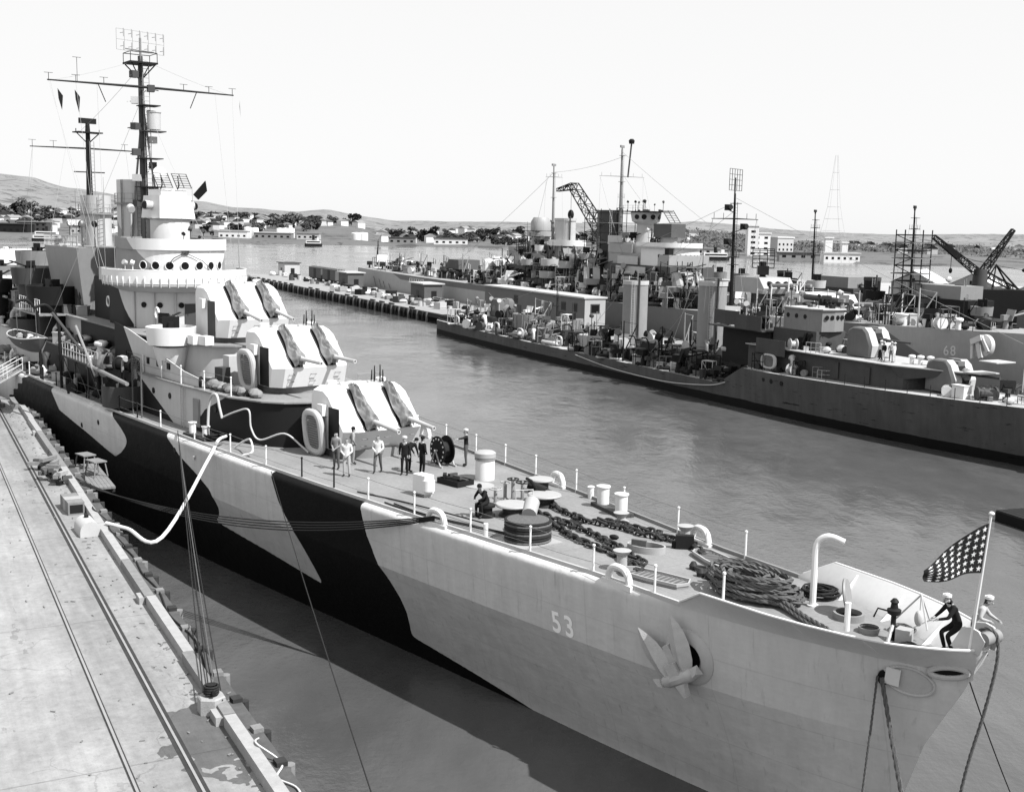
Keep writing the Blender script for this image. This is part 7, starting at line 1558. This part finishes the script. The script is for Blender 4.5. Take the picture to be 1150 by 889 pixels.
def hut(a, p, L, W, Hh, label, m, roofm, door=True):
    h_ = pthing('pier_hut', a, p, label, 'hut'); MB().box(-L / 2, L / 2, -W / 2, W / 2, 0, Hh).build('wall', m, h_, smooth=0); MB().box(-L / 2 - .4, L / 2 + .4, -W / 2 - .5, W / 2 + .5, Hh, Hh + .25).build('roof', roofm, h_, smooth=0)
    if door: MB().box(-L / 2 - .05, -L / 2, -.8, .5, 0, 2.4).build('door', M_DARK, h_, smooth=0); MB().box(-.8, .8, W / 2, W / 2 + .05, 1.3, 2.4).build('window', M_PORT, h_, smooth=0)
    for k in range(7): MB().tube([(-L / 2 + L * k / 6, W / 2 + .3, Hh + .25), (-L / 2 + L * k / 6, W / 2 + .3, Hh + 1.1)], .05, 4).build('roof_post', M_LIGHT, h_)
    MB().tube([(-L / 2, W / 2 + .3, Hh + 1.1), (L / 2, W / 2 + .3, Hh + 1.1)], .06, 4).build('roof_rail', M_LIGHT, h_)
M_HUTD = mat('hut_dark', .09, .8, .15)
hut(383, 106, 8, 5, 4.0, 'pale hut at the outer end of the far pier', M_LIGHT, M_MID); hut(311, 103.5, 8, 4.5, 4.0, 'low dark hut by the dark boxcars on the far pier', M_HUTD, M_LIGHT); hut(256, 103.6, 8.5, 4.5, 3.9, 'dark hut with a railed roof beside the rowing boat on the pier', M_HUTD, M_LIGHT)
for i, a in enumerate((346, 332)):
    c = pthing('boxcar', a, 105.2, ('dark boxcar on the far pier, nearer the pale hut', 'dark boxcar on the far pier, nearer the low dark hut')[i], 'boxcar'); MB().box(-6.2, 6.2, -1.5, 1.5, 1.0, 4.0).build('body', M_HUTD, c, smooth=0); MB().prism([(-6.3, -1.6), (6.3, -1.6), (6.3, 1.6), (-6.3, 1.6)], 4.0, 4.3, [(-6.3, -.2), (6.3, -.2), (6.3, .2), (-6.3, .2)]).build('roof', M_MID, c, smooth=0); MB().box(-1.1, 1.1, 1.5, 1.56, 1.1, 3.8).build('door', M_DARK, c, smooth=0)
    for x in (-4.6, -3.2, 3.2, 4.6):
        for y in (-.75, .75): MB().cyl((x, y - .1, .46), (x, y + .1, .46), .45, n=14).build('wheel', M_BLACK, c)
    MB().box(-6, 6, -1.2, 1.2, .7, 1.0).build('underframe', M_BLACK, c, smooth=0)
boat(pw(236, 99.5, PZ + .3), PROT + .1, 8.5, 2.6, 1.2, 'rowing boat laid up on the far pier near the dark hut', M_MID)
cl = ['crate', 'drum', 'bundle']
for i in range(110):
    a = brng.uniform(226, 305) if i < 88 else brng.uniform(306, 386); p_ = brng.uniform(94, 101) if i < 88 else brng.uniform(97, 103)
    k = brng.choice(cl); m_ = brng.choice([M_WHITE, M_LIGHT, M_DARK, M_MID, M_CANVAS, M_WOODL]); s_ = brng.uniform(.5, 1.5)
    mb = MB().box(-.8, .8, -.6, .6, 0, 1.0).box(-.84, .84, -.64, -.5, .2, .3) if k == 'crate' else MB().cyl((0, 0, 0), (0, 0, 1.1), .45, n=10) if k == 'drum' else MB().ball((0, 0, .4), 1.0, .7, .5, 10, 6, .15)
    o = mb.build('pier_' + k, m_, None, pw(a, p_, PZ), brng.uniform(0, 3)); o.scale = (s_, s_, s_); tag(o, 'small %s among the stores heaped along the far pier' % k, k, '%ss heaped on the far pier' % k)
# lattice helper
def lattice(mb, p0, p1, w0, w1, n, r, side=None):
    p0 = Vector(p0); p1 = Vector(p1); d = (p1 - p0).normalized(); a = (side or d.orthogonal()).normalized(); b_ = d.cross(a).normalized(); prev = None
    for i in range(n + 1):
        t = i / n; c = p0.lerp(p1, t); w = w0 + (w1 - w0) * t; q = [c + a * sx * w / 2 + b_ * sy_ * w / 2 for sx, sy_ in ((-1, -1), (1, -1), (1, 1), (-1, 1))]
        if prev:
            for k in range(4): mb.tube([prev[k], q[k]], r, 4); mb.tube([prev[k], q[(k + 1) % 4]] if i % 2 else [prev[(k + 1) % 4], q[k]], r * .7, 4)
        for k in range(4): mb.tube([q[k], q[(k + 1) % 4]], r * .7, 4)
        prev = q
    return mb
c = tag(empty('dockyard_crane', (0, 0, 0)), 'dockyard crane with a dark lattice jib rising behind the heavy cruiser funnels', 'crane')
f0 = pw(212, 128, 14.5); f1 = pw(230.5, 128, 28.6); f2 = pw(238.0, 128, 27.9)
lattice(MB(), f0, f1, 2.4, 1.7, 9, .14, PN).build('jib', M_DARK, c); lattice(MB(), f1, f2, 1.4, .6, 4, .12, PN).build('jib_head', M_DARK, c)
h_ = MB().tube([pw(231.6, 128, 27.8), pw(231.5, 128, 23.4)], .06, 4).build('hoist_rope', M_DARK, c); MB().ball(pw(231.5, 128, 22.4), .7, .7, 1.1, 10, 8).build('hook_block', M_DARK, c)
MB().obox(pw(210, 128, 12.5), (5, 4.5, 5), PROT).build('crane_house', M_MID, c, smooth=0); MB().cyl(pw(210, 128, 0), pw(210, 128, 11), 2.2, 1.8, 12).build('crane_tower', M_DARK, c)
# floating crane
c = tag(empty('crane_barge', Vector((92, 230, 0)), .12), 'black floating crane with two raised lattice jibs at the right', 'crane')
MB().prism([(-7, -8), (7, -8), (7, 10), (-7, 10)], -.5, 3.4).build('barge_hull', M_BLACK, c, smooth=0); MB().box(-6.2, 5.4, -5, 6, 3.4, 9.6).build('machinery_house', M_BLACK, c, smooth=0); MB().cyl((-2.6, -2, 9.6), (-2.6, -2, 13.4), 1.5, 1.2, 14).build('king_post', M_MID, c)
lattice(MB(), (-3.0, -2, 12.6), (-12.6, -2, 19.4), 1.3, .7, 10, .12, Vector((0, 1, 0))).build('jib', M_DARK, c); lattice(MB(), (-3.0, -2, 11.5), (3.4, -2, 21.0), 1.4, .6, 11, .13, Vector((0, 1, 0))).build('jib', M_DARK, c); MB().obox((-8.6, -2, 16.6), (3.6, 1.1, 1.0), 0, 0, -R(-35)).build('jib_weight', M_BLACK, c, smooth=0)
lattice(MB(), (-2.2, -2, 12.8), (9, -2, 7.6), 1.0, .7, 9, .1, Vector((0, 1, 0))).build('back_stay', M_DARK, c)
for q in (-4, 4): MB().tube([(2.5 - .6 * abs(q), q * .5, 9.6), (1.6, 0, 14.2), (5.6, q * .4, 9.6)], .22, 6).build('a_frame_leg', M_BLACK, c)
MB().tube([(-8.7, -2, 16.4), (-8.7, -2, 13.4)], .06, 4).build('hoist_rope', M_DARK, c); MB().ball((-8.7, -2, 13), .35, .35, .55, 8, 6).build('hook_block', M_BLACK, c); MB().ball((-8.9, -2, 11.3), .7, .5, .6, 8, 6, .2).build('slung_load', M_LIGHT, c)
MB().tube(sag((-6, -2, 15.5), (8, -2, 13.2), .3, 8), .06, 4).build('stay_wire', M_DARK, c); MB().ball((6.4, -2, 13.3), .6, .4, .4, 8, 6).build('stay_block', M_BLACK, c)
# three smaller ships lying further up the slip
def small_ship(x, y, rz, L, label, scaf=False, m=M_MID, hz=0.0):
    s_ = tag(empty('escort_ship', Vector((x, y, 0)), rz), label, 'warship'); dzf = lambda q: 4.2 + hz + 1.5 * max(1 - q / (L * .4), 0)
    gen_hull(s_, L, L * .055, dzf, ship_paint('escort_hull_%d' % int(x), .2, .5, .3), 4, .3, .75, 40, M_MID)
    for x0, x1, w, z0, z1, mm_ in ((.2, .8, .03, 4.2, 6.6, M_DARK), (.26, .44, .028, 6.6, 9.2, m), (.28, .38, .024, 9.2, 11.2, M_GREY), (.58, .74, .026, 6.6, 8.6, M_MID)): MB().box(L * x0, L * x1, -L * w, L * w, z0 + hz, z1 + hz).build('deckhouse', mm_, s_, smooth=0)
    stack(s_, L * .5, 0, 6.6 + hz, 11.5 + hz, 1.5, 1.2, M_DARK, M_MID); pole_mast(s_, L * .41, 0, 9 + hz, 23 + hz * .4, ((17, 2.4), (20.5, 1.2)), M_DARK, True, .22)
    for q in (.16, .8): mount(s_, L * q, 0, dzf(L * q) + .4, 0 if q < .5 else math.pi)
    for q, z in ((.47, 8.2), (.62, 9.2), (.7, 9.2), (.24, 7.2)): tub(s_, L * q, L * .02, z + hz, z + 1.3 + hz, 1.6, brng.choice([M_GREY, M_LIGHT, M_DARK]), None, False)
    clutter(s_, 40, L * .15, L * .9, -L * .03, L * .045, lambda q: 6.6 + hz if L * .2 < q < L * .8 else dzf(q), s0=.9, s1=1.8); clutter(s_, 14, L * .26, L * .42, -L * .02, L * .03, 9.2 + hz)
    if scaf: scaffold(s_, L * .41 - 1.9, L * .41 + 1.9, -1.9, 1.9, 9 + hz, 18.6 + hz, 3, 3, 1.2, M_DARK, .09)
    return s_
small_ship(80, 152, PROT, 95, 'small warship with a tall mast in scaffolding, behind the heavy cruiser bow', True, M_DARK, 1.0)
small_ship(75, 195, PROT + .04, 90, 'small warship with a bare pole mast, left of the scaffolded mast', False, M_MID, .5)
small_ship(128, 165, PROT - .02, 80, 'small warship at the right edge below the floating crane', False, M_GREY, .5)
# wharf with gabled sheds
tag(MB().prism([(70, 318), (260, 290), (320, 430), (60, 440)], -1, 1.8).build('far_wharf', mat('wharf_ground', .3, .9, .2, .1), smooth=0), kind='structure')
def shed(x, y, rz, W, L, Hh, rise, label):
    s_ = tag(empty('gabled_shed', Vector((x, y, 1.8)), rz), label, 'shed'); pl = [(-W / 2, 0), (W / 2, 0), (W / 2, Hh), (0, Hh + rise), (-W / 2, Hh)]; k = 5
    MB().add([(a, 0, b_) for a, b_ in pl] + [(a, L, b_) for a, b_ in pl], [tuple(range(k)), tuple(range(2 * k - 1, k - 1, -1))] + [(i, k + i, k + (i + 1) % k, (i + 1) % k) for i in range(k)]).build('wall', M_GREY, s_, smooth=0)
    for sg in (-1, 1): MB().add([(0, -.4, Hh + rise + .25), (sg * (W / 2 + .5), -.4, Hh - .05), (sg * (W / 2 + .5), L + .4, Hh - .05), (0, L + .4, Hh + rise + .25), (0, -.4, Hh + rise + .05), (sg * (W / 2 + .5), -.4, Hh - .25), (sg * (W / 2 + .5), L + .4, Hh - .25), (0, L + .4, Hh + rise + .05)], [(0, 1, 2, 3), (7, 6, 5, 4), (0, 4, 5, 1), (1, 5, 6, 2), (2, 6, 7, 3)]).build('roof', M_WHITE, s_, smooth=0)
    for a in (-W * .22, W * .22): MB().box(a - .6, a + .6, -.06, 0, Hh * .45, Hh * .75).build('window', M_PORT, s_, smooth=0)
    MB().box(-.5, .5, -.06, 0, Hh * 1.0, Hh * 1.25).build('window', M_PORT, s_, smooth=0)
    for q in np.arange(2, L - 1, 3): MB().box(W / 2, W / 2 + .06, q, q + 1.4, .2, Hh * .8).build('bay_door', M_MID, s_, smooth=0)
shed(112, 332, -.55, 12, 16, 4.6, 3.2, 'pale-roofed gabled shed just right of the scaffolded mast'); shed(130, 336, -.55, 12, 15, 4.2, 3.0, 'second pale-roofed gabled shed, half behind the crane jibs'); shed(144, 322, -.55, 12, 18, 3.6, 3.2, 'third pale-roofed gabled shed, right of the crane king post'); shed(163, 326, -.55, 13, 18, 4.2, 3.2, 'gabled shed cut by the right edge of the view')
# radio tower
rt = tag(empty('radio_tower', Vector((188, 705, 1))), 'tall slender lattice radio tower on the far bank', 'tower')
for sx in (-1, 1):
    for sy_ in (-1, 1): MB().tube([(sx * 9, sy_ * 9, 0), (sx * 3, sy_ * 3, 34), (sx * .6, sy_ * .6, 64)], .09, 4).build('leg', M_LIGHT, rt)
for z, w in ((6, 8), (13, 6.7), (20, 5.5), (27, 4.3), (34, 3), (44, 2.2), (54, 1.4)): MB().tube([(-w, -w, z), (w, -w, z), (w, w, z), (-w, w, z)], .07, 4, closed=True).build('ring', M_LIGHT, rt)
# ------------------------------------------------------------------ far bank: town, works, woods
trng = random.Random(77)
def ground(px, D): x = (px - 575) / 1320 * D; return Vector((x, D, shore_h(x, D)))
hm = []
for w, l_, h_, r_, mw, mr in ((8, 10, 4.5, 2.5, M_WHITE, M_MID), (9, 12, 5, 3, M_LIGHT, M_DARK), (10, 14, 6, 2.5, M_WHITE, M_GREY)):
    a = MB().box(-w / 2, w / 2, -l_ / 2, l_ / 2, -2, h_).mesh('wall', mw, 0); k = [(-w / 2 - .5, h_), (0, h_ + r_), (w / 2 + .5, h_)]
    b_ = MB().add([(x, -l_ / 2 - .4, z) for x, z in k] + [(x, l_ / 2 + .4, z) for x, z in k], [(0, 1, 4, 3), (1, 2, 5, 4), (0, 2, 1), (3, 4, 5), (0, 3, 5, 2)]).mesh('roof', mr, 0); hm.append((a, b_))
zones = [(-20, 150, 1050, 1500, 76), (215, 330, 1250, 1600, 50), (330, 410, 1450, 1620, 12), (425, 575, 1060, 1560, 105), (575, 780, 1200, 1600, 26), (880, 1150, 1000, 1500, 16)]
for x0, x1, d0_, d1_, n_ in zones:
    for i in range(n_):
        px = trng.uniform(x0, x1); D = trng.uniform(d0_, d1_); g_ = ground(px, D)
        if g_.z < 2: continue
        h_ = tag(empty('house', g_, trng.uniform(-.6, .6)), 'small pale gabled house on the far hillside', 'house', 'houses of the far town'); a, b_ = trng.choice(hm); link('wall', a, h_); link('roof', b_, h_)
def works(px, D, w, l_, h_, label, m, roof=M_MID, rz=0.0, nwin=0):
    g_ = ground(px, D); s_ = tag(empty('works_building', g_, rz), label, 'building'); MB().box(-w / 2, w / 2, -l_ / 2, l_ / 2, -3, h_).build('wall', m, s_, smooth=0); MB().box(-w / 2 - .6, w / 2 + .6, -l_ / 2 - .6, l_ / 2 + .6, h_, h_ + .8).build('roof', roof, s_, smooth=0)
    for i in range(nwin):
        for f in range(max(int(h_ / 4), 1)): MB().box(-w / 2 + w * (i + .3) / nwin, -w / 2 + w * (i + .7) / nwin, -l_ / 2 - .1, -l_ / 2, 1.2 + f * 4, 2.8 + f * 4).build('window', M_PORT, s_, smooth=0)
works(14, 1040, 34, 16, 7, 'long dark waterfront shed at the far left', M_DARK, M_MID, 0, 6); works(40, 1070, 26, 14, 8, 'long grey waterfront shed behind the ferry', M_MID, M_GREY, 0, 5); works(95, 1060, 22, 12, 6, 'low pale waterfront shed right of the ferry', M_LIGHT, M_MID, 0, 4)
works(262, 1080, 26, 12, 6, 'low white works building left of the white tanks', M_WHITE, M_LIGHT, 0, 5); works(306, 1085, 34, 14, 5, 'long low works building between the two tank groups', M_GREY, M_LIGHT, 0, 6); works(345, 1075, 20, 12, 5, 'low pale shed right of the second tank group', M_LIGHT, M_GREY, 0, 4)
works(449, 1075, 24, 10, 5, 'low grey shed on the shore left of the cruiser stern', M_GREY, M_MID, 0, 4); works(503, 1070, 30, 10, 5, 'low white shed on the shore above the cruiser stern', M_WHITE, M_MID, 0, 5); works(847, 905, 13, 14, 17, 'tall white block on the far bank behind the destroyer mast', M_WHITE, M_WHITE, 0, 2); works(868, 930, 16, 16, 15, 'grey and white six-storey block right of the tall white block', M_LIGHT, M_WHITE, .5, 4); works(838, 890, 8, 10, 22, 'narrow white tower block left of the tall white block', M_WHITE, M_WHITE, 0, 1)
works(937, 795, 24, 10, 5, 'long white building at the foot of the radio tower', M_WHITE, M_LIGHT, 0, 6); works(923, 810, 5, 5, 15, 'white silo tower left of the radio tower', M_WHITE, M_WHITE); works(941, 812, 4, 5, 12, 'short white silo tower beside the radio tower', M_WHITE, M_WHITE); works(780, 900, 30, 10, 4, 'low pale landing shed on the wooded shore', M_LIGHT, M_GREY, 0, 5)
works(900, 830, 40, 8, 4, 'long low grey wall of sheds along the bank', M_GREY, M_MID, 0, 6)
for i, (px, D, r_, h_) in enumerate(((277, 1090, 3.6, 9.5), (285, 1092, 3.4, 9.0), (313, 1095, 3.4, 8.5), (319, 1097, 3.4, 8.5), (325, 1099, 3.4, 8.5), (398, 1110, 5, 6), (405, 1112, 5, 6.5), (611, 1115, 5, 6))):
    tag(MB().lathe([(r_, -2), (r_, h_), (r_ * .9, h_ + .5), (.1, h_ + 1)], n=18).build('storage_tank', M_WHITE, None, ground(px, D)), ('tall white tank, left one of the far pair', 'tall white tank, right one of the far pair', 'white silo, left of the row of three', 'white silo, middle of the row of three', 'white silo, right of the row of three', 'squat white oil tank below the bluff, left one', 'squat white oil tank below the bluff, right one', 'squat white tank on the bank behind the cruiser funnels')[i], 'tank')
# ferry and workboats on the strait
def ferry(px, D, L, label, decks=2):
    x = (px - 575) / 1320 * D; f = tag(empty('ferry_boat', (x, D, 0), .1), label, 'boat'); MB().prism([(-L / 2, 0), (-L * .4, -L * .13), (L * .4, -L * .13), (L / 2, 0), (L * .4, L * .13), (-L * .4, L * .13)], -.5, 2.2).build('hull', M_DARK, f, smooth=0)
    for k in range(decks): w = L * (.42 - .07 * k); o = MB().box(-w, w, -L * .11, L * .11, 2.2 + 2.8 * k, 4.7 + 2.8 * k).build('cabin', M_WHITE, f, smooth=0); MB().box(-w * .9, w * .9, -L * .112, -L * .11, 3.0 + 2.8 * k, 4.0 + 2.8 * k).build('window_band', M_PORT, o, smooth=0)
    MB().cyl((0, 0, 2.2 + 2.8 * decks), (0, 0, 6 + 2.8 * decks), 1.1, n=10).build('funnel', M_DARK, f); MB().box(L * .2, L * .3, -L * .05, L * .05, 4.7 + 2.8 * (decks - 1), 7 + 2.8 * (decks - 1)).build('wheelhouse', M_WHITE, f, smooth=0)
ferry(53, 930, 24, 'white double-deck ferry near the far left bank'); ferry(350, 960, 14, 'dark tug by the far bank below the bluff', 1); ferry(798, 800, 20, 'white launch off the wooded bank', 1)
bf = tag(empty('work_float', Vector((36.2, 77.5, 0)), .35), 'black work float cut by the right edge, off the cruiser bow', 'float'); MB().box(-1.3, 7, -2.4, 3.2, -.4, .7).build('float_body', M_BLACK, bf, smooth=0)
for q in np.arange(-1.2, 6.8, .5): MB().box(q, q + .46, -2.45, 3.25, .7, .76).build('plank', M_DARK, bf, smooth=0)
# trees
M_LEAF = mat('foliage', .05, .9, .5, .4, spec=.1); M_LEAF2 = mat('grey_foliage', .09, .9, .4, .4, spec=.1); M_BARK = mat('bark', .05, .9, .3)
def crown_mesh(seed, n, m, flat=.8):
    rg = random.Random(seed); mb = MB(); cl_ = [(rg.uniform(-.6, .6), rg.uniform(-.6, .6), rg.uniform(.35, 1.15), rg.uniform(.28, .5)) for _ in range(9)]
    for i in range(n):
        cx, cy, cz, cr = rg.choice(cl_); t = rg.uniform(0, 6.28); ph_ = math.acos(rg.uniform(-1, 1)); r = cr * rg.uniform(.6, 1.1)
        c = Vector((cx + r * math.sin(ph_) * math.cos(t), cy + r * math.sin(ph_) * math.sin(t), cz + r * flat * math.cos(ph_))); a = Vector((rg.uniform(-1, 1), rg.uniform(-1, 1), rg.uniform(-1, 1))).normalized() * rg.uniform(.08, .17); b_ = a.orthogonal().normalized() * rg.uniform(.08, .15)
        mb.add([c - a - b_, c + a - b_, c + a + b_, c - a + b_], [(0, 1, 2, 3)])
    return mb.mesh('crown', m, 0)
crowns = [crown_mesh(1, 260, M_LEAF), crown_mesh(2, 260, M_LEAF), crown_mesh(3, 240, M_LEAF2, .7), crown_mesh(4, 280, M_LEAF, 1.1)]
trunk = MB().tube([(0, 0, -.3), (.03, 0, .3), (0, .02, .8)], [.06, .045, .02], 6).tube([(.02, 0, .35), (.3, .1, .8)], [.03, .012], 5).tube([(.02, 0, .4), (-.25, -.15, .85)], [.03, .012], 5).mesh('trunk', M_BARK)
def tree(px, D, h_, label, group=None, k=None, zoff=0.0):
    t = tag(empty('tree', ground(px, D) + Vector((0, 0, zoff)), trng.uniform(0, 6)), label, 'tree', group); t.scale = (h_ * trng.uniform(.55, .8), h_ * trng.uniform(.55, .8), h_ * .66); link('trunk', trunk, t); link('crown', crowns[trng.randrange(4) if k is None else k], t)
for i, (px, D, h_, lb) in enumerate(((397, 1560, 17, 'lone dark tree on the crest of the bluff'), (315, 1300, 17, 'dark bushy tree on the slope above the silos'), (323, 1310, 14, 'lower dark tree on the slope above the silos, right of the bushy one'), (327, 1450, 18, 'tall dark tree behind the slope above the silos'), (355, 1350, 14, 'dark tree half way up the bluff'), (370, 1560, 11, 'rounded shrub-like tree on the bluff crest'), (480, 1250, 16, 'dark tree among the houses left of the cruiser stern'), (461, 1560, 14, 'small dark tree on the skyline right of the bluff'), (606, 1640, 20, 'broad pale tree clump on the skyline above the cruiser'), (20, 1450, 16, 'dark tree left of the main mast on the far slope'), (30, 1440, 18, 'taller dark tree left of the main mast on the far slope'))): tree(px, D, h_, lb)
for i in range(130):
    px = trng.choice([trng.uniform(0, 160), trng.uniform(215, 345), trng.uniform(430, 580), trng.uniform(430, 700)]); tree(px, trng.uniform(1150, 1620), trng.uniform(6, 12), 'small dark tree scattered among the far houses', 'small trees of the far town')
for i in range(90):
    px = trng.uniform(215, 400); tree(px, trng.uniform(1560, 1650), trng.uniform(5, 9), 'low tree in the line along the far ridge', 'trees along the far ridge')
# the wooded hill at the right reads as one mass
wd_ = MB(); rg = random.Random(9)
for i in range(900):
    px = rg.uniform(765, 880) if i < 520 else rg.uniform(870, 1180); D = rg.uniform(1000, 1650); g_ = ground(px, D); s_ = rg.uniform(4, 7)
    for j in range(26):
        c = g_ + Vector((rg.gauss(0, .8) * s_, rg.gauss(0, .8) * s_, abs(rg.gauss(.15, .3)) * s_)); a = Vector((rg.uniform(-1, 1), rg.uniform(-1, 1), rg.uniform(-1, 1))).normalized() * 1.0; b_ = a.orthogonal().normalized() * .9
        wd_.add([c - a - b_, c + a - b_, c + a + b_, c - a + b_], [(0, 1, 2, 3)])
tag(wd_.build('woodland', M_LEAF2, smooth=0), 'mass of scrub woodland over the right-hand hillside', 'woodland', kind='stuff')
# haze over the strait
hz = MB().box(-3200, 3200, -150, 4600, -6, 140).build('haze', None, smooth=0) if False else None
